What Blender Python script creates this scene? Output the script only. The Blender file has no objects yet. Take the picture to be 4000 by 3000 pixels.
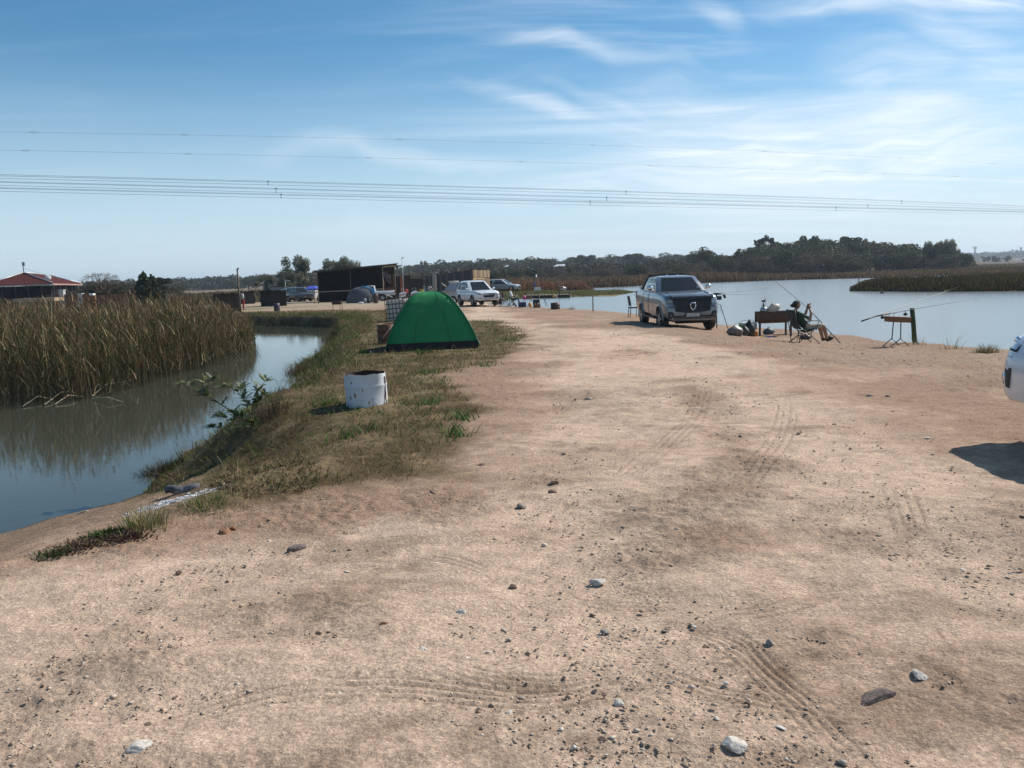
import bpy, bmesh, math, random
import numpy as np
from mathutils import Vector, Matrix, Euler
R = math.radians
random.seed(7); rng = np.random.default_rng(11)
SC = bpy.context.scene
COL = SC.collection

# ------------------------------------------------------------ camera
F = 3250.0
PITCH = math.atan((1500 - 1076) / F); ROLL = R(2.0)
CAM = np.array([0.0, 0.0, 1.75])
_f = np.array([0, math.cos(PITCH), -math.sin(PITCH)])
_r0 = np.array([1.0, 0, 0]); _u0 = np.cross(_r0, _f)
RI = math.cos(ROLL) * _r0 - math.sin(ROLL) * _u0
UI = math.sin(ROLL) * _r0 + math.cos(ROLL) * _u0
cam_d = bpy.data.cameras.new('camera'); cam = bpy.data.objects.new('camera', cam_d); COL.objects.link(cam)
cam_d.sensor_width = 36; cam_d.lens = 36 * F / 4000; cam_d.clip_start = 0.05; cam_d.clip_end = 9000
M = Matrix.Identity(4)
for i in range(3):
    M[i][0] = RI[i]; M[i][1] = UI[i]; M[i][2] = -_f[i]; M[i][3] = CAM[i]
cam.matrix_world = M
SC.camera = cam

# ------------------------------------------------------------ sky, sun, exposure
SUN_AZ, SUN_EL = 57.0, 41.0          # azimuth to the right of +Y
def rayd(px, py):
    d = _f * F + RI * (px - 2000) + UI * (1500 - py)
    return d / np.linalg.norm(d)
def ae(px, py):
    d = rayd(px, py); return d[0] / d[1], d[2] / d[1]
world = bpy.data.worlds.new('World'); SC.world = world; world.use_nodes = True
wt = world.node_tree; wt.nodes.clear()
def wn(t, **k):
    n = wt.nodes.new(t)
    for a, b in k.items(): setattr(n, a, b)
    return n
sky = wn('ShaderNodeTexSky', sky_type='NISHITA', sun_disc=False)
sky.sun_elevation = R(SUN_EL); sky.sun_rotation = R(SUN_AZ)
sky.air_density = 1.0; sky.dust_density = 0.9; sky.ozone_density = 2.2; sky.altitude = 1500
bg = wn('ShaderNodeBackground'); bg.inputs[1].default_value = 0.115
wo = wn('ShaderNodeOutputWorld')
tc = wn('ShaderNodeTexCoord'); sep = wn('ShaderNodeSeparateXYZ')
wt.links.new(tc.outputs['Generated'], sep.inputs[0])
def wm(op, a, b=None, c=None, clamp=False):
    n = wn('ShaderNodeMath', operation=op); n.use_clamp = clamp
    for i, v in enumerate((a, b, c)):
        if v is None: continue
        if isinstance(v, (int, float)): n.inputs[i].default_value = v
        else: wt.links.new(v, n.inputs[i])
    return n.outputs[0]
X, Y, Z = sep.outputs
yc = wm('MAXIMUM', Y, 0.05)
A_ = wm('DIVIDE', X, yc); E_ = wm('DIVIDE', Z, yc)
comb = wn('ShaderNodeCombineXYZ'); wt.links.new(A_, comb.inputs[0]); wt.links.new(E_, comb.inputs[1])
# gentle warp so that the wisps curl
nz0 = wn('ShaderNodeTexNoise'); nz0.inputs['Scale'].default_value = 3.0; nz0.inputs['Detail'].default_value = 3
wt.links.new(comb.outputs[0], nz0.inputs['Vector'])
vsub = wn('ShaderNodeVectorMath', operation='MULTIPLY_ADD')
wt.links.new(nz0.outputs['Color'], vsub.inputs[0]); vsub.inputs[1].default_value = (0.16, 0.16, 0); vsub.inputs[2].default_value = (-.08, -.08, 0)
warp = wn('ShaderNodeVectorMath', operation='ADD'); wt.links.new(comb.outputs[0], warp.inputs[0]); wt.links.new(vsub.outputs[0], warp.inputs[1])
def stroke(p0, p1, w, dens):
    a0, e0 = ae(*p0); a1, e1 = ae(*p1)
    cx, cy = (a0 + a1) / 2, (e0 + e1) / 2
    L = math.hypot(a1 - a0, e1 - e0) / 2
    mp = wn('ShaderNodeMapping', vector_type='TEXTURE')
    mp.inputs['Location'].default_value = (cx, cy, 0)
    mp.inputs['Rotation'].default_value = (0, 0, math.atan2(e1 - e0, a1 - a0))
    mp.inputs['Scale'].default_value = (L * 1.15, w / F, 1)
    wt.links.new(warp.outputs[0], mp.inputs[0])
    ln = wn('ShaderNodeVectorMath', operation='LENGTH'); wt.links.new(mp.outputs[0], ln.inputs[0])
    mr = wn('ShaderNodeMapRange', interpolation_type='SMOOTHSTEP')
    wt.links.new(ln.outputs['Value'], mr.inputs[0])
    mr.inputs[1].default_value = 0.0; mr.inputs[2].default_value = 1.0; mr.inputs[3].default_value = dens; mr.inputs[4].default_value = 0
    return mr.outputs[0]
strokes = [((1800,110),(2800,270),45,.55),((1700,280),(2450,480),55,.5),((2080,300),(2700,420),40,.35),((900,560),(2350,650),60,.34),((2100,580),(3900,690),330,.95),
           ((3000,500),(4100,640),240,.85),((2900,50),(4200,0),80,.85),((3300,20),(3950,230),110,.6),((3500,120),(4100,60),70,.5),((3200,230),(3900,420),170,.45),((1100,880),(1900,860),70,.25),
           ((2300,300),(3300,470),120,.4),((2650,30),(3000,140),60,.3),((1500,700),(3600,790),110,.4),((3300,300),(3520,370),70,.6),
           ((3500,400),(4200,250),130,.5)]
dens = None
for s in strokes:
    o = stroke(*s); dens = o if dens is None else wm('MAXIMUM', dens, o)
# fibrous streaks on the cloud plane overhead
zc = wm('ADD', wm('MAXIMUM', Z, 0.0), 0.10)
pv = wn('ShaderNodeCombineXYZ'); wt.links.new(wm('DIVIDE', X, zc), pv.inputs[0]); wt.links.new(wm('DIVIDE', Y, zc), pv.inputs[1])
mp2 = wn('ShaderNodeMapping'); mp2.inputs['Rotation'].default_value = (0, 0, R(24)); mp2.inputs['Scale'].default_value = (0.45, 1.7, 1)
wt.links.new(pv.outputs[0], mp2.inputs[0])
nz = wn('ShaderNodeTexNoise'); nz.inputs['Scale'].default_value = 1.1; nz.inputs['Detail'].default_value = 9; nz.inputs['Roughness'].default_value = .62; nz.inputs['Distortion'].default_value = .5
wt.links.new(mp2.outputs[0], nz.inputs['Vector'])
mp3 = wn('ShaderNodeMapping'); mp3.inputs['Rotation'].default_value = (0, 0, R(-10)); mp3.inputs['Scale'].default_value = (2.3, 21.0, 1)
wt.links.new(warp.outputs[0], mp3.inputs[0])
nz2 = wn('ShaderNodeTexNoise'); nz2.inputs['Scale'].default_value = 2.2; nz2.inputs['Detail'].default_value = 11; nz2.inputs['Roughness'].default_value = .6; nz2.inputs['Distortion'].default_value = .8
wt.links.new(mp3.outputs[0], nz2.inputs['Vector'])
def mrange(v, a, b, c=0., d=1.):
    mr = wn('ShaderNodeMapRange', interpolation_type='SMOOTHSTEP'); wt.links.new(v, mr.inputs[0])
    for i, q in enumerate((a, b, c, d)): mr.inputs[i + 1].default_value = q
    return mr.outputs[0]
fib = mrange(nz2.outputs['Fac'], .38, .66)
gen = mrange(nz.outputs['Fac'], .42, .74, 0, .55)
side = mrange(A_, -.25, .3)
strk = wm('MULTIPLY', dens, wm('MULTIPLY_ADD', fib, .55, .45))
tot = wm('ADD', strk, wm('MULTIPLY', gen, wm('MULTIPLY_ADD', side, .9, .12)), clamp=True)
tot = wm('MULTIPLY', tot, mrange(Z, 0.0, .09, .35, 1.0))
mixc = wn('ShaderNodeMix', data_type='RGBA'); 
wt.links.new(tot, mixc.inputs['Factor'])
hzn = wn('ShaderNodeMix', data_type='RGBA')
hs = wn('ShaderNodeHueSaturation'); hs.inputs['Saturation'].default_value = 1.27; hs.inputs['Value'].default_value = .86; hs.inputs['Hue'].default_value = .487
wt.links.new(sky.outputs[0], hs.inputs['Color'])
wt.links.new(hs.outputs[0], hzn.inputs['A']); hzn.inputs['B'].default_value = (4.7, 5.95, 6.8, 1); wt.links.new(mrange(Z, -.02, .27, .90, .0), hzn.inputs['Factor']); wt.links.new(hzn.outputs['Result'], mixc.inputs['A']); mixc.inputs['B'].default_value = (7.1, 7.7, 8.3, 1)
wt.links.new(mixc.outputs['Result'], bg.inputs[0]); wt.links.new(bg.outputs[0], wo.inputs[0])

sd_ = bpy.data.lights.new('sun', 'SUN'); sun = bpy.data.objects.new('sun', sd_); COL.objects.link(sun)
sd_.energy = 4.6; sd_.angle = R(0.5); sd_.color = (1.0, 0.95, 0.87)
sv = Vector((math.sin(R(SUN_AZ)) * math.cos(R(SUN_EL)), math.cos(R(SUN_AZ)) * math.cos(R(SUN_EL)), math.sin(R(SUN_EL))))
sun.rotation_euler = sv.to_track_quat('Z', 'Y').to_euler(); sun.location = (30, 20, 40)
SC.view_settings.view_transform = 'Standard'; SC.view_settings.look = 'None'; SC.view_settings.gamma = 1; SC.view_settings.use_curve_mapping = False
SC.view_settings.exposure = 0.24
SC.cycles.max_bounces = 6; SC.cycles.transparent_max_bounces = 6; SC.cycles.volume_bounces = 0

# ------------------------------------------------------------ helpers
def hash2(ix, iy, s):
    h = (ix.astype(np.int64) * 374761393 + iy.astype(np.int64) * 668265263 + s * 982451653) & 0xffffffff
    h = ((h ^ (h >> 13)) * 1274126177) & 0xffffffff
    return ((h ^ (h >> 16)) & 0xffff) / 65535.0
def vnoise(x, y, s=0):
    x0 = np.floor(x); y0 = np.floor(y); fx = x - x0; fy = y - y0
    fx = fx * fx * (3 - 2 * fx); fy = fy * fy * (3 - 2 * fy)
    a = hash2(x0, y0, s); b = hash2(x0 + 1, y0, s); c = hash2(x0, y0 + 1, s); d = hash2(x0 + 1, y0 + 1, s)
    return (a * (1 - fx) + b * fx) * (1 - fy) + (c * (1 - fx) + d * fx) * fy
def fbm(x, y, sc, o=4, s=0, g=.5):
    t = 0; a = 1; n = 0
    for i in range(o):
        th = .6 + 1.13 * i + .37 * s; c_, s_ = math.cos(th), math.sin(th); q = sc * 2.03**i
        t = t + a * vnoise((x * c_ - y * s_) * q + 17.3 * i, (x * s_ + y * c_) * q - 9.1 * i, s + i); n += a; a *= g
    return t / n
def S(a, b, v):
    t = np.clip((v - a) / (b - a), 0, 1); return t * t * (3 - 2 * t)
def sdpoly(x, y, poly):
    d = np.full(x.shape, 1e18); ins = np.zeros(x.shape, bool); n = len(poly)
    for i in range(n):
        ax, ay = poly[i]; bx, by = poly[(i + 1) % n]
        ex, ey = bx - ax, by - ay; wx, wy = x - ax, y - ay
        t = np.clip((wx * ex + wy * ey) / (ex * ex + ey * ey + 1e-12), 0, 1)
        d = np.minimum(d, (wx - ex * t)**2 + (wy - ey * t)**2)
        c = ((ay > y) != (by > y)) & (x < (bx - ax) * (y - ay) / (by - ay + 1e-12) + ax)
        ins ^= c
    d = np.sqrt(d); return np.where(ins, -d, d)
def zp(px, py, z):
    d = rayd(px, py); t = (z - CAM[2]) / d[2]; return (d[0] * t, d[1] * t)
def AT(px, py, dist):
    d = rayd(px, py); t = dist / d[1]; p = CAM + d * t; return Vector(p)
ZW = -1.0
LAKE = [zp(1935, 1192, -.5), zp(2080, 1205, -.5), zp(2300, 1214, -.5), zp(2500, 1219, -.5), zp(2841, 1254, -.6), zp(3122, 1277, -.6),
        zp(3280, 1294, -.6), zp(3435, 1314, -.62), zp(3600, 1345, -.62), zp(3760, 1357, -.62), zp(3924, 1384, -.62), (12.6, 15.5), (30, 8), (90, 0), (160, 40), (150, 150),
        (110, 156), zp(3450, 1084, ZW), zp(3100, 1092, ZW), zp(2700, 1105, ZW), (22, 154), (13.5, 152), (6, 150), (6, 133), (12, 130), (17, 124), (17.5, 112), (14, 100.5), zp(2400, 1158, ZW), zp(2300, 1159, ZW),
        zp(2050, 1165, ZW), zp(1965, 1175, ZW), (-2.5, 80)]
POND = [zp(-400, 2230, ZW), zp(-60, 2098, ZW), zp(60, 2070, ZW), zp(180, 2030, ZW), zp(307, 1998, ZW), zp(461, 1962, ZW), zp(560, 1925, ZW), zp(624, 1840, ZW), zp(740, 1755, ZW), zp(860, 1712, ZW),
        zp(976, 1680, ZW), zp(1049, 1605, ZW), zp(1130, 1530, ZW), zp(1157, 1480, ZW), zp(1160, 1428, ZW), zp(1245, 1383, ZW), (-9.0, 42), (-10.5, 50),
        zp(1150, 1274, ZW), zp(1000, 1273, ZW), zp(920, 1268, ZW), (-24, 60), (-50, 62), (-75, 45), (-75, 8), (-22, 5)]
ISLAND = [zp(3318, 1137, ZW), zp(3600, 1140, ZW), zp(3800, 1139, ZW), zp(4100, 1136, ZW), (70, 78), (96, 120), (60, 112), (45, 100), (36, 90), zp(3330, 1124, ZW)]
def g0(x, y):
    g = -.35 * S(12, 50, y) - .45 * S(4, 10, x) * S(10, 25, y) - .5 * S(75, 140, y)
    g = g + 3.0 * S(430, 650, y) * (1 - S(200, 420, x)) + 5 * S(1300, 2400, np.hypot(x, y)) + 1.5 * S(230, 330, y) * np.exp(-((x - 110) / 60)**2)
    return g
def Hbase(x, y):
    x = np.asarray(x, float); y = np.asarray(y, float)
    g = g0(x, y)
    sl = sdpoly(x, y, LAKE); sp = sdpoly(x, y, POND); si = sdpoly(x, y, ISLAND)
    wob = (fbm(x, y, .9, 3, 5) - .5) * .7
    bwL = .9 + S(60, 120, y) * 5; bwP = 1.9 + wob * .8 - 1.25 * S(33, 42, y)
    h1 = ZW + (g - ZW) * S(0, 1, (sl + wob * .25) / bwL); h1 = np.where(sl < 0, ZW - .03 - .6 * S(0, 2.5, -sl), h1)
    nb = 1 - S(9.3, 12.3, y); bwP = bwP + 2.0 * nb; q_ = (sp + wob * .2 * (1 - .5 * nb)) / bwP; h2 = ZW + (g - ZW) * ((1 - nb) * S(0, 1, q_)**.8 + nb * (.85 * np.clip(q_, 0, 1) + .15 * S(0, 1, q_))); h2 = np.where(sp < 0, ZW - .03 - .6 * S(0, 2.5, -sp), h2)
    h = np.minimum(h1, h2)
    h = np.where(si < 0, ZW - .03 + .35 * S(0, 3, -si), h)
    return h, sl, sp, si
def HZ(x, y):
    return float(Hbase(np.array([x]), np.array([y]))[0][0])
def GP(px, py):
    d = rayd(px, py); ts = np.geomspace(2, 900, 1500); X_ = CAM[0] + d[0] * ts; Y_ = CAM[1] + d[1] * ts; Z_ = CAM[2] + d[2] * ts
    h = np.maximum(Hbase(X_, Y_)[0], ZW); k = np.where(Z_ <= h)[0]
    i = k[0] if len(k) else len(ts) - 1
    return Vector((X_[i], Y_[i], h[i]))

_g = lambda px, py: tuple(GP(px, py))[:2]
GRASSP = [_g(590, 1935), _g(700, 1900), _g(900, 1950), _g(1130, 1935), _g(1330, 1905), _g(1640, 1850), _g(1780, 1700), _g(1880, 1600), _g(1800, 1480),
          _g(1960, 1400), _g(2060, 1310), _g(1960, 1255), (-3.2, 40), (-6.5, 57), (-14, 62.5), (-30, 64), (-60, 64), (-40, 50), (-12, 40), (-8, 30), (-7, 20), (-6.3, 14), (-5.6, 12.4)]
def nodemat(name):
    m = bpy.data.materials.new(name); m.use_nodes = True; nt = m.node_tree
    return m, nt, nt.nodes['Principled BSDF']
MATS = {}
def mat(name, col, rough=.6, metal=0., var=.15, scale=8., bump=0., spec=.5, coat=0., dirt=None, dirtamt=.0, dscale=3., alpha=1., transl=0.):
    if name in MATS: return MATS[name]
    m, nt, b = nodemat(name)
    tcn = nt.nodes.new('ShaderNodeTexCoord')
    nz = nt.nodes.new('ShaderNodeTexNoise'); nz.inputs['Scale'].default_value = scale; nz.inputs['Detail'].default_value = 5
    nt.links.new(tcn.outputs['Object'], nz.inputs['Vector'])
    mr = nt.nodes.new('ShaderNodeMapRange'); nt.links.new(nz.outputs['Fac'], mr.inputs[0])
    mr.inputs[1].default_value = .25; mr.inputs[2].default_value = .75; mr.inputs[3].default_value = 1 - var; mr.inputs[4].default_value = 1 + var
    vm = nt.nodes.new('ShaderNodeVectorMath'); vm.operation = 'SCALE'; vm.inputs[0].default_value = col[:3]
    nt.links.new(mr.outputs[0], vm.inputs['Scale'])
    src = vm.outputs[0]
    if dirt is not None:
        n2 = nt.nodes.new('ShaderNodeTexNoise'); n2.inputs['Scale'].default_value = dscale; n2.inputs['Detail'].default_value = 7; n2.inputs['Roughness'].default_value = .65
        nt.links.new(tcn.outputs['Object'], n2.inputs['Vector'])
        m2 = nt.nodes.new('ShaderNodeMapRange'); m2.interpolation_type = 'SMOOTHSTEP'; nt.links.new(n2.outputs['Fac'], m2.inputs[0])
        m2.inputs[1].default_value = .62 - dirtamt * .3; m2.inputs[2].default_value = .72 - dirtamt * .2
        mx = nt.nodes.new('ShaderNodeMix'); mx.data_type = 'RGBA'; nt.links.new(m2.outputs[0], mx.inputs['Factor'])
        nt.links.new(src, mx.inputs['A']); mx.inputs['B'].default_value = (*dirt, 1); src = mx.outputs['Result']
    nt.links.new(src, b.inputs['Base Color'])
    b.inputs['Roughness'].default_value = rough; b.inputs['Metallic'].default_value = metal
    b.inputs['Specular IOR Level'].default_value = spec; b.inputs['Coat Weight'].default_value = coat; b.inputs['Coat Roughness'].default_value = .08
    if bump:
        bp = nt.nodes.new('ShaderNodeBump'); bp.inputs['Strength'].default_value = bump; bp.inputs['Distance'].default_value = .01
        nt.links.new(nz.outputs['Fac'], bp.inputs['Height']); nt.links.new(bp.outputs[0], b.inputs['Normal'])
    if alpha < 1: b.inputs['Alpha'].default_value = alpha
    if transl:
        out = nt.nodes['Material Output']; tr = nt.nodes.new('ShaderNodeBsdfTranslucent'); nt.links.new(src, tr.inputs[0])
        ms = nt.nodes.new('ShaderNodeMixShader'); ms.inputs[0].default_value = transl
        nt.links.new(b.outputs[0], ms.inputs[1]); nt.links.new(tr.outputs[0], ms.inputs[2]); nt.links.new(ms.outputs[0], out.inputs[0])
    MATS[name] = m; return m
def attrmat(name, rough=.9, transl=0., spec=.2, noise=0., nscale=200., bump=0.):
    m, nt, b = nodemat(name)
    at = nt.nodes.new('ShaderNodeAttribute'); at.attribute_name = 'Col'
    nt.links.new(at.outputs['Color'], b.inputs['Base Color'])
    b.inputs['Roughness'].default_value = rough; b.inputs['Specular IOR Level'].default_value = spec
    if transl:
        out = nt.nodes['Material Output']; tr = nt.nodes.new('ShaderNodeBsdfTranslucent'); nt.links.new(at.outputs['Color'], tr.inputs[0])
        ms = nt.nodes.new('ShaderNodeMixShader'); ms.inputs[0].default_value = transl
        nt.links.new(b.outputs[0], ms.inputs[1]); nt.links.new(tr.outputs[0], ms.inputs[2]); nt.links.new(ms.outputs[0], out.inputs[0])
    return m
def npmesh(name, V, Fq, cols=None, m=None, smooth=False, fsize=None):
    """V (n,3); Fq (k,3) or (k,4) int; cols (n,3) per vertex"""
    me = bpy.data.meshes.new(name); V = np.ascontiguousarray(V, np.float32); Fq = np.ascontiguousarray(Fq, np.int32)
    k = Fq.shape[1]
    me.vertices.add(len(V)); me.vertices.foreach_set('co', V.ravel())
    me.loops.add(Fq.size); me.loops.foreach_set('vertex_index', Fq.ravel())
    me.polygons.add(len(Fq)); me.polygons.foreach_set('loop_start', np.arange(0, Fq.size, k, dtype=np.int32))
    try: me.polygons.foreach_set('loop_total', np.full(len(Fq), k, np.int32))
    except Exception: pass
    if smooth: me.polygons.foreach_set('use_smooth', np.ones(len(Fq), bool))
    me.update(calc_edges=True)
    if cols is not None:
        a = me.color_attributes.new('Col', 'FLOAT_COLOR', 'POINT')
        a.data.foreach_set('color', np.concatenate([cols, np.ones((len(cols), 1))], 1).astype(np.float32).ravel())
    if m: me.materials.append(m)
    return me
def link(name, me, parent=None, loc=None):
    o = bpy.data.objects.new(name, me); COL.objects.link(o)
    if parent: o.parent = parent
    if loc is not None: o.location = loc
    return o
def thing(name, label, cat, loc=(0, 0, 0), rotz=0, group=None):
    o = bpy.data.objects.new(name, None); COL.objects.link(o); o.empty_display_size = .2
    o.location = loc; o.rotation_euler = (0, 0, rotz); o['label'] = label; o['category'] = cat
    if group: o['group'] = group
    return o
def tag(o, label, cat, group=None, kind=None):
    if label: o['label'] = label
    if cat: o['category'] = cat
    if group: o['group'] = group
    if kind: o['kind'] = kind
    return o
class MB:
    def __init__(s): s.v = []; s.f = []; s.mi = []; s.sm = []
    def add(s, V, Fs, mi=0, sm=False):
        b = len(s.v); s.v += [tuple(p) for p in V]
        for f in Fs: s.f.append([i + b for i in f]); s.mi.append(mi); s.sm.append(sm)
    def box(s, c, sz, rot=None, mi=0, taper=1.):
        x, y, z = sz[0] / 2, sz[1] / 2, sz[2] / 2
        V = [Vector((sx * x * (taper if sz_ > 0 else 1), sy * y * (taper if sz_ > 0 else 1), sz_ * z)) for sz_ in (-1, 1) for sy in (-1, 1) for sx in (-1, 1)]
        if rot is not None:
            m = Euler(rot).to_matrix() if not isinstance(rot, Matrix) else rot
            V = [m @ v for v in V]
        V = [v + Vector(c) for v in V]
        s.add(V, [(0, 2, 3, 1), (4, 5, 7, 6), (0, 1, 5, 4), (2, 6, 7, 3), (0, 4, 6, 2), (1, 3, 7, 5)], mi); return s
    def tube(s, pts, r, n=8, mi=0, cap=True, r1=None):
        pts = [Vector(p) for p in pts]; k = len(pts)
        rad = [r] * k if not isinstance(r, (list, tuple)) else list(r)
        if r1 is not None: rad = [r + (r1 - r) * i / (k - 1) for i in range(k)]
        V = []; up = Vector((0, 0, 1)); 
        for i, p in enumerate(pts):
            t = (pts[min(i + 1, k - 1)] - pts[max(i - 1, 0)]).normalized()
            a = t.cross(up) if abs(t.dot(up)) < .95 else t.cross(Vector((1, 0, 0)))
            a.normalize(); b = t.cross(a)
            for j in range(n):
                an = 2 * math.pi * j / n; V.append(p + (a * math.cos(an) + b * math.sin(an)) * rad[i])
        Fs = [(i * n + j, i * n + (j + 1) % n, (i + 1) * n + (j + 1) % n, (i + 1) * n + j) for i in range(k - 1) for j in range(n)]
        s.add(V, Fs, mi, True)
        if cap: s.add(V[:n], [tuple(range(n))[::-1]], mi); s.add(V[-n:], [tuple(range(n))], mi)
        return s
    def lathe(s, prof, n=24, c=(0, 0, 0), axis='Z', mi=0, sm=True, close=False):
        V = []
        for (r, h) in prof:
            for j in range(n):
                a = 2 * math.pi * j / n; x, y = r * math.cos(a), r * math.sin(a)
                p = (x, y, h) if axis == 'Z' else ((h, x, y) if axis == 'X' else (x, h, y))
                V.append((p[0] + c[0], p[1] + c[1], p[2] + c[2]))
        k = len(prof)
        Fs = [(i * n + j, i * n + (j + 1) % n, (i + 1) * n + (j + 1) % n, (i + 1) * n + j) for i in range(k - 1) for j in range(n)]
        s.add(V, Fs, mi, sm); return s
    def poly(s, pts, mi=0): s.add(pts, [tuple(range(len(pts)))], mi); return s
    def prism(s, pts, d, mi=0):
        """pts: planar polygon, extruded by vector d"""
        n = len(pts); d = Vector(d); P = [Vector(p) for p in pts]
        s.add(P + [p + d for p in P], [tuple(range(n))[::-1], tuple(range(n, 2 * n))] + [(i, (i + 1) % n, n + (i + 1) % n, n + i) for i in range(n)], mi); return s
    def ball(s, c, r, n=10, mi=0, sz=(1, 1, 1), jit=0):
        V = []; m = max(4, n // 2 + 1)
        for i in range(m + 1):
            th = math.pi * i / m
            for j in range(n):
                ph = 2 * math.pi * j / n; q = 1 + random.uniform(-jit, jit)
                V.append((c[0] + r * sz[0] * q * math.sin(th) * math.cos(ph), c[1] + r * sz[1] * q * math.sin(th) * math.sin(ph), c[2] + r * sz[2] * q * math.cos(th)))
        s.add(V, [(i * n + j, (i + 1) * n + j, (i + 1) * n + (j + 1) % n, i * n + (j + 1) % n) for i in range(m) for j in range(n)], mi, True); return s
    def mesh(s, name, mats):
        me = bpy.data.meshes.new(name); me.from_pydata([tuple(v) for v in s.v], [], s.f)
        for m in (mats if isinstance(mats, (list, tuple)) else [mats]): me.materials.append(m)
        me.polygons.foreach_set('material_index', s.mi); me.polygons.foreach_set('use_smooth', s.sm)
        bm = bmesh.new(); bm.from_mesh(me); bmesh.ops.remove_doubles(bm, verts=bm.verts, dist=1e-5); bmesh.ops.recalc_face_normals(bm, faces=bm.faces); bm.to_mesh(me); bm.free()
        me.update(); return me
    def build(s, name, mats, parent=None, loc=None, label=None):
        o = link(name, s.mesh(name, mats), parent, loc)
        if label: o['label'] = label
        return o
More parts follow.
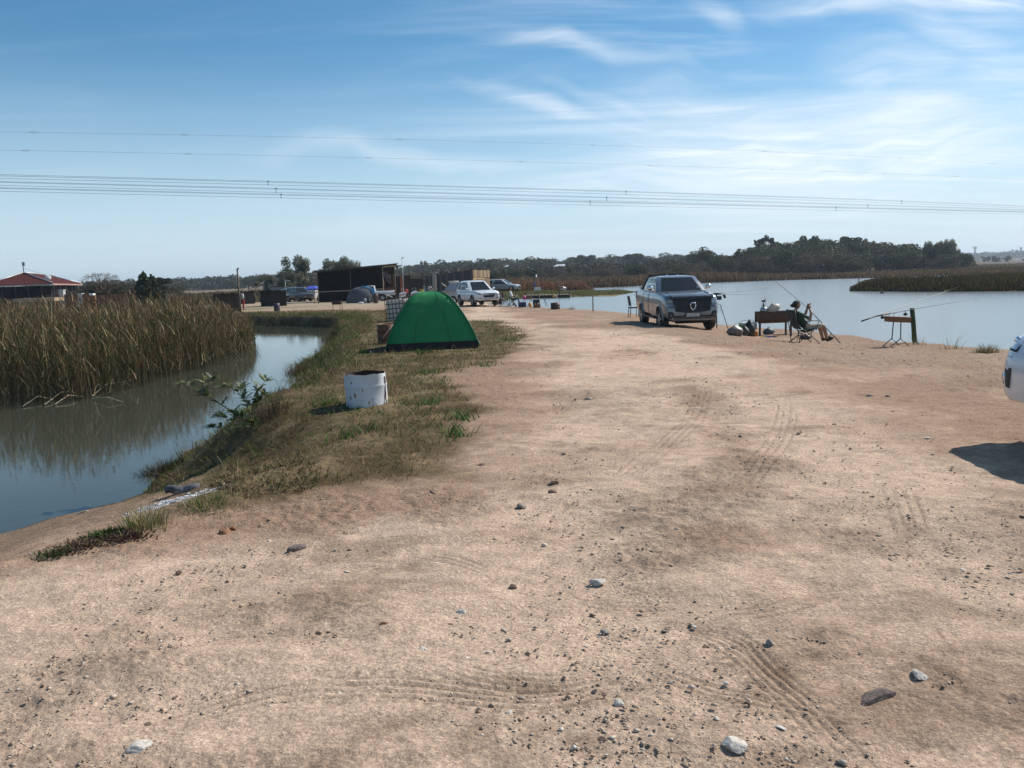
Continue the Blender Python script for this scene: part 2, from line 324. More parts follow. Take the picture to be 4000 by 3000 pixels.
# ------------------------------------------------------------ ground
def build_ground():
    fr = np.linspace(R(-39), R(39), 681); rest = np.linspace(R(39), R(321), 86)[1:-1]
    ang = np.concatenate([fr, rest])
    rr = np.concatenate([np.geomspace(.4, 2.3, 9), np.geomspace(2.4, 12, 470)[:-1], np.geomspace(12, 62, 230)[:-1], np.geomspace(62, 4200, 125)])
    na, nr = len(ang), len(rr)
    A, Rr = np.meshgrid(ang, rr); X_ = (Rr * np.sin(A)).ravel(); Y_ = (Rr * np.cos(A)).ravel()
    h, sl, sp, si = Hbase(X_, Y_)
    land = np.minimum(sl, sp); rad = np.hypot(X_, Y_)
    near = 1 - S(30, 60, rad)
    gpm = sdpoly(X_, Y_, GRASSP) + (fbm(X_, Y_, 1.3, 4, 21) - .5) * 1.6
    grass = 1 - S(-.35, .35, gpm)
    # masks
    n1 = fbm(X_, Y_, .55, 5, 1); n2 = fbm(X_, Y_, 2.2, 4, 2); n3 = fbm(X_, Y_, 9, 3, 3); n4 = fbm(X_ * .35, Y_, .5, 4, 8)
    # the worn driving lane
    lane = [zp(2300, 2950, 0), zp(1900, 2500, 0), zp(2250, 2050, 0), zp(2500, 1750, 0), zp(2450, 1500, 0), zp(2200, 1330, -.1), zp(1900, 1230, -.3), (-3, 75), (-14, 82), (-30, 80)]
    lane2 = [zp(4300, 2350, 0), zp(3300, 2250, 0), zp(2200, 2450, 0), zp(900, 2700, 0), zp(-500, 2800, 0)]
    lane3 = [zp(3900, 2300, 0), zp(3100, 1700, 0), zp(2750, 1430, -.2), zp(2350, 1300, -.2)]
    lane4 = [zp(-300, 2500, 0), zp(900, 2230, 0), zp(1900, 2070, 0), zp(3000, 2000, 0)]
    def ld(L):
        d = np.full(X_.shape, 1e9)
        for (a, b), (c, e) in zip(L[:-1], L[1:]):
            ex, ey = c - a, e - b; t = np.clip(((X_ - a) * ex + (Y_ - b) * ey) / (ex * ex + ey * ey), 0, 1)
            d = np.minimum(d, np.hypot(X_ - a - ex * t, Y_ - b - ey * t))
        return d
    dl = np.minimum(np.minimum(ld(lane), ld(lane3) * 1.3), np.minimum(ld(lane2) * 1.3, ld(lane4) * 1.8))
    packed = 1 - S(.5, 2.0, dl + (n1 - .5) * 2.2 + (n2 - .5) * .8)
    rightz = S(3.0, 8, X_ + (n1 - .5) * 3) * S(7, 13, Y_)
    grav = S(.42, .62, n1 * .55 + n2 * .3 + n4 * .25 + rightz * .22 - packed * .22)
    # relief
    bump = (n1 - .5) * .10 + (n2 - .5) * .035 * (1 - packed * .5) + (n3 - .5) * .018 * (.35 + grav)
    fine = (fbm(X_, Y_, 28, 2, 4) - .5) * .012 * (.3 + grav)
    fine = fine + (fbm(X_, Y_, 15, 3, 61) - .5) * .022 * (.35 + .9 * grav) * (1 - .5 * packed) + (fbm(X_ * .7, Y_ * 1.6, 3.2, 3, 62) - .5) * .035
    ruts = np.sin(X_ * 2.6 + n1 * 6) * .012 * packed
    amp = S(0, .8, land) * (1 - S(60, 120, rad))
    h = h + (bump + fine * near + ruts) * amp
    # tyre prints pressed into the dust
    def track(pts, grooves, w, depth, lug=0, a0=1.):
        nonlocal h, packed
        P = [np.array(zp(px, py, 0.0)) for px, py in pts]
        # Catmull-Rom densify
        Q = []
        for i in range(len(P) - 1):
            p0, p1, p2, p3 = P[max(i - 1, 0)], P[i], P[i + 1], P[min(i + 2, len(P) - 1)]
            for t in np.linspace(0, 1, 8, endpoint=False):
                Q.append(.5 * (2 * p1 + (p2 - p0) * t + (2 * p0 - 5 * p1 + 4 * p2 - p3) * t * t + (3 * p1 - p0 - 3 * p2 + p3) * t**3))
        Q.append(P[-1]); Q = np.array(Q); seg = np.hypot(*(Q[1:] - Q[:-1]).T); cum = np.concatenate([[0], np.cumsum(seg)])
        lo = Q.min(0) - .3; hi = Q.max(0) + .3
        idx = np.where((X_ > lo[0]) & (X_ < hi[0]) & (Y_ > lo[1]) & (Y_ < hi[1]))[0]
        x, y = X_[idx], Y_[idx]; best = np.full(len(idx), 1e9); off = np.zeros(len(idx)); s_ = np.zeros(len(idx))
        for k in range(len(seg)):
            e = Q[k + 1] - Q[k]; t = np.clip(((x - Q[k][0]) * e[0] + (y - Q[k][1]) * e[1]) / (e @ e + 1e-9), 0, 1)
            dx, dy = x - Q[k][0] - e[0] * t, y - Q[k][1] - e[1] * t; d = np.hypot(dx, dy); b = d < best
            best[b] = d[b]; off[b] = (np.sign(e[0] * dy - e[1] * dx) * d)[b]; s_[b] = (cum[k] + seg[k] * t)[b]
        fade = S(0, .25, s_) * (1 - S(cum[-1] - .25, cum[-1], s_)) * (.35 + .65 * S(.3, .55, fbm(x, y, 1.7, 2, 40)))
        prof = np.zeros(len(idx))
        for gk in range(grooves):
            c = (gk - (grooves - 1) / 2) * (w / grooves)
            prof += np.exp(-((off - c) / .0085)**2)
        ins = np.exp(-(off / (w * .62))**6)
        side = np.exp(-((np.abs(off) - w * .56) / .022)**2) * (np.sin(s_ * 2 * math.pi / .075) > .35) if lug else 0
        h[idx] += -depth * fade * a0 * (prof * ins * .55 + .22 * side) - .001 * fade * ins
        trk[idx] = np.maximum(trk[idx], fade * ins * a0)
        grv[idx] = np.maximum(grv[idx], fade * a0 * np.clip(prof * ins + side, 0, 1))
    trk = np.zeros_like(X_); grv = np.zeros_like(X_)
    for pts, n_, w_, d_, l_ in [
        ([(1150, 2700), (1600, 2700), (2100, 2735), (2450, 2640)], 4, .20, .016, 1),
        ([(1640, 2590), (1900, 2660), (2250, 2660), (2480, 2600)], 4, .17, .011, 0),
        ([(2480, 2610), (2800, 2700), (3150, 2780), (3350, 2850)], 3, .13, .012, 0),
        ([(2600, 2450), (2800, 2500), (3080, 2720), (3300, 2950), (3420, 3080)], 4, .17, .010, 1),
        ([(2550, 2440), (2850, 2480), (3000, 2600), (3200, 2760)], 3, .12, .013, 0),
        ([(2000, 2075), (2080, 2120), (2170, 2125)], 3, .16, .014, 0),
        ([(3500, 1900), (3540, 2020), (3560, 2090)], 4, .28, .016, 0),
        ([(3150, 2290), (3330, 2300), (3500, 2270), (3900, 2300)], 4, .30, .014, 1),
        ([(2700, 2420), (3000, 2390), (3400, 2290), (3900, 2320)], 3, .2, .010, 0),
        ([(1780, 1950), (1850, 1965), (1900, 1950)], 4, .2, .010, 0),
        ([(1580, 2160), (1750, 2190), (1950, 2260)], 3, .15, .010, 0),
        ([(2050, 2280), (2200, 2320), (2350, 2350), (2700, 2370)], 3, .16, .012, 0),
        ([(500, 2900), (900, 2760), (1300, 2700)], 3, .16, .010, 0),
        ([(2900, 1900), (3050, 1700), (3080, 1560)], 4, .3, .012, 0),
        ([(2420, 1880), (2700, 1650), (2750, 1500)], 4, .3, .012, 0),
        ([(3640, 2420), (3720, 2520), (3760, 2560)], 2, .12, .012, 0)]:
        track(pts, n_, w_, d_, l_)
    # colours (albedo of soil, dust, gravel, turf, plus shade painted in the tyre grooves)
    c = lambda *v: np.array(v)
    dust = c(.56, .41, .30); dust2 = c(.415, .285, .20); gr = c(.215, .165, .125); red = c(.30, .195, .13)
    col = dust2 + (dust - dust2) * packed[:, None]
    col = col * (0.84 + .30 * n3 + .16 * (n2 - .5))[:, None]
    mott = S(.50, .66, fbm(X_ * .8, Y_ * 1.5, 1.5, 5, 91)) * S(.35, .6, fbm(X_, Y_, .45, 3, 92)); col = col + (c(.26, .18, .125) - col) * (mott * (.15 + .42 * S(.4, .65, fbm(X_, Y_, 5.5, 3, 93))))[:, None]
    col = col + (gr - col) * (np.clip(grav * .6, 0, 1) * (.35 + .65 * S(.3, .7, n3)))[:, None]
    redm = S(.45, .62, fbm(X_, Y_, .8, 4, 31) + .35 * np.exp(-(gpm / 1.2)**2) - .1 * packed) * (gpm > -2) * .7
    col = col + (red - col) * (redm * (1 - packed * .6))[:, None]
    bankm = (1 - S(.6, 3.4, sp)) * (1 - S(20, 30, Y_)); 
    col = col + (c(.22, .15, .10) - col) * (.75 * bankm)[:, None]
    col = col * (1 - .34 * grv)[:, None]  # groove shade painted into the soil colour
    soil = c(.095, .066, .034) + (c(.20, .145, .08) - c(.095, .066, .034)) * S(.35, .75, n2)[:, None]
    col = col + (soil - col) * grass[:, None]
    # ash by the burnt log
    ax, ay = _g(690, 1962); ash = (1 - S(.12, .36, np.hypot((X_ - ax) * .72, (Y_ - ay) * 1.0) + (n3 - .5) * .5 + (n2 - .5) * .3))
    col = col + (c(.52, .52, .54) - col) * (ash * .85)[:, None]
    # beyond the camp
    farc = c(.17, .115, .075) + (c(.26, .20, .13) - c(.17, .115, .075)) * S(.4, .65, fbm(X_, Y_, .03, 4, 51))[:, None]
    camp = S(62, 72, Y_) * (1 - S(-1, 3, X_)) ; farm = S(96, 112, Y_) + S(35, 45, -X_); farm = np.clip(farm, 0, 1)
    campc = c(.36, .28, .20) * (0.8 + .4 * n1)[:, None]
    col = col + (campc - col) * (camp * (1 - grass))[:, None]
    gstrip = np.clip(1 - np.abs(Y_ - 73 - (X_ + 20) * .1) / 1.6, 0, 1) * (X_ < -17); col = col + (c(.13, .12, .045) - col) * gstrip[:, None]
    col = col + (farc - col) * farm[:, None]
    pen = (Y_ > 88) & (Y_ < 132) & (X_ > -8) & (X_ < 22); pg = c(.15, .14, .05)
    col = np.where(pen[:, None], col + (pg - col) * .7, col)
    col = np.where(((X_ > 60) & (Y_ > 150))[:, None], col * .5, col); blue = S(900, 1500, rad); col = col + (c(.10, .11, .08) - col) * blue[:, None]
    wet = (1 - S(.0, .28, land)) ; col = col * (1 - .5 * wet)[:, None]
    col = np.clip(col, .01, .9)
    V = np.stack([X_, Y_, h], 1); V = np.concatenate([V, [[0, 0, float(g0(np.array(0.), np.array(0.)))]]]); col = np.concatenate([col, [[.4, .3, .2]]])
    i, j = np.meshgrid(np.arange(nr - 1), np.arange(na), indexing='ij'); j2 = (j + 1) % na
    Q = np.stack([(i * na + j), (i * na + j2), ((i + 1) * na + j2), ((i + 1) * na + j)], -1).reshape(-1, 4)[:, ::-1]
    m, nt, b = nodemat('dirt')
    at = nt.nodes.new('ShaderNodeAttribute'); at.attribute_name = 'Col'
    tcn = nt.nodes.new('ShaderNodeTexCoord')
    def nn(scale, det=4, ro=.6):
        n = nt.nodes.new('ShaderNodeTexNoise'); n.inputs['Scale'].default_value = scale; n.inputs['Detail'].default_value = det; n.inputs['Roughness'].default_value = ro
        nt.links.new(tcn.outputs['Object'], n.inputs['Vector']); return n
    a = nn(55, 6, .7); v = nt.nodes.new('ShaderNodeTexVoronoi'); v.inputs['Scale'].default_value = 38; nt.links.new(tcn.outputs['Object'], v.inputs['Vector'])
    mr = nt.nodes.new('ShaderNodeMapRange'); nt.links.new(a.outputs['Fac'], mr.inputs[0]); mr.inputs[1].default_value = .3; mr.inputs[2].default_value = .7; mr.inputs[3].default_value = .74; mr.inputs[4].default_value = 1.22
    a2 = nn(7, 5, .6); mr2 = nt.nodes.new('ShaderNodeMapRange'); nt.links.new(a2.outputs['Fac'], mr2.inputs[0]); mr2.inputs[1].default_value = .3; mr2.inputs[2].default_value = .7; mr2.inputs[3].default_value = .86; mr2.inputs[4].default_value = 1.12
    mm = nt.nodes.new('ShaderNodeMath'); mm.operation = 'MULTIPLY'; nt.links.new(mr.outputs[0], mm.inputs[0]); nt.links.new(mr2.outputs[0], mm.inputs[1])
    def vor(scale, lo, hi, src):
        q = nt.nodes.new('ShaderNodeTexVoronoi'); q.inputs['Scale'].default_value = scale; nt.links.new(tcn.outputs['Object'], q.inputs['Vector']); sx = nt.nodes.new('ShaderNodeSeparateColor'); nt.links.new(q.outputs['Color'], sx.inputs[0])
        r_ = nt.nodes.new('ShaderNodeMapRange'); nt.links.new(sx.outputs[0], r_.inputs[0]); r_.inputs[1].default_value = 0; r_.inputs[2].default_value = 1; r_.inputs[3].default_value = lo; r_.inputs[4].default_value = hi
        k = nt.nodes.new('ShaderNodeMath'); k.operation = 'MULTIPLY'; nt.links.new(src, k.inputs[0]); nt.links.new(r_.outputs[0], k.inputs[1]); return k.outputs[0]
    m3 = vor(62, .84, 1.14, mm.outputs[0]); m3 = vor(150, .80, 1.20, m3); m3 = vor(24, .94, 1.06, m3)
    vs = nt.nodes.new('ShaderNodeVectorMath'); vs.operation = 'SCALE'; nt.links.new(at.outputs['Color'], vs.inputs[0]); nt.links.new(m3, vs.inputs['Scale'])
    nt.links.new(vs.outputs[0], b.inputs['Base Color']); b.inputs['Roughness'].default_value = .95; b.inputs['Specular IOR Level'].default_value = .1
    vs2 = nt.nodes.new('ShaderNodeMath'); vs2.operation = 'MULTIPLY'; vs2.inputs[1].default_value = .25; nt.links.new(v.outputs['Distance'], vs2.inputs[0])
    ad = nt.nodes.new('ShaderNodeMath'); ad.operation = 'SUBTRACT'; nt.links.new(a.outputs['Fac'], ad.inputs[0]); nt.links.new(vs2.outputs[0], ad.inputs[1])
    bp = nt.nodes.new('ShaderNodeBump'); bp.inputs['Strength'].default_value = .7; bp.inputs['Distance'].default_value = .022
    nt.links.new(ad.outputs[0], bp.inputs['Height']); nt.links.new(bp.outputs[0], b.inputs['Normal'])
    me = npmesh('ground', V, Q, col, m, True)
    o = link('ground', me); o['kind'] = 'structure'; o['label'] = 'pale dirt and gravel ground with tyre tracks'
    return o, dict(packed=packed, X=X_, Y=Y_)
ground, GI = build_ground()
def Hn(x, y):
    """ground height incl. the coarse relief"""
    x = np.asarray(x, float); y = np.asarray(y, float); h, sl, sp, si = Hbase(x, y); land = np.minimum(sl, sp)
    n1 = fbm(x, y, .55, 5, 1); n2 = fbm(x, y, 2.2, 4, 2)
    return h + ((n1 - .5) * .10 + (n2 - .5) * .03) * S(0, .8, land) * (1 - S(60, 120, np.hypot(x, y))), sl, sp, si
def hz(x, y): return float(Hn(np.array([x]), np.array([y]))[0][0])
def GPn(px, py):
    p = GP(px, py); return Vector((p.x, p.y, hz(p.x, p.y)))

# ------------------------------------------------------------ water
def water_mat(rough, strength, scale, bc):
    m, nt, b = nodemat('water'); b.inputs['Base Color'].default_value = (*bc, 1); b.inputs['Roughness'].default_value = rough
    b.inputs['IOR'].default_value = 1.33; b.inputs['Specular IOR Level'].default_value = .5
    tcn = nt.nodes.new('ShaderNodeTexCoord'); mp = nt.nodes.new('ShaderNodeMapping'); mp.inputs['Scale'].default_value = (1, 1, 1)
    nt.links.new(tcn.outputs['Object'], mp.inputs[0])
    n1 = nt.nodes.new('ShaderNodeTexNoise'); n1.inputs['Scale'].default_value = scale; n1.inputs['Detail'].default_value = 4; nt.links.new(mp.outputs[0], n1.inputs['Vector'])
    bp = nt.nodes.new('ShaderNodeBump'); bp.inputs['Distance'].default_value = .02
    # calm inlet on the left, breeze on the open lake to the right
    sp_ = nt.nodes.new('ShaderNodeSeparateXYZ'); nt.links.new(tcn.outputs['Object'], sp_.inputs[0])
    mr = nt.nodes.new('ShaderNodeMapRange'); nt.links.new(sp_.outputs[0], mr.inputs[0]); mr.inputs[1].default_value = -4; mr.inputs[2].default_value = 4; mr.inputs[3].default_value = strength; mr.inputs[4].default_value = strength
    nt.links.new(mr.outputs[0], bp.inputs['Strength']); nt.links.new(n1.outputs['Fac'], bp.inputs['Height']); nt.links.new(bp.outputs[0], b.inputs['Normal'])
    return m
wb = MB(); wb.add([(-260, 3, ZW), (400, -40, ZW), (400, 230, ZW), (-260, 230, ZW)], [(0, 1, 2, 3)])
# water sheet cut to the two basins (slightly oversize, banks cover the rim)
WM = None
def sheet(name, poly, label, WM):
    bm = bmesh.new(); n = len(poly)
    cx = sum(p[0] for p in poly) / n; cy = sum(p[1] for p in poly) / n
    vs = []
    for i, (x, y) in enumerate(poly):
        a = Vector(poly[i - 1]); b_ = Vector(poly[(i + 1) % n]); t = (b_ - a).normalized(); nrm = Vector((t.y, -t.x))
        p = Vector((x, y)); q = p + nrm * .25
        if float(sdpoly(np.array([q.x]), np.array([q.y]), poly)[0]) < 0: q = p - nrm * .25
        vs.append(bm.verts.new((q.x, q.y, ZW)))
    f = bm.faces.new(vs); bm.normal_update()
    if f.normal.z < 0: f.normal_flip()
    bmesh.ops.triangulate(bm, faces=bm.faces[:])
    me = bpy.data.meshes.new(name); bm.to_mesh(me); bm.free(); me.materials.append(WM)
    o = link(name, me); o['kind'] = 'structure'; o['label'] = label
sheet('lake_water', LAKE, 'pale breezy lake water reflecting the sky', water_mat(.20, .14, 9, (.17, .19, .19))); sheet('pond_water', POND, 'calm dark inlet water beside the reeds', water_mat(.03, .06, 6, (.052, .055, .040)))

# ------------------------------------------------------------ blades (grass and reeds)
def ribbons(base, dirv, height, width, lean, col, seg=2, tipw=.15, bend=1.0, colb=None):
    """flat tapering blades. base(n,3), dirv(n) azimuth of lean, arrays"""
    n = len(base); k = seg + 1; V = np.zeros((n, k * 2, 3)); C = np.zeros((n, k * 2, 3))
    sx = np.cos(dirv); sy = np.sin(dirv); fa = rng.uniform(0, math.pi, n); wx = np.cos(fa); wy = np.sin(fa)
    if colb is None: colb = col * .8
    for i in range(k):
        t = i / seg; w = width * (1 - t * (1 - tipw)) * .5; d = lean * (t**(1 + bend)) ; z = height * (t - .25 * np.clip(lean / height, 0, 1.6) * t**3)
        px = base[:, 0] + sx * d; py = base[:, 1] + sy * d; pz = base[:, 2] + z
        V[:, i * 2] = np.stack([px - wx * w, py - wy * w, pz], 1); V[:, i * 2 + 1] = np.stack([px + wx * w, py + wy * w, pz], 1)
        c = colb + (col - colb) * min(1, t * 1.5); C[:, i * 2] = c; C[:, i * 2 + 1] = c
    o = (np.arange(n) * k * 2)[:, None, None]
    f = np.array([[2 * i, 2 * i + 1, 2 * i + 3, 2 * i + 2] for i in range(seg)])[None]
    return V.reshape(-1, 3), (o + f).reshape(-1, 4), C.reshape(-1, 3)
def joinp(L):
    V, Fs, C = [], [], []; b = 0
    for v, f, c in L: V.append(v); Fs.append(f + b); C.append(c); b += len(v)
    return np.concatenate(V), np.concatenate(Fs), np.concatenate(C)
GM = attrmat('blades', .75, .28, .25)
def polysample(poly, n):
    P = np.array(poly); lo, hi = P.min(0), P.max(0); out = []
    while sum(len(o) for o in out) < n:
        q = rng.uniform(lo, hi, (n * 2, 2)); s = sdpoly(q[:, 0], q[:, 1], poly); out.append(q[s < 0])
    return np.concatenate(out)[:n]
def pick(n, cols, w):
    c = np.array(cols)[rng.choice(len(cols), n, p=np.array(w) / sum(w))]; return c * rng.uniform(.75, 1.25, (n, 1))

# reed bed in the inlet
REED = [zp(-500, 1530, ZW), zp(0, 1562, ZW), zp(180, 1578, ZW), zp(343, 1573, ZW), zp(542, 1519, ZW), zp(723, 1456, ZW), zp(868, 1428, ZW), zp(976, 1368, ZW), zp(1000, 1330, ZW),
        (-14.5, 46), (-22, 52), (-42, 54), (-48, 40), (-34, 24)]
def build_reeds():
    P = polysample(REED, 42000); s = -sdpoly(P[:, 0], P[:, 1], REED)
    keep = rng.uniform(0, 1, len(P)) < np.where((s < 1.8) & (P[:, 1] < 45), 1.0, .42); P = P[keep]; s = s[keep]
    n1 = fbm(P[:, 0], P[:, 1], .45, 3, 60); ok = (n1 + .25 * S(0, .8, s) + rng.uniform(0, .25, len(P))) > .42; P = P[ok]; s = s[ok]; n1 = n1[ok]; n = len(P)
    base = np.concatenate([P, np.full((n, 1), ZW - .1)], 1)
    ht = (1.80 + 1.25 * n1) * rng.uniform(.70, 1.12, n) * (1 - .22 * S(30, 42, P[:, 1])) * (.8 + .2 * S(0, 1.2, s)) * (1 - .35 * (1 - S(0, 2.2, s)) * S(27, 36, P[:, 1])) + .1
    brown = [(.17, .11, .05), (.13, .075, .034), (.075, .078, .027), (.048, .056, .018), (.42, .32, .18)]
    cA = pick(n, brown, [3, 2.6, 3.6, 3.6, .9]); cB = pick(n, [(.05, .04, .022), (.075, .06, .028)], [1, 1])
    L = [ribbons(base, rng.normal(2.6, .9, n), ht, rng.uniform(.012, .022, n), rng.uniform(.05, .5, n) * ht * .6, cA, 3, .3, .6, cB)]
    for lf in range(4):      # leaves up the stems
        b = base.copy(); t = rng.uniform(.15, .85, n); b[:, 2] += ht * t; b[:, :2] += rng.normal(0, .05, (n, 2))
        c = pick(n, brown, [2.5, 2.5, 4, 4.5, .9]); hl = rng.uniform(.3, .85, n) * (1.1 - .4 * t)
        L.append(ribbons(b, rng.uniform(0, 6.28, n), hl, rng.uniform(.014, .03, n), hl * rng.uniform(.2, 1.25, n), c, 2, .08, .8, c * .8))
    # drooping seed heads on part of the stems
    m = 5200; idx = rng.choice(n, m); b = base[idx].copy(); b[:, 2] += ht[idx] * .93; b[:, :2] += rng.normal(0, .10, (m, 2)); c = pick(m, [(.20, .115, .06), (.28, .19, .10), (.13, .07, .04)], [2, 1, 2]); hl = rng.uniform(.10, .24, m)
    L.append(ribbons(b, rng.normal(2.8, .9, m), hl, rng.uniform(.03, .06, m), hl * rng.uniform(.2, .9, m), c, 2, .25, .4, c))
    # pale broken canes along the water's edge and straw blades standing out of the top
    m = 420; idx = np.where((s < .9))[0]; idx = rng.choice(idx, m); b = base[idx].copy(); b[:, 2] = ZW + rng.uniform(0, .35, m); b[:, :2] += rng.normal(0, .12, (m, 2))
    c = pick(m, [(.52, .42, .27), (.40, .30, .16)], [1, 1]); hl = rng.uniform(.3, 1.0, m)
    L.append(ribbons(b, rng.uniform(0, 6.28, m), hl * .55, rng.uniform(.015, .028, m), hl * rng.uniform(.2, .9, m), c, 3, .4, .3, c))
    m = 1800; idx = rng.choice(n, m); b = base[idx].copy(); b[:, 2] += ht[idx] * rng.uniform(.55, .95, m)
    c = pick(m, [(.55, .44, .27), (.42, .30, .16)], [1, 1.3]); hl = rng.uniform(.25, .55, m)
    L.append(ribbons(b, rng.normal(2.9, .5, m), hl, rng.uniform(.014, .024, m), hl * rng.uniform(.3, .8, m), c, 2, .3, .3, c))
    V, Fs, C = joinp(L); o = link('reeds', npmesh('reeds', V, Fs, C, GM)); o['kind'] = 'stuff'; o['label'] = 'tall brown and green reeds standing in the inlet'; o['category'] = 'reeds'
build_reeds()
# fallen canes lying at the foot of the reeds
for i, pts in enumerate([((90, 1590), (150, 1566), (210, 1563)), ((175, 1583), (240, 1550), (300, 1528)), ((215, 1582), (270, 1562), (330, 1552)), ((360, 1550), (420, 1515), (490, 1494)), ((370, 1560), (420, 1570), (480, 1573))]):
    mb = MB(); P = [Vector((*zp(px, py, ZW + .01), ZW + .03 + .10 * (k == 1))) for k, (px, py) in enumerate(pts)]
    mb.tube(P, .014, 5, r1=.006); o = mb.build('fallen_cane', mat('straw', (.55, .45, .30), .8, var=.2))
    tag(o, ['leftmost thin cane fallen on the water', 'short pale cane, second from left on the water', 'pale cane, third from left on the water', 'longest arching pale cane on the water', 'flat-lying cane furthest right on the water'][i] + ' at the foot of the reeds', 'cane', 'pale canes fallen at the reed edge')

def build_grass():
    P = polysample(GRASSP, 290000); d = np.hypot(P[:, 0], P[:, 1])
    P = P[rng.uniform(0, 1, len(P)) < np.clip((12.5 / d)**1.2, .16, 1)]
    P += rng.normal(0, .10, P.shape)
    # banks of the inlet
    B = rng.uniform([-30, 7], [0, 63], (160000, 2)); s = sdpoly(B[:, 0], B[:, 1], POND); k = (s > -.12) & (s < 2.0) & (B[:, 1] > 11.4) & (s < 2.2); B = B[k]
    B = B[rng.uniform(0, 1, len(B)) < .9]; nb = len(B)
    Q = np.concatenate([P, B]); isb = np.concatenate([np.zeros(len(P)), np.ones(nb)])
    cl = fbm(Q[:, 0], Q[:, 1], 2.4, 3, 70); cl2 = fbm(Q[:, 0], Q[:, 1], .8, 3, 71)
    gp = -sdpoly(Q[:, 0], Q[:, 1], GRASSP) + (fbm(Q[:, 0], Q[:, 1], 1.3, 4, 21) - .5) * -1.6
    k = (rng.uniform(0, 1, len(Q)) < np.maximum(S(.20, .46, cl) * .95, isb * .8)) & ((gp > -.05) | (isb > 0)); Q = Q[k]; cl = cl[k]; cl2 = cl2[k]; isb = isb[k]; n = len(Q)
    h, sl, sp, si = Hn(Q[:, 0], Q[:, 1]); base = np.stack([Q[:, 0], Q[:, 1], h - .01], 1)
    far = np.hypot(Q[:, 0], Q[:, 1])
    ht = rng.uniform(.03, .09, n) * (.6 + 1.1 * cl) * (1 + isb * 1.1 * rng.uniform(0, 1.6, n)) * (1 + far / 90)
    dry = pick(n, [(.33, .225, .115), (.24, .155, .075), (.15, .105, .05)], [3, 3, 2]); grn = pick(n, [(.10, .135, .03), (.15, .16, .045), (.075, .10, .025)], [2, 2, 2])
    gm = (S(.44, .60, cl2) * .75 + .22 + .10 * isb)[:, None]; gm = (rng.uniform(0, 1, (n, 1)) < gm)
    c = np.where(gm, grn, dry); c = np.where((isb[:, None] > 0), c * .8, c)
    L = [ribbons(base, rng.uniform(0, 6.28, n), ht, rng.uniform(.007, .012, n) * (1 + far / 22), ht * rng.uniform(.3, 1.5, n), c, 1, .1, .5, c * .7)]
    # straw stalks
    m = 2600; q = polysample(GRASSP, m); hb = Hn(q[:, 0], q[:, 1])[0]; b = np.concatenate([q, hb[:, None]], 1); hh = rng.uniform(.08, .32, m); cc = pick(m, [(.50, .40, .24), (.36, .27, .14)], [1, 1])
    L.append(ribbons(b, rng.uniform(0, 6.28, m), hh, np.full(m, .007), hh * rng.uniform(.4, 1.6, m), cc, 3, .5, .6, cc))
    # broad-leaved weeds
    m = 6500; ctr = polysample(GRASSP, 170); q = ctr[rng.integers(0, 170, m)] + rng.normal(0, .13, (m, 2)); hb = Hn(q[:, 0], q[:, 1])[0]; b = np.concatenate([q, hb[:, None]], 1); hh = rng.uniform(.05, .16, m)
    cc = pick(m, [(.05, .105, .02), (.08, .15, .03)], [1, 1]); L.append(ribbons(b, rng.uniform(0, 6.28, m), hh, rng.uniform(.012, .03, m), hh * rng.uniform(.5, 1.2, m), cc, 2, .2, .5, cc))
    # the dark low cover at the near toe of the grass
    m = 1700; toe = [_g(800, 1890), _g(900, 1820), _g(1130, 1800), _g(1290, 1860), _g(1200, 1930), _g(960, 1955), _g(860, 1950)]
    q = polysample(toe, m); hb = Hn(q[:, 0], q[:, 1])[0]; b = np.concatenate([q, hb[:, None]], 1); hh = rng.uniform(.02, .07, m)
    cc = pick(m, [(.055, .055, .025), (.12, .095, .045), (.22, .16, .08)], [2, 2, 2]); L.append(ribbons(b, rng.uniform(0, 6.28, m), hh, rng.uniform(.008, .02, m), hh * rng.uniform(.6, 1.6, m), cc, 2, .3, .5, cc * .8))
    V, Fs, C = joinp(L); o = link('grass', npmesh('grass', V, Fs, C, GM)); o['kind'] = 'stuff'; o['category'] = 'grass'; o['label'] = 'short dry and green grass on the bank around the drum and tent'
build_grass()
def tuft(name, px, py, rad, n, hmin, hmax, cols, w, label, cat, wid=.008, leanf=.6, kind=None, group=None):
    c0 = GPn(px, py); q = rng.normal(0, rad * .45, (n, 2)); hb = Hn(q[:, 0] + c0.x, q[:, 1] + c0.y)[0] - c0.z; b = np.concatenate([q, hb[:, None]], 1)
    hh = rng.uniform(hmin, hmax, n) * (1.1 - .5 * np.clip(np.hypot(q[:, 0], q[:, 1]) / rad, 0, 1)); c = pick(n, cols, w)
    az = np.arctan2(q[:, 1], q[:, 0]) + rng.normal(0, .7, n)
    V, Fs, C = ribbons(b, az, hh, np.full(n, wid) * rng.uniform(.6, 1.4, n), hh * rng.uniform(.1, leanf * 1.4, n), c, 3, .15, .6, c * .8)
    o = link(name, npmesh(name, V, Fs, C, GM), None, c0); tag(o, label, cat, group, kind); return o
GR = [(.30, .24, .12), (.12, .15, .04), (.42, .34, .2)]
tuft('grass_tuft', 560, 2060, .20, 260, .06, .24, GR, [2, 2, 1], 'upright grey-green grass tuft in front of the white ash', 'grass tuft')
tuft('grass_tuft', 820, 1985, .28, 360, .04, .13, GR, [2, 3, 1], 'low spreading green tuft right of the ash patch', 'grass tuft')
tuft('low_weed', 415, 2085, .16, 260, .02, .06, [(.05, .075, .02), (.08, .10, .03)], [1, 1], 'bright green leafy weed low on the near bank edge', 'weed', .02, 1.5)
tuft('low_weed', 480, 2105, .18, 360, .02, .06, [(.07, .035, .028), (.13, .09, .05)], [2, 1], 'dark maroon creeping weed beside the bright green weed', 'weed', .016, 1.5)
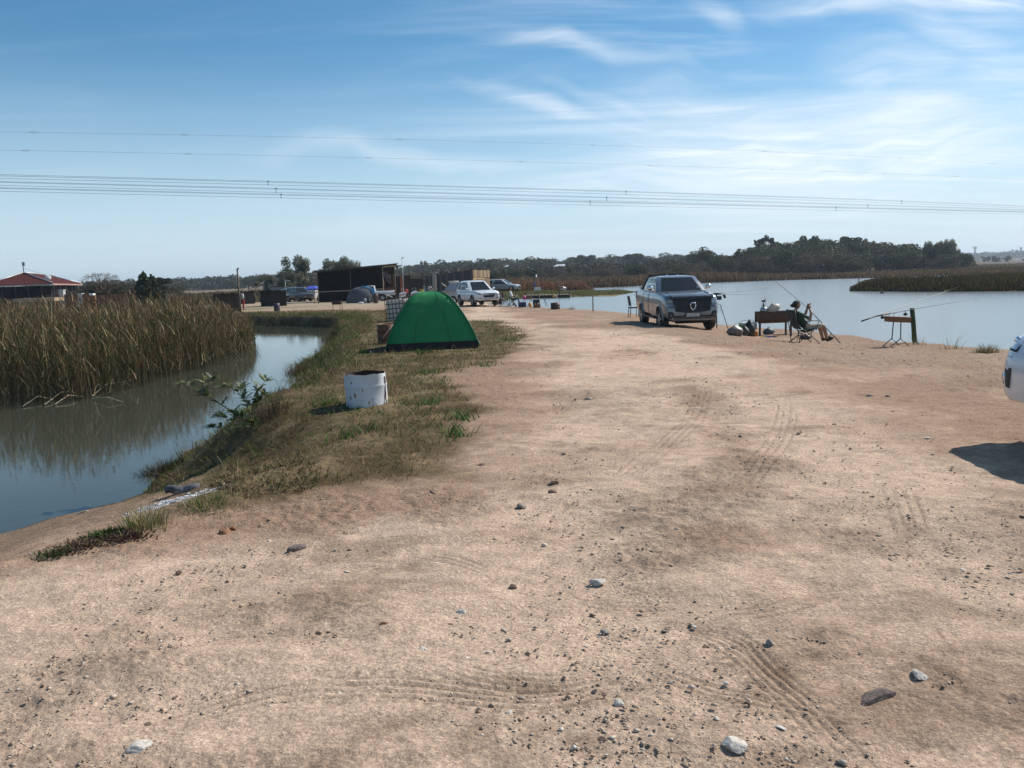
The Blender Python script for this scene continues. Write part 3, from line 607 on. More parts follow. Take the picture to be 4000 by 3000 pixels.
tuft('low_weed', 305, 2135, .18, 300, .02, .05, [(.075, .04, .03), (.10, .08, .04)], [2, 1], 'dark maroon creeping weed nearest the left edge', 'weed', .016, 1.5)
tuft('low_weed', 215, 2165, .14, 160, .02, .05, [(.05, .06, .025), (.09, .10, .04)], [1, 1], 'small sparse green weed lowest on the dirt slope', 'weed', .014, 1.5)
# far grass and reed belts
def belt(name, poly, n, h0, h1, cols, w, label, wid, zfun=None, edge=.5, cat='reeds'):
    P = polysample(poly, n); s = -sdpoly(P[:, 0], P[:, 1], poly)
    z = np.maximum(Hbase(P[:, 0], P[:, 1])[0], ZW - .1); b = np.concatenate([P, z[:, None]], 1)
    nz_ = fbm(P[:, 0], P[:, 1], .09, 3, 80); hh = (h0 + (h1 - h0) * nz_) * (1 - .55 * S(40, 70, P[:, 0]) * (P[:, 1] > 125)) * rng.uniform(.6, 1.15, len(P)) * (.5 + .5 * S(0, edge * 3, s)); c = pick(len(P), cols, w) * (.7 + .6 * fbm(P[:, 0], P[:, 1], .05, 3, 81))[:, None]
    V, Fs, C = ribbons(b, rng.uniform(0, 6.28, len(P)), hh, np.full(len(P), wid) * rng.uniform(.6, 1.4, len(P)), hh * rng.uniform(.1, .5, len(P)), c, 2, .35, .5, c * .75)
    o = link(name, npmesh(name, V, Fs, C, GM)); o['kind'] = 'stuff'; o['label'] = label; o['category'] = cat
RB = [(.145, .082, .048), (.19, .125, .07), (.09, .07, .035)]
belt('reed_belt', [(-8, 152), (22, 155), (36, 172), zp(2700, 1106, ZW), zp(3100, 1093, ZW), zp(3450, 1085, ZW), (110, 157), (125, 200), (60, 215), (0, 205), (-20, 170)], 42000, 1.0, 2.6, RB, [3, 3, 3], 'reddish brown reed belt along the far shore of the lake', .28)
belt('reed_belt', [(-12, 134), (10, 136), (14, 134), (12, 149), (-8, 150), (-40, 150), (-40, 136)], 9000, 1.0, 2.2, [(.24, .10, .05), (.16, .10, .05)], [2, 2], 'rusty brown reeds behind the grassy spit and jetty', .2)
belt('island_reeds', ISLAND[:4] + [(60, 90), (50, 92), zp(3330, 1124, ZW)], 17000, .5, 1.05, [(.055, .045, .02), (.08, .07, .028), (.12, .08, .035)], [3, 3, 1.5], 'dark low reeds covering the narrow island', .13)
belt('island_reeds', [zp(3680, 1118, ZW), (70, 84), (96, 120), (62, 112), (50, 98)], 15000, .45, .95, [(.12, .085, .045), (.075, .07, .03), (.17, .11, .06)], [3, 3, 1.5], 'taller brown reeds at the back of the island on the right', .2)
belt('shore_grass', [(-10, 92), (-1, 92), (1.5, 99), (9, 97.5), (14, 101.5), (17, 112), (16.5, 122), (11, 128), (4, 118), (-8, 112)], 12000, .15, .55, [(.16, .17, .05), (.25, .20, .10), (.12, .13, .04)], [3, 2, 2], 'yellow green grass on the low spit beside the jetty', .07, cat='grass')
belt('shore_grass', [zp(3480, 1317, -.6), zp(3760, 1350, -.6), zp(3924, 1378, -.6), (13, 15), (12.3, 15), zp(3924, 1396, -.6), zp(3760, 1370, -.6), zp(3600, 1352, -.6)], 2600, .04, .16, [(.14, .15, .05), (.26, .2, .1)], [2, 2], 'thin grass fringe along the near lake edge', .012, cat='grass')
for k, (px, py, h, n, lab) in enumerate([(3712, 1362, .50, 26, 'wispy grey weed on the lake edge behind the gravel'), (3590, 1349, .5, 30, 'thin dry stalks right of the leaning wooden post'), (3850, 1376, .28, 240, 'straw-coloured grass clump at the lake edge near the parked white car'),
        (3235, 1290, .45, 60, 'grey-green weed on the lake edge behind the angler'), (2880, 1262, .3, 60, 'small dry weed at the water behind the red cooler'), (2205, 1205, .45, 120, 'green weed on the shore right of the rusty fire drum'), (2232, 1208, .35, 60, 'second shore weed further right of the rusty fire drum')]):
    tuft('shore_weed', px, py, .25, n, h * .3, h, [(.10, .12, .05), (.26, .21, .12)], [1, 1 + (k == 2) * 3], lab, 'weed', .012)

# ------------------------------------------------------------ pebbles and stones
def gravel_mask(x, y):
    n1 = fbm(x, y, .55, 5, 1); n2 = fbm(x, y, 2.2, 4, 2); n4 = fbm(x * .35, y, .5, 4, 8); rz = S(3, 8, x + (n1 - .5) * 3) * S(7, 13, y)
    return S(.42, .62, n1 * .55 + n2 * .3 + n4 * .25 + rz * .22 - .08)
PC = [(.45, .38, .31), (.34, .27, .21), (.58, .51, .43), (.25, .175, .125), (.40, .30, .22)]
def scatter_xy(n, r0, r1, tries=4):
    a = rng.uniform(R(-35), R(35), n * tries); r = np.exp(rng.uniform(math.log(r0), math.log(r1), n * tries)); x = r * np.sin(a); y = r * np.cos(a)
    h, sl, sp, si = Hn(x, y); gm = gravel_mask(x, y); gd = sdpoly(x, y, GRASSP)
    k = (sl > .3) & (sp > .25) & (gd > .1) & (rng.uniform(0, 1, len(x)) < .14 + .70 * gm); return x[k][:n], y[k][:n], h[k][:n]
def build_pebbles():
    x, y, h = scatter_xy(12500, 2.5, 38); n = len(x)
    phi = np.array([[0, 0, 1], [1, 0, 0.1], [.3, .95, 0], [-.8, .58, -.1], [-.8, -.58, .1], [.3, -.95, 0], [0, 0, -1]], float)
    fc = np.array([[0, 1, 2], [0, 2, 3], [0, 3, 4], [0, 4, 5], [0, 5, 1], [6, 2, 1], [6, 3, 2], [6, 4, 3], [6, 5, 4], [6, 1, 5]])
    r = np.hypot(x, y); sz = np.clip(rng.lognormal(-5.35, .45, n), .002, .016) * (.7 + r * .06)
    V = phi[None] * rng.uniform(.65, 1.35, (n, 7, 1)); V[:, :, 2] *= rng.uniform(.35, .8, (n, 1)); an = rng.uniform(0, 6.28, n); ca, sa = np.cos(an)[:, None], np.sin(an)[:, None]
    el = rng.uniform(1, 1.7, (n, 1)); vx = V[:, :, 0] * el; V = np.stack([vx * ca - V[:, :, 1] * sa, vx * sa + V[:, :, 1] * ca, V[:, :, 2]], -1) * sz[:, None, None]
    V += np.stack([x, y, h + sz * .02], 1)[:, None]
    C = np.repeat(pick(n, PC, [3, 3, 1.2, 1.5, 3])[:, None], 7, 1)
    Fs = (np.arange(n) * 7)[:, None, None] + fc[None]
    o = link('pebbles', npmesh('pebbles', V.reshape(-1, 3), Fs.reshape(-1, 3), C.reshape(-1, 3), attrmat('pebble_stone', .85)), ground); o['kind'] = 'stuff'
build_pebbles()
def stone_mesh(name, seed, m, sub=2, flat=.6):
    random.seed(seed); bm = bmesh.new(); bmesh.ops.create_icosphere(bm, subdivisions=sub, radius=1)
    pl = [(Vector((random.gauss(0, 1), random.gauss(0, 1), random.gauss(0, 1))).normalized(), random.uniform(.45, .85)) for _ in range(9)]
    for v in bm.verts:
        for nrm, d in pl:
            q = v.co.dot(nrm)
            if q > d: v.co -= nrm * (q - d) * .92
        v.co *= random.uniform(.96, 1.04); v.co.z *= flat
    me = bpy.data.meshes.new(name); bm.to_mesh(me); bm.free(); me.materials.append(m); return me
SMAT = [mat('stone_grey', (.27, .24, .21), .9, var=.35, scale=3, bump=.6), mat('stone_pale', (.52, .47, .41), .9, var=.25, scale=3, bump=.5), mat('stone_brown', (.20, .13, .095), .9, var=.3, scale=3, bump=.6), mat('stone_tan', (.38, .30, .22), .9, var=.25, scale=3, bump=.6)]
SMESH = [stone_mesh('stone', 100 + i, SMAT[i % 4], 1 if i > 7 else 2, .45 + .07 * (i % 5)) for i in range(12)]
def build_stones():
    x, y, h = scatter_xy(200, 2.6, 22)
    for i in range(len(x)):
        r = math.hypot(x[i], y[i]); s = min(.05, float(rng.lognormal(-4.3, .42))) * (.7 + .05 * r)
        o = link('stone', SMESH[int(rng.integers(0, 12))], ground, (x[i], y[i], h[i] - s * .05)); o.rotation_euler = (rng.uniform(-.3, .3), rng.uniform(-.3, .3), rng.uniform(0, 6.28)); o.scale = (s * rng.uniform(.8, 1.5), s, s * rng.uniform(.7, 1.1))
build_stones()
def rock(px, py, size, m, seed, label, flat=.6, sc=(1, 1, 1), rz=0):
    size *= .55
    p = GPn(px, py); o = link('rock', stone_mesh('rock', seed, m, 3, flat), None, (p.x, p.y, p.z + size * flat * .12)); o.scale = (size * sc[0], size * sc[1], size * sc[2]); o.rotation_euler = (0, 0, rz)
    tag(o, label, 'rock')
rust_soil = mat('rock_rust', (.25, .12, .065), .95, var=.4, scale=4, bump=.8)
rock(880, 2082, .105, rust_soil, 5, 'reddish brown clod on the dirt below the green tuft', .75)
rock(912, 2066, .055, rust_soil, 6, 'small reddish crumb touching the bigger brown clod', .8)
rock(3420, 2735, .125, mat('rock_dark', (.13, .095, .08), .9, var=.5, scale=4, bump=.9), 9, 'large dark half-buried rock with rusty side at lower right', .45, (1.5, .8, 1), .2)
rock(3590, 2650, .075, SMAT[1], 12, 'round whitish rock above and right of the half-buried rock', .6)
rock(540, 2935, .09, SMAT[1], 13, 'pale flat stone near the lower left corner', .4, (1.3, .9, 1))
rock(2870, 2930, .085, SMAT[1], 14, 'whitish stone ringed by grey gravel at bottom centre right', .55)
rock(3010, 2530, .05, SMAT[0], 15, 'dark grey stone in the gravel patch beside the diagonal tyre track', .8, (.8, .8, 1.2))
rock(2335, 2280, .075, SMAT[1], 16, 'pale angular stone at the edge of the central gravel patch', .5, (1.3, .9, 1))
rock(2005, 2300, .05, SMAT[2], 17, 'dark brown stone left of the central gravel patch', .7)
rock(2165, 1895, .075, SMAT[2], 18, 'dark stone sitting in the driving lane, further of two', .7)
rock(2160, 1930, .07, SMAT[2], 19, 'dark stone sitting in the driving lane, nearer of two', .7)
rock(2040, 1985, .075, SMAT[0], 20, 'grey stone lying left of the two dark lane stones', .6)
rock(1880, 1815, .08, SMAT[2], 21, 'dark rock on the reddish dirt below the grass edge', .6)
rock(1160, 2145, .11, mat('rock_slate', (.16, .125, .11), .9, var=.4, bump=.8), 22, 'leaning slab of dark rock between the clod and the lane', .7, (1.2, .5, 1), .7)
rock(1805, 2400, .06, SMAT[1], 23, 'white rounded stone half sunk in the packed dust', .5)
rock(1500, 2465, .055, rust_soil, 24, 'rusty brown stone left of the white sunken stone', .7)
rock(320, 2005, .12, SMAT[3], 25, 'tan angular rock on the edge of the inlet bank', .6, (1.4, .7, 1))
rock(3400, 1545, .1, SMAT[0], 26, 'grey rock on the gravel left of the parked white car', .7)
rock(3470, 1545, .08, SMAT[2], 27, 'brown flat rock just right of the grey rock on the gravel', .5)
rock(2300, 1565, .09, SMAT[0], 28, 'flat grey stone by the right edge of the grassy bank lane', .45, (1.4, 1, 1))
rock(1690, 1935, .07, SMAT[2], 29, 'rough dark stone at the lower grass corner', .6)
rock(3620, 1705, .06, SMAT[1], 30, 'whitish chip on the dirt left of the white car shadow', .45)
# burnt log on the ash
def log():
    p = GPn(712, 1928); t = thing('burnt_log', 'charred grey log lying across the pale ash patch', 'log', (p.x, p.y, p.z + .032), R(6))
    mb = MB(); pts = [(-.34 + .085 * i, .01 * math.sin(i * 1.7), .012 * math.sin(i * 1.1)) for i in range(9)]
    mb.tube([(a * .46, b, c) for a, b, c in pts], [v * .62 for v in (.05, .062, .066, .070, .066, .072, .07, .074, .066)], 12); mb.build('charred_wood', mat('charcoal', (.10, .10, .11), .95, var=.7, scale=14, bump=1., dirt=(.35, .35, .36), dirtamt=.35), t)
    mb = MB(); mb.lathe([(0.001, 0), (.023, .003), (.025, -.01)], 12, (-.138, 0, 0), 'X'); mb.build('burnt_end', mat('burnt_end', (.02, .02, .02), 1), t)
log()
def ash():
    p = GPn(690, 1962); t = MB(); random.seed(4)
    for i in range(80):
        q = (random.gauss(0, .16), random.gauss(0, .16)); z = hz(p.x + q[0], p.y + q[1]) - p.z
        t.ball((q[0], q[1], z + .004), random.uniform(.006, .022), 6, 0 if random.random() < .75 else 1, (1.3, 1, .2), .25)
    o = t.build('ash', [mat('ash_white', (.62, .62, .64), 1, var=.25, scale=12), mat('ash_black', (.05, .05, .05), 1)], None, p); tag(o, 'white ash and charcoal crumbs in front of the burnt log', 'ash', None, 'stuff')
ash()
# ------------------------------------------------------------ trees
def leafmat(name, c1, c2, transl=.25):
    m, nt, b = nodemat(name)
    oi = nt.nodes.new('ShaderNodeObjectInfo'); at = nt.nodes.new('ShaderNodeAttribute'); at.attribute_name = 'Col'
    mx = nt.nodes.new('ShaderNodeMix'); mx.data_type = 'RGBA'; nt.links.new(oi.outputs['Random'], mx.inputs['Factor']); mx.inputs['A'].default_value = (*c1, 1); mx.inputs['B'].default_value = (*c2, 1)
    ml = nt.nodes.new('ShaderNodeMix'); ml.data_type = 'RGBA'; ml.blend_type = 'MULTIPLY'; ml.inputs['Factor'].default_value = 1; nt.links.new(mx.outputs['Result'], ml.inputs['A']); nt.links.new(at.outputs['Color'], ml.inputs['B'])
    nt.links.new(ml.outputs['Result'], b.inputs['Base Color']); b.inputs['Roughness'].default_value = .75; b.inputs['Specular IOR Level'].default_value = .2
    out = nt.nodes['Material Output']; tr = nt.nodes.new('ShaderNodeBsdfTranslucent'); nt.links.new(ml.outputs['Result'], tr.inputs[0])
    ms = nt.nodes.new('ShaderNodeMixShader'); ms.inputs[0].default_value = transl; nt.links.new(b.outputs[0], ms.inputs[1]); nt.links.new(tr.outputs[0], ms.inputs[2]); nt.links.new(ms.outputs[0], out.inputs[0])
    return m
def leaf_cloud(blobs, n, size, flat=1.0, shell=.55, droop=0.):
    """leaf quads spread through the volume of several blobs (c, r(3))"""
    vol = np.array([b[1][0] * b[1][1] * b[1][2] for b in blobs])**.75; k = rng.choice(len(blobs), n, p=vol / vol.sum())
    C = np.array([b[0] for b in blobs])[k]; Rd = np.array([b[1] for b in blobs])[k]
    d = rng.normal(0, 1, (n, 3)); d /= np.linalg.norm(d, axis=1)[:, None]; rr = shell + (1.02 - shell) * rng.uniform(0, 1, n)**.6
    P = C + d * Rd * rr[:, None]; P[:, 2] -= droop * rng.uniform(0, 1, n)**2
    nrm = d * .6 + rng.normal(0, .7, (n, 3)); nrm /= np.linalg.norm(nrm, axis=1)[:, None]
    a = np.cross(nrm, rng.normal(0, 1, (n, 3))); a /= np.linalg.norm(a, axis=1)[:, None]; b = np.cross(nrm, a)
    s = size * rng.uniform(.5, 1.5, n)[:, None]; q = rng.uniform(.5, 1., (n, 1))
    V = np.stack([P - a * s - b * s * q * .6, P + a * s * .8 - b * s * q, P + a * s + b * s * q * .7, P - a * s * .7 + b * s * q], 1)
    col = np.repeat((rng.uniform(.55, 1.35, (n, 1, 1)) * np.array([1, 1, 1])), 4, 1)
    return V.reshape(-1, 3), np.arange(n * 4).reshape(-1, 4), col.reshape(-1, 3)
BARK = mat('bark', (.11, .085, .065), .9, var=.4, scale=10, bump=.6)
BARKP = mat('bark_pale', (.30, .27, .23), .9, var=.35, scale=10, bump=.5)
LM = {'dark': leafmat('foliage_dark', (.035, .05, .020), (.055, .065, .028)), 'olive': leafmat('foliage_olive', (.060, .065, .030), (.085, .075, .038)),
      'brown': leafmat('foliage_winter', (.105, .075, .050), (.070, .062, .042)), 'grey': leafmat('foliage_greygreen', (.15, .16, .11), (.17, .175, .125), .5), 'con': leafmat('foliage_conifer', (.018, .030, .012), (.022, .034, .016), .1)}
def trunk_mb(h, r, blobs, nl, spread=.8):
    mb = MB(); p = [Vector((0, 0, -.03))]
    for i in range(1, 5): p.append(Vector((random.uniform(-1, 1) * .02 * i, random.uniform(-1, 1) * .02 * i, h * i / 4)))
    mb.tube(p, r, 7, r1=r * .55)
    for (c, rr) in blobs[:nl]:
        s = p[random.randint(2, 4)]; c = Vector(c); m = s.lerp(c, .5) + Vector((0, 0, -.02))
        mb.tube([s, m, c], r * .45, 5, r1=r * .12)
    return mb
def tree_proto(kind, seed):
    global rng
    random.seed(seed); st = rng; rng = np.random.default_rng(seed)
    U = random.uniform; big = kind.endswith('!'); k = kind.strip('!')
    if k == 'round':
        bl = [((U(-.24, .24), U(-.24, .24), U(.42, .74)), (U(.16, .26), U(.16, .26), U(.13, .22))) for _ in range(11)]
        L = leaf_cloud(bl, 2600, .020); tr = trunk_mb(.4, .03, bl, 6); m = LM['dark']
    elif k == 'bush':
        bl = [((U(-.36, .36), U(-.36, .36), U(.22, .66)), (U(.15, .28), U(.15, .28), U(.15, .26))) for _ in range(13)]
        L = leaf_cloud(bl, 2600, .020); tr = trunk_mb(.2, .03, bl, 5); m = LM['olive']
    elif k == 'winter':
        bl = [((U(-.30, .30), U(-.30, .30), U(.35, .74)), (U(.14, .24), U(.14, .24), U(.14, .22))) for _ in range(12)]
        L = leaf_cloud(bl, 2400, .013, shell=.1); tr = trunk_mb(.35, .024, bl, 12); m = LM['brown']
    elif k == 'gum':
        bl = []
        for _ in range(30 if big else 12):
            z = U(.16 if big else .34, .90); rr = .26 * math.sin(min(1, (z) * 1.1) * math.pi * .62) + .04; a = U(0, 6.28); bl.append(((rr * math.cos(a) * U(.3, 1), rr * math.sin(a) * U(.3, 1), z), (U(.06, .12), U(.06, .12), U(.07, .13))))
        L = leaf_cloud(bl, 9500 if big else 2600, .0115 if big else .017, shell=.25, droop=.06); tr = trunk_mb(.6, .026, bl, 10); m = LM['grey']
    elif k == 'umbrella':
        bl = [((U(-.24, .24), U(-.24, .24), U(.74, .90)), (U(.09, .17), U(.09, .17), U(.05, .10))) for _ in range(9)] + [((U(-.15, .15), U(-.15, .15), U(.5, .65)), (.08, .08, .06)) for _ in range(3)]
        L = leaf_cloud(bl, 2200, .018); tr = trunk_mb(.7, .024, bl, 11); m = LM['dark']
    elif k == 'conifer':
        bl = [((U(-.5, .5) * .22 * (1 - z), U(-.5, .5) * .22 * (1 - z), .06 + z * .86), (.30 * (1 - z)**.7 + .03, .30 * (1 - z)**.7 + .03, .10)) for z in np.linspace(0, 1, 17)]
        L = leaf_cloud(bl, 8000, .022, shell=.4); tr = trunk_mb(.5, .03, bl, 2); m = LM['con']
    elif k == 'bare':
        tr = trunk_mb(.35, .028, [], 0); bl = []
        tw = []
        for _ in range(60):
            a = U(0, 6.28); c = Vector((math.cos(a) * U(.05, .42), math.sin(a) * U(.05, .42), U(.55, .98))); s = Vector((0, 0, U(.22, .4))); tr.tube([s, s.lerp(c, .5) + Vector((0, 0, .04)), c], .010, 4, r1=.002)
            tw.append(c)
        bl = [(tuple(c), (.10, .10, .07)) for c in tw]
        L = leaf_cloud(bl, 3800, .0065, shell=.0); m = LM['brown']
    elif k == 'candelabra':
        tr = trunk_mb(.5, .03, [], 0); bl = []
        for _ in range(26):
            a = U(0, 6.28); q = U(.05, .38); c = Vector((math.cos(a) * q, math.sin(a) * q, .98 - q * U(.5, 1.4))); s = Vector((0, 0, U(.3, .55)))
            tr.tube([s, Vector((c.x * .8, c.y * .8, s.z + .03)), c], .012, 5, r1=.006); bl.append((tuple(c), (.05, .05, .07)))
        L = leaf_cloud(bl, 1500, .017, shell=.1); m = LM['dark']
    rng = st
    return npmesh('crown', *L, m), tr.mesh('trunk', BARKP if k == 'gum' else BARK)
PR = {k: [tree_proto(k, 300 + 7 * i + len(k)) for i in range(n)] for k, n in {'round': 4, 'bush': 4, 'winter': 4, 'gum': 2, 'gum!': 2, 'umbrella': 2, 'conifer': 1, 'bare': 2, 'candelabra': 1}.items()}
TRI = [0]
LMK = [(900, ', above the left part of the reeds'), (1110, ', above the dark screened shack'), (1240, ', behind the tall gum'), (1560, ', above the black shed'), (1760, ', above the green tent'), (1950, ', above the timber barn end'), (2150, ', above the silver canopy car'),
       (2460, ', above the jetty and spit'), (2560, ', above the tray of the silver pickup'), (2690, ', above the windscreen of the silver pickup'), (2830, ', above the right of the silver pickup'), (2960, ', above the rods beside the silver pickup'), (3090, ', above the long white roof'),
       (3240, ', above the seated angler'), (3400, ', above the water beside the angler'), (3560, ', above the wooden box stand'), (3700, ', under the tall gum pair'), (9999, ', at the right end of the wood')]
def tree(kind, px, top, dist, label, group=None, wide=1., name='tree', sink=0.):
    if group: label += next(w for a, w in LMK if px < a)
    TRI[0] += 1; random.seed(900 + TRI[0]); p = AT(px, 1090, dist); z = max(HZ(p.x, p.y), ZW) - sink; H = AT(px, top, dist).z - z
    cm, tm = random.choice(PR[kind]); q = H / .95
    t = thing(name, label, 'tree', (p.x, p.y, z), random.uniform(0, 6.28), group)
    for nm, me in (('crown', cm), ('trunk', tm)):
        o = link(nm, me, t); o.scale = (q * wide, q * wide, q)
    return t
tree('gum!', 1150, 1001, 150, 'tall airy grey-green gum tree left of the black shade-cloth shed', wide=1.3, name='gum_tree')
tree('gum!', 1120, 1060, 142, 'lower gum sapling tight against the left foot of the tall gum', wide=1.2, name='gum_tree')
tree('gum!', 1300, 1000, 150, 'broad grey-green tree behind the left of the shed roof', wide=1.1, name='gum_tree')
tree('gum!', 1345, 1004, 152, 'middle of the three tree crowns above the shed roof', wide=1.05, name='gum_tree')
tree('gum!', 1385, 1018, 150, 'rightmost and thinnest of the tree crowns above the shed roof', wide=.95, name='gum_tree')
tree('gum', 1026, 1064, 140, 'small ragged tree left of the tall gum', wide=1.2)
tree('conifer', 560, 1066, 95, 'tall dark conifer, taller of the pair above the reeds', wide=1.15, name='conifer')
tree('conifer', 592, 1078, 96, 'lower dark conifer leaning on the taller one above the reeds', wide=1.3, name='conifer')
tree('umbrella', 626, 1084, 120, 'small flat-topped tree just right of the dark conifers', wide=1.)
tree('bare', 400, 1073, 115, 'bare grey winter tree with see-through twigs behind the reeds', wide=1.3, name='bare_tree')
tree('round', 372, 1090, 118, 'dark round tree left of the bare winter tree', wide=1.1)
tree('winter', 330, 1092, 122, 'greyish winter tree at the right end of the red roof', wide=1.2)
tree('winter', 440, 1092, 120, 'brown bushy tree right of the bare winter tree', wide=1.3); tree('winter', 485, 1088, 118, 'brown bushy tree left of the dark conifers', wide=1.3)
tree('bush', 665, 1103, 180, 'low dark bush tree right of the small flat-topped tree', wide=1.6)
tree('gum', 1661, 1008, 420, 'lone tall tree standing above the hill skyline over the green tent', wide=.62)
tree('round', 2730, 962, 265, 'big dome-shaped dark tree on the skyline above the silver pickup', wide=1.05)
tree('candelabra', 2985, 928, 265, 'spiky tall tree at the left end of the lakeside hill', wide=1.35)
tree('umbrella', 3145, 920, 262, 'tall open-crowned tree on the top of the lakeside hill', wide=.9)
tree('round', 3190, 926, 255, 'massive dark round tree crowning the lakeside hill', wide=1.0)
tree('candelabra', 3245, 942, 262, 'thin forked tree right of the massive hill tree', wide=.8)
tree('umbrella', 3310, 925, 262, 'flat-topped tree standing above the middle of the hill woods', wide=1.05)
tree('gum', 3375, 927, 262, 'upright leafy tree right of the flat-topped hill tree', wide=1.)
tree('gum!', 3620, 944, 240, 'tall gum with gaps in its crown, left of the right-hand pair', wide=.85, name='gum_tree')
tree('gum!', 3680, 928, 238, 'tallest gum with see-through crown near the right end of the woods', wide=.95, name='gum_tree')
tree('gum!', 3715, 936, 236, 'second tall gum touching the tallest one', wide=.85, name='gum_tree')
tree('round', 3560, 978, 232, 'dense dark bush tree below the lone tall gum', wide=1.5); tree('round', 3700, 985, 230, 'dense dark bush tree under the tall gum pair', wide=1.5)
tree('round', 3760, 988, 232, 'last dark round tree at the right end of the woods', wide=1.3)
G1 = 'trees of the wood along the far lake shore'; G2 = 'trees on the hill behind the camp'; G3 = 'trees on the lakeside hill'
random.seed(3)
prof = [(1400, 1058), (1700, 1045), (1900, 1035), (2100, 1028), (2300, 1015), (2500, 1010), (2700, 1000), (2900, 975), (3000, 952), (3100, 942), (3300, 942), (3500, 952), (3650, 972), (3780, 992)]
def prof_y(px): return float(np.interp(px, [p[0] for p in prof], [p[1] for p in prof]))
KL = {'round': 'dark evergreen tree', 'bush': 'olive green bushy tree', 'winter': 'brown leafless winter tree'}
px = 1390
while px < 3790:
    k = random.choice(['winter', 'bush', 'round', 'winter', 'bush']); d = random.uniform(222, 262) if px > 1950 else random.uniform(160, 230)
    tree(k, px, prof_y(px) + random.uniform(8, 44), d, f'{KL[k]} in the lakeside wood', G1, random.uniform(1.25, 1.7)); px += random.uniform(22, 42)
for px in np.arange(660, 2960, 34):
    px = px + random.uniform(-15, 15); base = float(np.interp(px, [660, 900, 1200, 1500, 1900, 2300, 2700, 2960], [1092, 1080, 1054, 1036, 1008, 998, 990, 990]))
    k = random.choice(['round', 'round', 'bush', 'umbrella' if random.random() < .4 else 'round'])
    tree(k, px, base + random.uniform(-8, 14), random.uniform(420, 520), f'hazy {"flat-topped" if k == "umbrella" else "round"} tree on the far ridge', G2, random.uniform(1.3, 2.0))
for i in range(44):
    px = random.uniform(2880, 3760); k = random.choice(['round', 'bush', 'round', 'winter']); tree(k, px, prof_y(px) - random.uniform(-16, 20), random.uniform(238, 275), f'{KL[k]} on the lakeside hill', G3, random.uniform(1.1, 1.5))
# woodland filling in behind the first rows, too dense to count
def woodland():
    bl = []
    for i in range(420):
        px = random.uniform(1250, 3770); d = random.uniform(262, 330) ; p = AT(px, 1090, d); top = AT(px, prof_y(px) + random.uniform(12, 34), d).z; z = HZ(p.x, p.y)
        r = random.uniform(2.0, 3.6); bl.append(((p.x, p.y, max(z + .5, top - r * .9)), (r * 1.1, r, r * .95)))
        bl.append(((p.x + random.uniform(-3, 3), p.y, (z + top) / 2), (r * 1.2, r, r)))
    V, Fs, C = leaf_cloud(bl, 90000, .42); C = C * np.array([.062, .054, .034]) * (1 + .5 * (fbm(V[:, 0], V[:, 1], .05, 3, 3) - .5))[:, None]
    o = link('woodland', npmesh('woodland', V, Fs, C, GM)); tag(o, 'dense brown and olive woodland massed behind the lake', 'woodland', None, 'stuff')
    bl = []
    for i in range(330):
        px = random.uniform(300, 3000); d = random.uniform(470, 640); p = AT(px, 1090, d); top = AT(px, float(np.interp(px, [300, 660, 900, 1200, 1500, 1900, 2300, 2700, 2960], [1100, 1092, 1084, 1058, 1040, 1012, 1003, 998, 996])) + random.uniform(0, 20), d).z; z = HZ(p.x, p.y)
        r = random.uniform(3, 6); bl.append(((p.x, p.y, max(z + 1, top - r)), (r * 1.4, r, r))); bl.append(((p.x, p.y, (z + top) / 2 - 1), (r * 1.8, r, r)))
    V, Fs, C = leaf_cloud(bl, 60000, .75); C = C * np.array([.05, .055, .03])
    o = link('woodland', npmesh('woodland', V, Fs, C, GM)); tag(o, 'hazy woodland on the low ridge behind the camp', 'woodland', None, 'stuff')
    bl = []
    for i in range(260):
        px = random.uniform(3650, 4700) if i % 4 else random.uniform(-900, 500); d = random.uniform(1500, 2100); p = AT(px, 1050, d); z = HZ(p.x, p.y); r = random.uniform(5, 10); bl.append(((p.x, p.y, z + r * .5), (r * 2.5, r, r)))
    for i in range(14):
        px = random.choice([3885, 4010, 3940, 4200, 3840]) + random.uniform(-12, 12); d = 620; p = AT(px, 1050, d); z = HZ(p.x, p.y); r = random.uniform(1.6, 3.2); bl.append(((p.x, p.y, z + r * .6), (r * 1.3, r, r)))
    V, Fs, C = leaf_cloud(bl, 26000, 1.6); C = C * np.array([.05, .055, .035])
    o = link('woodland', npmesh('woodland', V, Fs, C, GM)); tag(o, 'bluish far woodland on the distant horizon at right', 'woodland', None, 'stuff')
woodland()
# scattered low scrub on the plain between reeds and wood
belt('scrub', [(-30, 150), (60, 215), (130, 200), (140, 235), (40, 250), (-40, 240), (-60, 180)], 16000, .6, 2.6, [(.16, .10, .06), (.10, .09, .04), (.22, .15, .09)], [2, 2, 1], 'brown scrub and dry grass between the reeds and the wood', .3, cat='scrub')
belt('scrub', [(-90, 96), (-36, 96), (-30, 130), (-50, 200), (-160, 200), (-130, 100)], 26000, .5, 2.2, [(.12, .09, .05), (.075, .07, .035)], [2, 2], 'dry grass on the plain behind the left sheds', .2, cat='scrub')
belt('scrub', [(95, 160), (300, 150), (420, 420), (160, 420)], 14000, .5, 1.6, [(.13, .10, .06), (.10, .09, .05), (.18, .13, .08)], [2, 2, 1], 'dark flat marsh growth beyond the island at right', .5, cat='scrub')

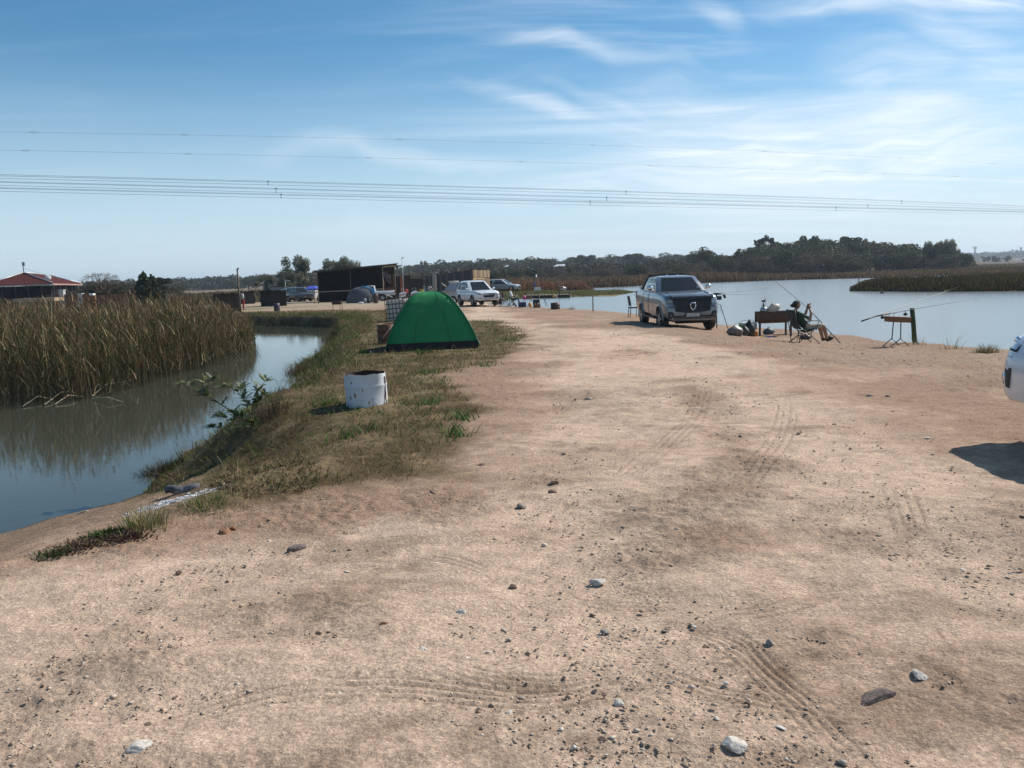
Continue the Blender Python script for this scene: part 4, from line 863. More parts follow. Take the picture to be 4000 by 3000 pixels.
# ------------------------------------------------------------ power line and pylons
CM = mat('cable_steel', (.10, .10, .11), .6, .3, var=.05)
P0, P2, P4 = AT(0, 700, 170), AT(2000, 760, 227), AT(4000, 820, 340)
def wire_pt(ys):
    a, b, c = AT(0, ys[0], 170), AT(2000, ys[1], 227), AT(4000, ys[2], 340)
    tb = (b.x - a.x) / (c.x - a.x); A = np.array([[0, 0, 1], [tb * tb, tb, 1], [1, 1, 1]]); cf = np.linalg.solve(A, [a.z, b.z, c.z])
    return lambda t: Vector((a.x + (c.x - a.x) * t, a.y + (c.y - a.y) * t, cf[0] * t * t + cf[1] * t + cf[2]))
def wire(mbn, ys, r, parent, nm='conductor'):
    f = wire_pt(ys); mb = MB(); mb.tube([f(t) for t in np.linspace(-.25, 1.35, 60)], r, 5); return mb.build(nm, CM, parent), f
bundles = [(((682, 735, 804), (687, 738, 807), (697, 748, 813)), 'upper three-wire bundle of the crossing power line', (.30, .335, .64, .885, 2445)),
           (((709, 761, 819), (712, 764, 821), (724, 776, 826)), 'middle three-wire bundle of the crossing power line', None),
           (((733, 781, 828), (736, 784, 829), (747, 795, 837)), 'lower three-wire bundle of the crossing power line', None)]
SPX = [(1047, 2445, 3522), (1078, 2370, 3390), (1098, 2305, 3266)]
def t_at(f, px):
    lo, hi = -.2, 1.2
    for _ in range(40):
        m = (lo + hi) / 2; p = np.array(f(m)) - CAM; x = 2000 + F * (p @ RI) / (p @ _f)
        if x < px: lo = m
        else: hi = m
    return lo
for (yss, lab, _), sp_ in zip(bundles, SPX):
    t = thing('power_cable', lab, 'power cable', P0, 0, 'power cables crossing the sky')
    fs = []
    for ys in yss:
        o, f = wire(None, ys, .032, t); o.location = -P0; fs.append(f)
    for px in sp_:
        q = t_at(fs[0], px); mb = MB(); mb.tube([fs[0](q), fs[2](q)], .06, 5); mb.box(fs[0](q), (.35, .35, .18)); mb.box(fs[2](q), (.2, .2, .14)); o = mb.build('spacer', CM, t); o.location = -P0
for ys, lab, mk in [((515, 558, 648), 'topmost single earth wire of the power line', (130, 720, 1560, 2315, 2985, 3515, 3875)), ((586, 632, 702), 'second single wire below the topmost earth wire', (100, 735, 1440, 2035, 2540, 3015, 3455, 3735))]:
    t = thing('power_cable', lab, 'power cable', P0, 0, 'power cables crossing the sky'); o, f = wire(None, ys, .018, t); o.location = -P0
    for px in mk:
        q = t_at(f, px); a, b = f(q - .0022), f(q + .0022); m = f(q); mb = MB(); mb.tube([a, m + Vector((0, 0, .22)), b], .02, 4); mb.tube([a, m - Vector((0, 0, .22)), b], .02, 4); o = mb.build('marker', CM, t); o.location = -P0
def pylon(px, top, d, lab):
    p = AT(px, 1000, d); z = HZ(p.x, p.y); H = AT(px, top, d).z - z; t = thing('pylon', lab, 'pylon', (p.x, p.y, z), .5, 'lattice pylons on the far horizon')
    mb = MB(); r = .35
    for sx in (-1, 1):
        for sy in (-1, 1): mb.tube([(sx * H * .11, sy * H * .11, 0), (sx * H * .03, sy * H * .03, H * .62), (sx * H * .10, sy * H * .02, H)], r, 4)
    for k in range(7):
        a = H * .62 * k / 7; b = H * .62 * (k + 1) / 7; w0 = H * (.11 - .08 * k / 7); w1 = H * (.11 - .08 * (k + 1) / 7)
        for s in (-1, 1): mb.tube([(-s * w0, -w0, a), (s * w1, -w1, b)], .2, 3); mb.tube([(-w0, s * w0, a), (-w1, -s * w1, b)], .2, 3)
    mb.build('lattice', mat('pylon_steel', (.25, .26, .28), .6), t)
    mb = MB(); mb.tube([(-H * .26, 0, H * .95), (H * .26, 0, H * .95)], r, 4); mb.tube([(-H * .26, 0, H), (H * .26, 0, H)], r, 4); mb.build('crossarm', mat('pylon_steel', (.25, .26, .28)), t)
pylon(3808, 964, 1250, 'left of the two tiny lattice pylons on the right horizon'); pylon(3987, 967, 1350, 'right one of the two tiny lattice pylons, at the photo edge')

# ------------------------------------------------------------ buildings
SHADE = mat('shade_cloth', (.005, .0055, .006), .95, var=.3, scale=20, spec=.05)
TIMB = mat('timber', (.17, .125, .085), .9, var=.35, scale=6, bump=.4); TIMBP = mat('timber_pale', (.36, .29, .21), .85, var=.25, scale=6, bump=.3)
ROOFM = mat('roof_zinc', (.48, .48, .47), .45, .5, var=.15, scale=2, dirt=(.2, .12, .08), dirtamt=.2)
DARKB = mat('dark_board', (.045, .035, .03), .95, var=.4, scale=5); BRN = mat('brown_board', (.12, .07, .045), .9, var=.35, scale=5)
def X_at(px, py, d): return AT(px, py, d).x
def Z_at(px, py, d): return AT(px, py, d).z
def corr(mb, p0, p1, p2, p3, n=24, amp=.03, mi=0):
    """corrugated sheet spanned by p0->p1 (across) and p0->p3 (along)"""
    p0, p1, p2, p3 = map(Vector, (p0, p1, p2, p3)); nr = (p1 - p0).cross(p3 - p0).normalized(); V = []
    for i in range(n * 2 + 1):
        u = i / (n * 2); o = nr * (amp if i % 2 else -amp); V += [p0.lerp(p1, u) + o, p3.lerp(p2, u) + o]
    mb.add(V, [(2 * i, 2 * i + 2, 2 * i + 3, 2 * i + 1) for i in range(n * 2)], mi)
def bigshed():
    d = 90; zg = HZ(-17, 90); xl, xr = X_at(1243, 1110, d), X_at(1546, 1105, d); zl, zr = Z_at(1240, 1060, d), Z_at(1548, 1030, d); x0 = xl
    t = thing('shade_shed', 'black shade-cloth shed with sloping iron roof behind the grey dome tent', 'shed', (xl, d, zg), R(11)); W = xr - xl; hl, hr = zl - zg, zr - zg; D = 5.5
    xm = X_at(1492, 1100, d) - xl; hz_ = lambda x: hl + (hr - hl) * x / W
    n = 6; 
    for i in range(n):
        a, b = xm * i / n, xm * (i + 1) / n - .015; mb = MB(); mb.add([(a, 0, .05), (b, 0, .05), (b, 0, hz_(b) - .12), (a, 0, hz_(a) - .12), (a, .05, .05), (b, .05, .05), (b, .05, hz_(b) - .12), (a, .05, hz_(a) - .12)], [(0, 1, 2, 3), (5, 4, 7, 6), (3, 2, 6, 7), (0, 4, 5, 1), (1, 5, 6, 2), (4, 0, 3, 7)]); mb.build('cloth_panel', SHADE, t)
    for x_, nm in ((0, 'side_cloth'),): mb = MB(); mb.prism([(x_ - .03, 0, 0), (x_ - .03, D, 0), (x_ - .03, D, hl - .15), (x_ - .03, 0, hl - .15)], (-.04, 0, 0)); mb.build(nm, SHADE, t)
    mb = MB(); mb.prism([(0, D, 0), (W, D, 0), (W, D, hr - .2), (0, D, hl - .2)], (0, .04, 0)); mb.build('rear_cloth', SHADE, t)
    mb = MB(); mb.prism([(W, 1.4, 0), (W, D - .03, 0), (W, D - .03, hr - .2), (W, 1.4, hr - .2)], (.04, 0, 0)); mb.build('side_cloth', SHADE, t)
    for x_ in (0, xm * .5, xm + .05, W - .12):
        mb = MB(); hh = hz_(x_) - .1; mb.tube([(x_, -.09, 0), (x_, -.09, hh)], .055 if x_ > xm * .8 else .03, 7); mb.build('post', TIMBP if abs(x_ - xm) < .3 else TIMB, t)
    mb = MB(); mb.box((xm / 2 - .6, -.08, Z_at(1400, 1134, d) - zg), (xm + 1.5, .05, .09), (0, -.012, 0)); mb.build('rail', TIMBP, t)
    # hanging cloths and partition in the open bay
    cl = mat('hung_cloth_grey', (.14, .13, .15), .95, var=.35, scale=4); cr = mat('hung_cloth_red', (.16, .06, .04), .95, var=.3, scale=4); ct = mat('backlit_tan', (.34, .27, .20), .9, var=.2)
    mb = MB(); mb.prism([(xm + .15, 2.2, 0), (W, 2.2, 0), (W, 2.2, hr - .3), (xm + .15, 2.2, hr - .45)], (0, .05, 0)); mb.build('partition', mat('net_dark', (.04, .032, .03), .95, var=.4), t)
    def hang(pts, m, y): mb = MB(); mb.prism([(xm + W * 0 + a, y, b) for a, b in pts], (0, .03, 0)); mb.build('hanging_cloth', m, t)
    b = W - xm; hang([(b * .05, 3.0), (b * .4, 3.1), (b * .75, 1.9), (b * .5, 1.75), (b * .3, 2.2)], cl, 1.6); hang([(b * .35, 2.4), (b * .5, 2.3), (b * .8, 1.8), (b * .7, 1.65)], cr, 1.55); hang([(b * .0, 1.7), (b * .2, 2.1), (b * .25, 1.8), (b * .08, 1.3)], cr, 1.55)
    hang([(b * .05, .9), (b * .98, 1.0), (b * .98, 1.45), (b * .05, 1.25)], mat('rust_board', (.13, .06, .035), .9, var=.4), 1.5)
    for a, c, z0, z1 in ((.54, .70, 1.9, 2.75), (.84, .97, 1.45, 2.75)): mb = MB(); mb.prism([(xm + b * a, 2.1, z0), (xm + b * c, 2.1, z0 - .3), (xm + b * c, 2.1, z1), (xm + b * a, 2.1, z1)], (0, .03, 0)); mb.build('opening_panel', ct, t)
    NR = 8; a0, a1 = -.55, W + .25
    for i in range(NR):
        a, c = a0 + (a1 - a0) * i / NR, a0 + (a1 - a0) * (i + 1) / NR + .04; za, zc = hz_(a) + .06 + .006 * (i % 2), hz_(c) + .06 + .006 * (i % 2); mb = MB(); corr(mb, (a, -.45, za), (c, -.45, zc), (c, D + .4, zc - .25), (a, D + .4, za - .25), 6, .018); o = mb.build('roof_sheet', ROOFM, t)
    mb = MB(); mb.prism([(a0 + .2, -.36, hz_(a0) - .10), (a1 - .1, -.36, hz_(a1) - .10), (a1 - .1, -.36, hz_(a1) + .02), (a0 + .2, -.36, hz_(a0) + .02)], (0, .04, 0)); mb.build('fascia', DARKB, t)
    mb = MB(); mb.prism([(xm + .1, -.28, hz_(xm) - .25), (W + .1, -.28, hr - .30), (W + .1, -.28, hr - .02), (xm + .1, -.28, hz_(xm) - .05)], (0, .04, 0)); mb.build('beam', mat('beam_tan', (.30, .21, .13), .85), t)
    for y_ in (.2, 1.8): mb = MB(); mb.box((W + .1, y_, hr - .18 - .12 * (y_ > 1)), (1.2, .1, .1)); mb.build('rafter_end', DARKB, t)
bigshed()
def hut():
    zg = HZ(-75, 118); A_, C_, B_ = AT(-60, 1115, 108), AT(205, 1106, 108), AT(322, 1109, 124); R1, R2 = AT(93, 1066, 113), AT(190, 1076, 122); D_ = A_ + (B_ - C_); O = Vector((C_.x, C_.y, zg)); xl, d = O.x, 108
    t = thing('red_roof_hut', 'open hut with dark red hipped iron roof at the left edge', 'building', O); q_ = lambda v: v - O; xa = R1.x - xl; hp = R1.z - zg
    RED = mat('roof_red', (.085, .02, .017), .85, 0., spec=.15, var=.25, scale=1.5, dirt=(.09, .03, .025), dirtamt=.3)
    for f in ((A_, C_, R1), (C_, B_, R2, R1), (B_, D_, R2), (D_, A_, R1, R2)):
        P = [q_(v) for v in f]; n = 14
        if len(P) == 3: P.append(P[2].copy())
        a, b, c, e = P; mb = MB(); V = []
        for i in range(2 * n + 1):
            u = i / (2 * n); o = Vector((0, 0, .025 * (1 if i % 2 else -1) * (1 if 0 < i < 2 * n else 0))); V += [a.lerp(b, u) + o, e.lerp(c, u) + o * .5]
        mb.add(V, [(2 * i, 2 * i + 2, 2 * i + 3, 2 * i + 1) for i in range(2 * n)]); mb.build('roof_slope', RED, t)
    for a, b in ((C_, R1), (R1, R2), (R2, B_), (R1, A_)): mb = MB(); mb.tube([q_(a) + Vector((0, 0, .07)), q_(b) + Vector((0, 0, .07))], .07, 6); mb.build('ridge_cap', ROOFM, t)
    for a, b in ((A_, C_), (C_, B_)):
        a, b = q_(a), q_(b); dn = Vector((0, 0, .10)); mb = MB(); mb.prism([a - dn * 2.2, b - dn * 2.2, b - dn * .3, a - dn * .3], (0, .08, 0)); mb.build('gutter', mat('gutter_pink', (.42, .24, .20), .6), t)
    c0 = (A_ + C_ + B_ + D_) / 4 - O; dk = mat('hut_wall', (.018, .018, .022), .9, spec=.1, var=.5, scale=1.2); ze = C_.z - zg - .25
    for a, b in ((A_, C_), (C_, B_), (B_, D_), (D_, A_)):
        a, b = q_(a), q_(b); a = a.lerp(c0, .18); b = b.lerp(c0, .18); a.z = b.z = 0; mb = MB(); mb.prism([a, b, b + Vector((0, 0, ze)), a + Vector((0, 0, ze))], (0, .1, 0)); mb.build('wall', dk, t)
    for a, b in ((A_, C_), (C_, B_)):
        for k in range(5): v = q_(a).lerp(q_(b), k / 5 + .03).lerp(c0, .03); v.z = 0; mb = MB(); mb.box(v + Vector((0, 0, ze / 2)), (.13, .13, ze)); mb.build('post', DARKB, t)
    mb = MB(); mb.lathe([(0.01, .12), (.3, .06), (.42, 0), (.44, -.03)], 18, axis='Y'); o = mb.build('satellite_dish', mat('dish_white', (.62, .62, .62), .5), t); q = AT(186, 1085, 112.5); o.location = (q.x - xl, q.y - d, q.z - zg); o.rotation_euler = (R(160), 0, R(20))
    t2 = thing('antenna_mast', 'thin antenna mast with box on top above the red roof peak', 'antenna', (R1.x, R1.y, R1.z)); h = Z_at(90, 1024, 113) - R1.z
    mb = MB(); mb.tube([(0, 0, 0), (0, 0, h)], .05, 6); mb.build('pole', CM, t2); mb = MB(); mb.box((.1, 0, h - .25), (.32, .2, .5)); mb.build('panel', mat('antenna_grey', (.3, .3, .33)), t2); mb = MB(); mb.tube([(0, 0, h - .8), (2.2, 0, -.1)], .012, 4); mb.build('guy_wire', CM, t2)
hut()
def box_thing(name, label, cat, x0p, x1p, ytop, ybot, d, m, dep=.3, group=None, partn=None, rz=0):
    a, b = AT(x0p, (ytop + ybot) / 2, d), AT(x1p, (ytop + ybot) / 2, d); zt, zb = Z_at((x0p + x1p) / 2, ytop, d), Z_at((x0p + x1p) / 2, ybot, d); zg = HZ((a.x + b.x) / 2, d); zb = min(zb, zg)if zb - zg < .5 else zb
    mb = MB(); mb.box((0, 0, (zt - zb) / 2), (b.x - a.x, dep, zt - zb)); o = mb.build(name, m, None, ((a.x + b.x) / 2, d, zb)); o.rotation_euler = (0, 0, rz); tag(o, label, cat, group); return o
# white-capped garden wall in front of the hut
def gwall():
    d = 72; p0, p1 = AT(215, 1150, d), AT(372, 1150, d); zg = HZ(-38, 72); t = thing('garden_wall', 'low brown wall with grey concrete pillars right of the red-roofed hut', 'wall', (p0.x, d, zg)); W = p1.x - p0.x; h = Z_at(300, 1148, d) - zg
    mb = MB(); mb.box((W / 2, 0, h / 2), (W, .2, h)); mb.build('wall', mat('wall_brown', (.17, .085, .05), .9, var=.3, scale=2), t)
    for px, tp in ((243, 1134), (315, 1148), (1, 0)):
        if tp: mb = MB(); hh = Z_at(px, tp, d) - zg; mb.box((X_at(px, tp, d) - p0.x, -.05, hh / 2), (.38, .38, hh)); mb.box((X_at(px, tp, d) - p0.x, -.05, hh + .03), (.46, .46, .07)); mb.build('pillar', mat('concrete', (.42, .42, .42), .85, var=.2), t)
gwall()
b = box_thing('tarpaulin', 'tan tarpaulin draped over a low heap in front of the hut', 'tarpaulin', 72, 232, 1164, 1178, 70, mat('tarp_tan', (.36, .27, .18), .8, var=.2), 1.5)
box_thing('cooler_box', 'white box lying on the wall end beside the pillars', 'box', 352, 368, 1146, 1153, 71.5, mat('white_plastic', (.75, .75, .74), .4), .4)
def lowbuild(name, lab, x0, x1, yt0, yt1, d, wm, rm, dep=4, cat='shed', zig=0, planks=None):
    a, b = AT(x0, yt0 + 10, d), AT(x1, yt1 + 10, d); zg = HZ((a.x + b.x) / 2, d); h0, h1 = Z_at(x0, yt0, d) - zg, Z_at(x1, yt1, d) - zg; W = b.x - a.x; t = thing(name, lab, cat, (a.x, d, zg), math.atan2(2000 - (x0 + x1) / 2, F) * 1.05)
    n = planks or 1
    for i in range(n):
        u0, u1 = W * i / n, W * (i + 1) / n - (.02 if n > 1 else 0); q0, q1 = h0 + (h1 - h0) * u0 / W, h0 + (h1 - h0) * u1 / W; mb = MB(); mb.prism([(u0, 0, 0), (u1, 0, 0), (u1, 0, q1 - .1), (u0, 0, q0 - .1)], (0, .05 + .015 * (i % 2), 0)); mb.build('wall_board' if n > 1 else 'wall', wm, t)
    mb = MB(); mb.prism([(0, .08, 0), (0, dep, 0), (0, dep, h0 - .1), (0, .08, h0 - .1)], (-.05, 0, 0)); mb.build('side_wall', wm, t); mb = MB(); mb.prism([(W, .08, 0), (W, dep, 0), (W, dep, h1 - .1), (W, .08, h1 - .1)], (.05, 0, 0)); mb.build('side_wall', wm, t)
    mb = MB(); mb.prism([(0, dep, 0), (W, dep, 0), (W, dep, h1 - .1), (0, dep, h0 - .1)], (0, .05, 0)); mb.build('rear_wall', wm, t)
    mb = MB(); corr(mb, (-.25, -.35, h0), (W + .25, -.35, h1), (W + .25, dep + .2, h1 - .12), (-.25, dep + .2, h0 - .12), max(4, int(W * 2.2)), .03 if not zig else .07); mb.build('roof', rm, t); return t, a, W, h0, h1, zg
lowbuild('long_shed', 'long low brown shed with thin pale roof line left of the conifers', 372, 512, 1149, 1138, 92, BRN, ROOFM)
lowbuild('iron_shack', 'low dark shack with scalloped iron roof edge beside the tall pole', 836, 932, 1147, 1144, 66, DARKB, ROOFM, 3, zig=1)
lowbuild('tin_shack', 'small dark shack right of the tall pole with grass roof edge', 941, 990, 1140, 1135, 98, DARKB, DARKB, 3)
t_, a_, W_, h0_, h1_, zg_ = lowbuild('reed_screen_shack', 'dark screened shack behind the purple drum', 1019, 1112, 1135, 1134, 78, mat('screen_black', (.022, .020, .018), .95, var=.5, scale=6), DARKB, 4, planks=11)
lowbuild('white_roof_shed', 'long grey shed with bright white roof edge under the gum tree', 1056, 1122, 1119, 1117, 120, mat('grey_panel', (.16, .19, .22), .8), mat('white_roof', (.75, .75, .74), .4), 5)
t_, a_, W_, h0_, h1_, zg_ = lowbuild('stall', 'orange-panelled stall just right of the black shed', 1538, 1600, 1081, 1073, 100, DARKB, ROOFM, 4, planks=5)
mb = MB(); q = AT(1569, 1120, 99.7); mb.box((q.x - a_.x, -.12, 1.35), (.42, .06, 2.6)); mb.build('orange_panel', mat('orange_board', (.33, .11, .04), .8, var=.25), t_)
lowbuild('stall', 'low stall with crooked pale roof strips behind the green tent', 1602, 1652, 1093, 1087, 108, DARKB, ROOFM, 4, planks=5)
mb = MB(); q0 = AT(1635, 1078, 112)
def longbarn():
    A_, B_ = AT(1655, 1085, 150), AT(1847, 1060, 102); C_ = AT(1912, 1060, 106); zg = HZ(B_.x, B_.y); hA, hB, hC = Z_at(1655, 1082, 150) - zg, Z_at(1847, 1054, 102) - zg, Z_at(1912, 1056, 106) - zg
    t = thing('timber_barn', 'long dark timber barn with sunlit plank end wall behind the white off-roader', 'barn', (B_.x, B_.y, zg)); O = Vector((B_.x, B_.y, 0)); a = A_ - O; c = C_ - O; a.z = c.z = 0
    n = 22
    for i in range(n):
        p = a.lerp(Vector((0, 0, 0)), i / n); q = a.lerp(Vector((0, 0, 0)), (i + .97) / n); hp, hq = hA + (hB - hA) * i / n, hA + (hB - hA) * (i + 1) / n; mb = MB(); lo = hp * .45 if i % 4 == 3 else 0; mb.prism([p + Vector((0, 0, lo)), q + Vector((0, 0, lo)), q + Vector((0, 0, hq)), p + Vector((0, 0, hp))], (.08, .05, 0)); mb.build('wall_board', [DARKB, BRN][i % 3 == 0], t)
    n = 9; pl = [mat('plank_tan', (.36, .25, .13), .8, var=.3, scale=3, bump=.3), mat('plank_gold', (.46, .33, .17), .8, var=.25, scale=3, bump=.3), mat('plank_brown', (.22, .14, .08), .8, var=.3, scale=3, bump=.3)]
    for i in range(n):
        p = c * (i / n); q = c * ((i + .93) / n); h = hB + (hC - hB) * (i + .5) / n
        lo = h * .48 if i in (5,) else h * .02; mb = MB(); mb.prism([p + Vector((0, 0, lo)), q + Vector((0, 0, lo)), q + Vector((0, 0, h * .70)), p + Vector((0, 0, h * .70))], (.02, .06, 0)); mb.build('end_plank', pl[(1, 1, 0, 1, 0, 1, 2, 2, 2)[i]], t)
        mb = MB(); mb.prism([p + Vector((0, -.05, h * .72)), q + Vector((0, -.05, h * .72)), q + Vector((0, -.05, h)), p + Vector((0, -.05, h))], (.02, .06, 0)); mb.build('end_plank', pl[(2, 0, 2, 2, 0, 2, 0, 2, 0)[i]], t)
    back = Vector((2.5, 5, 0)); mb = MB(); U = Vector((0, 0, 1)); mb.add([a + U * (hA + .04) , U * (hB + .04) - Vector((0, .1, 0)), c + U * (hC + .04), a + back + U * (hA + .1)], [(0, 1, 2, 3)]); mb.build('roof', DARKB, t)
    mb = MB(); q = AT(1697, 1110, 98) - O; q.z = 0; mb.box((q.x, q.y, 1.45), (.42, .3, 2.9)); mb.box((q.x, q.y, 2.95), (.75, .5, .16)); o = mb.build('gate_pillar', mat('pillar_grey', (.33, .30, .26), .9, var=.2), t)
longbarn()
def pole(px, ytop, ybot, d, r, lab, m, cat='pole', arm=0, name='pole', lean=0, group=None):
    zt = Z_at(px, ytop, d); p = AT(px, (ytop + ybot) / 2, d); zg = HZ(p.x, p.y); t = thing(name, lab, cat, (p.x, p.y, zg), 0, group); h = zt - zg
    mb = MB(); mb.tube([(0, 0, -.1), (lean * h / 2, 0, h / 2), (lean * h, 0, h)], r, 8, r1=r * .8); mb.build('shaft', m, t)
    if arm: mb = MB(); mb.box((lean * h + arm / 2, 0, h), (abs(arm), .15, .1)); mb.build('top_fitting', mat('lamp_grey', (.55, .55, .55), .5), t)
pole(932, 1049, 1196, 62, .075, 'tall thin wooden pole rising at the right end of the reeds', TIMB, arm=.18)
pole(1574, 1006, 1160, 88, .05, 'tall pale metal pole right of the black shed', mat('pole_pale', (.38, .40, .42), .5, .4), arm=.2)
pole(1115, 1097, 1140, 118, .05, 'small lamp pole in front of the tall gum', mat('pole_pale', (.38, .40, .42)), 'lamp post', arm=.7, name='lamp_post')
GPOST = 'short posts left of the black shed'
pole(1229, 1151, 1176, 84, .06, 'short whitish post left of the black shed, left one of two', TIMBP, 'post', name='fence_post', group=GPOST); pole(1243, 1151, 1187, 80, .04, 'thin dark post at the left corner of the black shed', TIMB, 'post', name='fence_post', group=GPOST)
pole(844, 1128, 1147, 110, .08, 'tiny dark post on the plain above the reeds', TIMB, 'post', name='fence_post')
# far houses in the trees
for i, (x0, x1, yt, yb, d, c, lab) in enumerate([(2945, 3075, 1003, 1012, 245, (.80, .80, .80), 'long bright white roof in the trees at the foot of the lakeside hill'), (2165, 2210, 1031, 1040, 236, (.45, .46, .48), 'grey roof among the trees above the lake left of the silver pickup'),
        (3188, 3255, 1028, 1036, 228, (.5, .5, .5), 'small pale farm building low in the hill woods'), (1973, 1984, 1034, 1041, 220, (.6, .6, .6), 'tiny white hut roof in the trees above the silver canopy car')]):
    a, b = AT(x0, yt, d), AT(x1, yt, d); zt, zb = Z_at((x0 + x1) / 2, yt, d), Z_at((x0 + x1) / 2, yb, d); zg = HZ(a.x, d); t = thing('farm_building', lab, 'building', (a.x, d, zg)); W = b.x - a.x; m = mat('roof_%d' % i, c, .5, var=.1)
    mb = MB(); mb.add([(-.4, -1, zb - zg), (W * .94, -1, zb - zg), (W, 4, zt - zg), (.9, 4, zt - zg - .05)], [(0, 1, 2, 3)]); mb.add([(.9, 4, zt - zg - .05), (W, 4, zt - zg), (W, 9, zb - zg), (0, 9, zb - zg)], [(0, 1, 2, 3)]); mb.build('roof', m, t)
    mb = MB(); mb.box((W / 2, 3.5, (zb - zg) / 2), (W - .6, 7, zb - zg)); mb.build('wall', mat('farm_wall', (.20, .17, .14), .9), t)
pole(2094, 1073, 1087, 190, .2, 'white tank stand glinting below the wood above the jetty', mat('white_plastic', (.75, .75, .74)), 'tank', name='water_tank')
# ------------------------------------------------------------ vehicles
RUB = mat('rubber', (.022, .021, .020), .85, var=.3, scale=12, dirt=(.14, .11, .08), dirtamt=.5, dscale=5); BLK = mat('black_plastic', (.018, .018, .019), .55, var=.2); CHR = mat('chrome', (.75, .76, .78), .15, .9, var=.03); ALLOY = mat('alloy', (.38, .39, .41), .35, .8, var=.08)
LENS = mat('lamp_lens', (.55, .58, .62), .08, .3, var=.05, coat=1.); REDL = mat('tail_lens', (.35, .02, .02), .15, var=.1, coat=1.); INT = mat('arch_dark', (.012, .012, .012), .95)
def glassmat():
    m, nt, b = nodemat('car_glass'); b.inputs['Base Color'].default_value = (.018, .022, .024, 1); b.inputs['Roughness'].default_value = .03; b.inputs['Specular IOR Level'].default_value = .28
    return m
GLS = glassmat()
def paint(name, c, metal=.0, dust=.25):
    return mat(name, c, .28, metal, var=.04, scale=2, coat=.7, dirt=(.33, .27, .21), dirtamt=dust, dscale=2.5)
def bool_cut(o, cutter):
    md = o.modifiers.new('b', 'BOOLEAN'); md.operation = 'DIFFERENCE'; md.object = cutter; md.solver = 'EXACT'
    bpy.context.view_layer.update(); dg = bpy.context.evaluated_depsgraph_get(); me = bpy.data.meshes.new_from_object(o.evaluated_get(dg)); o.modifiers.clear(); o.data = me; bpy.data.objects.remove(cutter)
def interp_st(ST, y):
    ys = [s[0] for s in ST]; return [float(np.interp(y, ys, [s[i] for s in ST])) for i in range(1, 4)]
def sec(zb, zt, w):
    h = zt - zb
    return [(0, zb), (w * .82, zb), (w * .955, zb + .05 * h + .03), (w * .99, zb + .25 * h), (w, zb + .52 * h), (w * .985, zb + .74 * h), (w * .955, zb + .88 * h), (w * .90, zt - .025), (w * .80, zt), (0, zt + .022)]
def bx_(ST, y, z):
    zb, zt, w = interp_st(ST, y); s = sec(zb, zt, w)[2:9]; return float(np.interp(z, [q[1] for q in s], [q[0] for q in s]))
def wheel(root, x, y, r, w, spokes, rimc, steer=0.):
    s = 1 if x > 0 else -1; wl = bpy.data.objects.new('wheel', None); COL.objects.link(wl); wl.parent = root; wl.location = (x, y, r); wl.rotation_euler = (0, 0, steer)
    mb = MB(); mb.lathe([(r * .62, -w / 2), (r * .9, -w / 2), (r * .985, -w * .36), (r, -w * .2), (r, w * .2), (r * .985, w * .36), (r * .9, w / 2), (r * .62, w / 2)], 32, axis='X'); mb.build('tyre', RUB, wl)
    mb = MB(); mb.lathe([(r * .63, s * w * .46), (r * .60, s * w * .5), (r * .57, s * w * .42), (r * .56, -s * w * .3), (.01, -s * w * .25)], 28, axis='X', mi=1)
    for k in range(spokes):
        a = 2 * math.pi * k / spokes + .2; c, s_ = math.cos(a), math.sin(a); q = [(r * .08, -.035), (r * .58, -.03), (r * .58, .03), (r * .08, .035)]
        pts = [(s * w * .40, c * u - s_ * v, s_ * u + c * v) for u, v in q]; mb.prism(pts, (s * .025, 0, 0))
    mb.lathe([(.001, s * w * .47), (r * .13, s * w * .46), (r * .15, s * w * .36)], 14, axis='X'); mb.build('rim', [rimc, BLK], wl)
    return wl
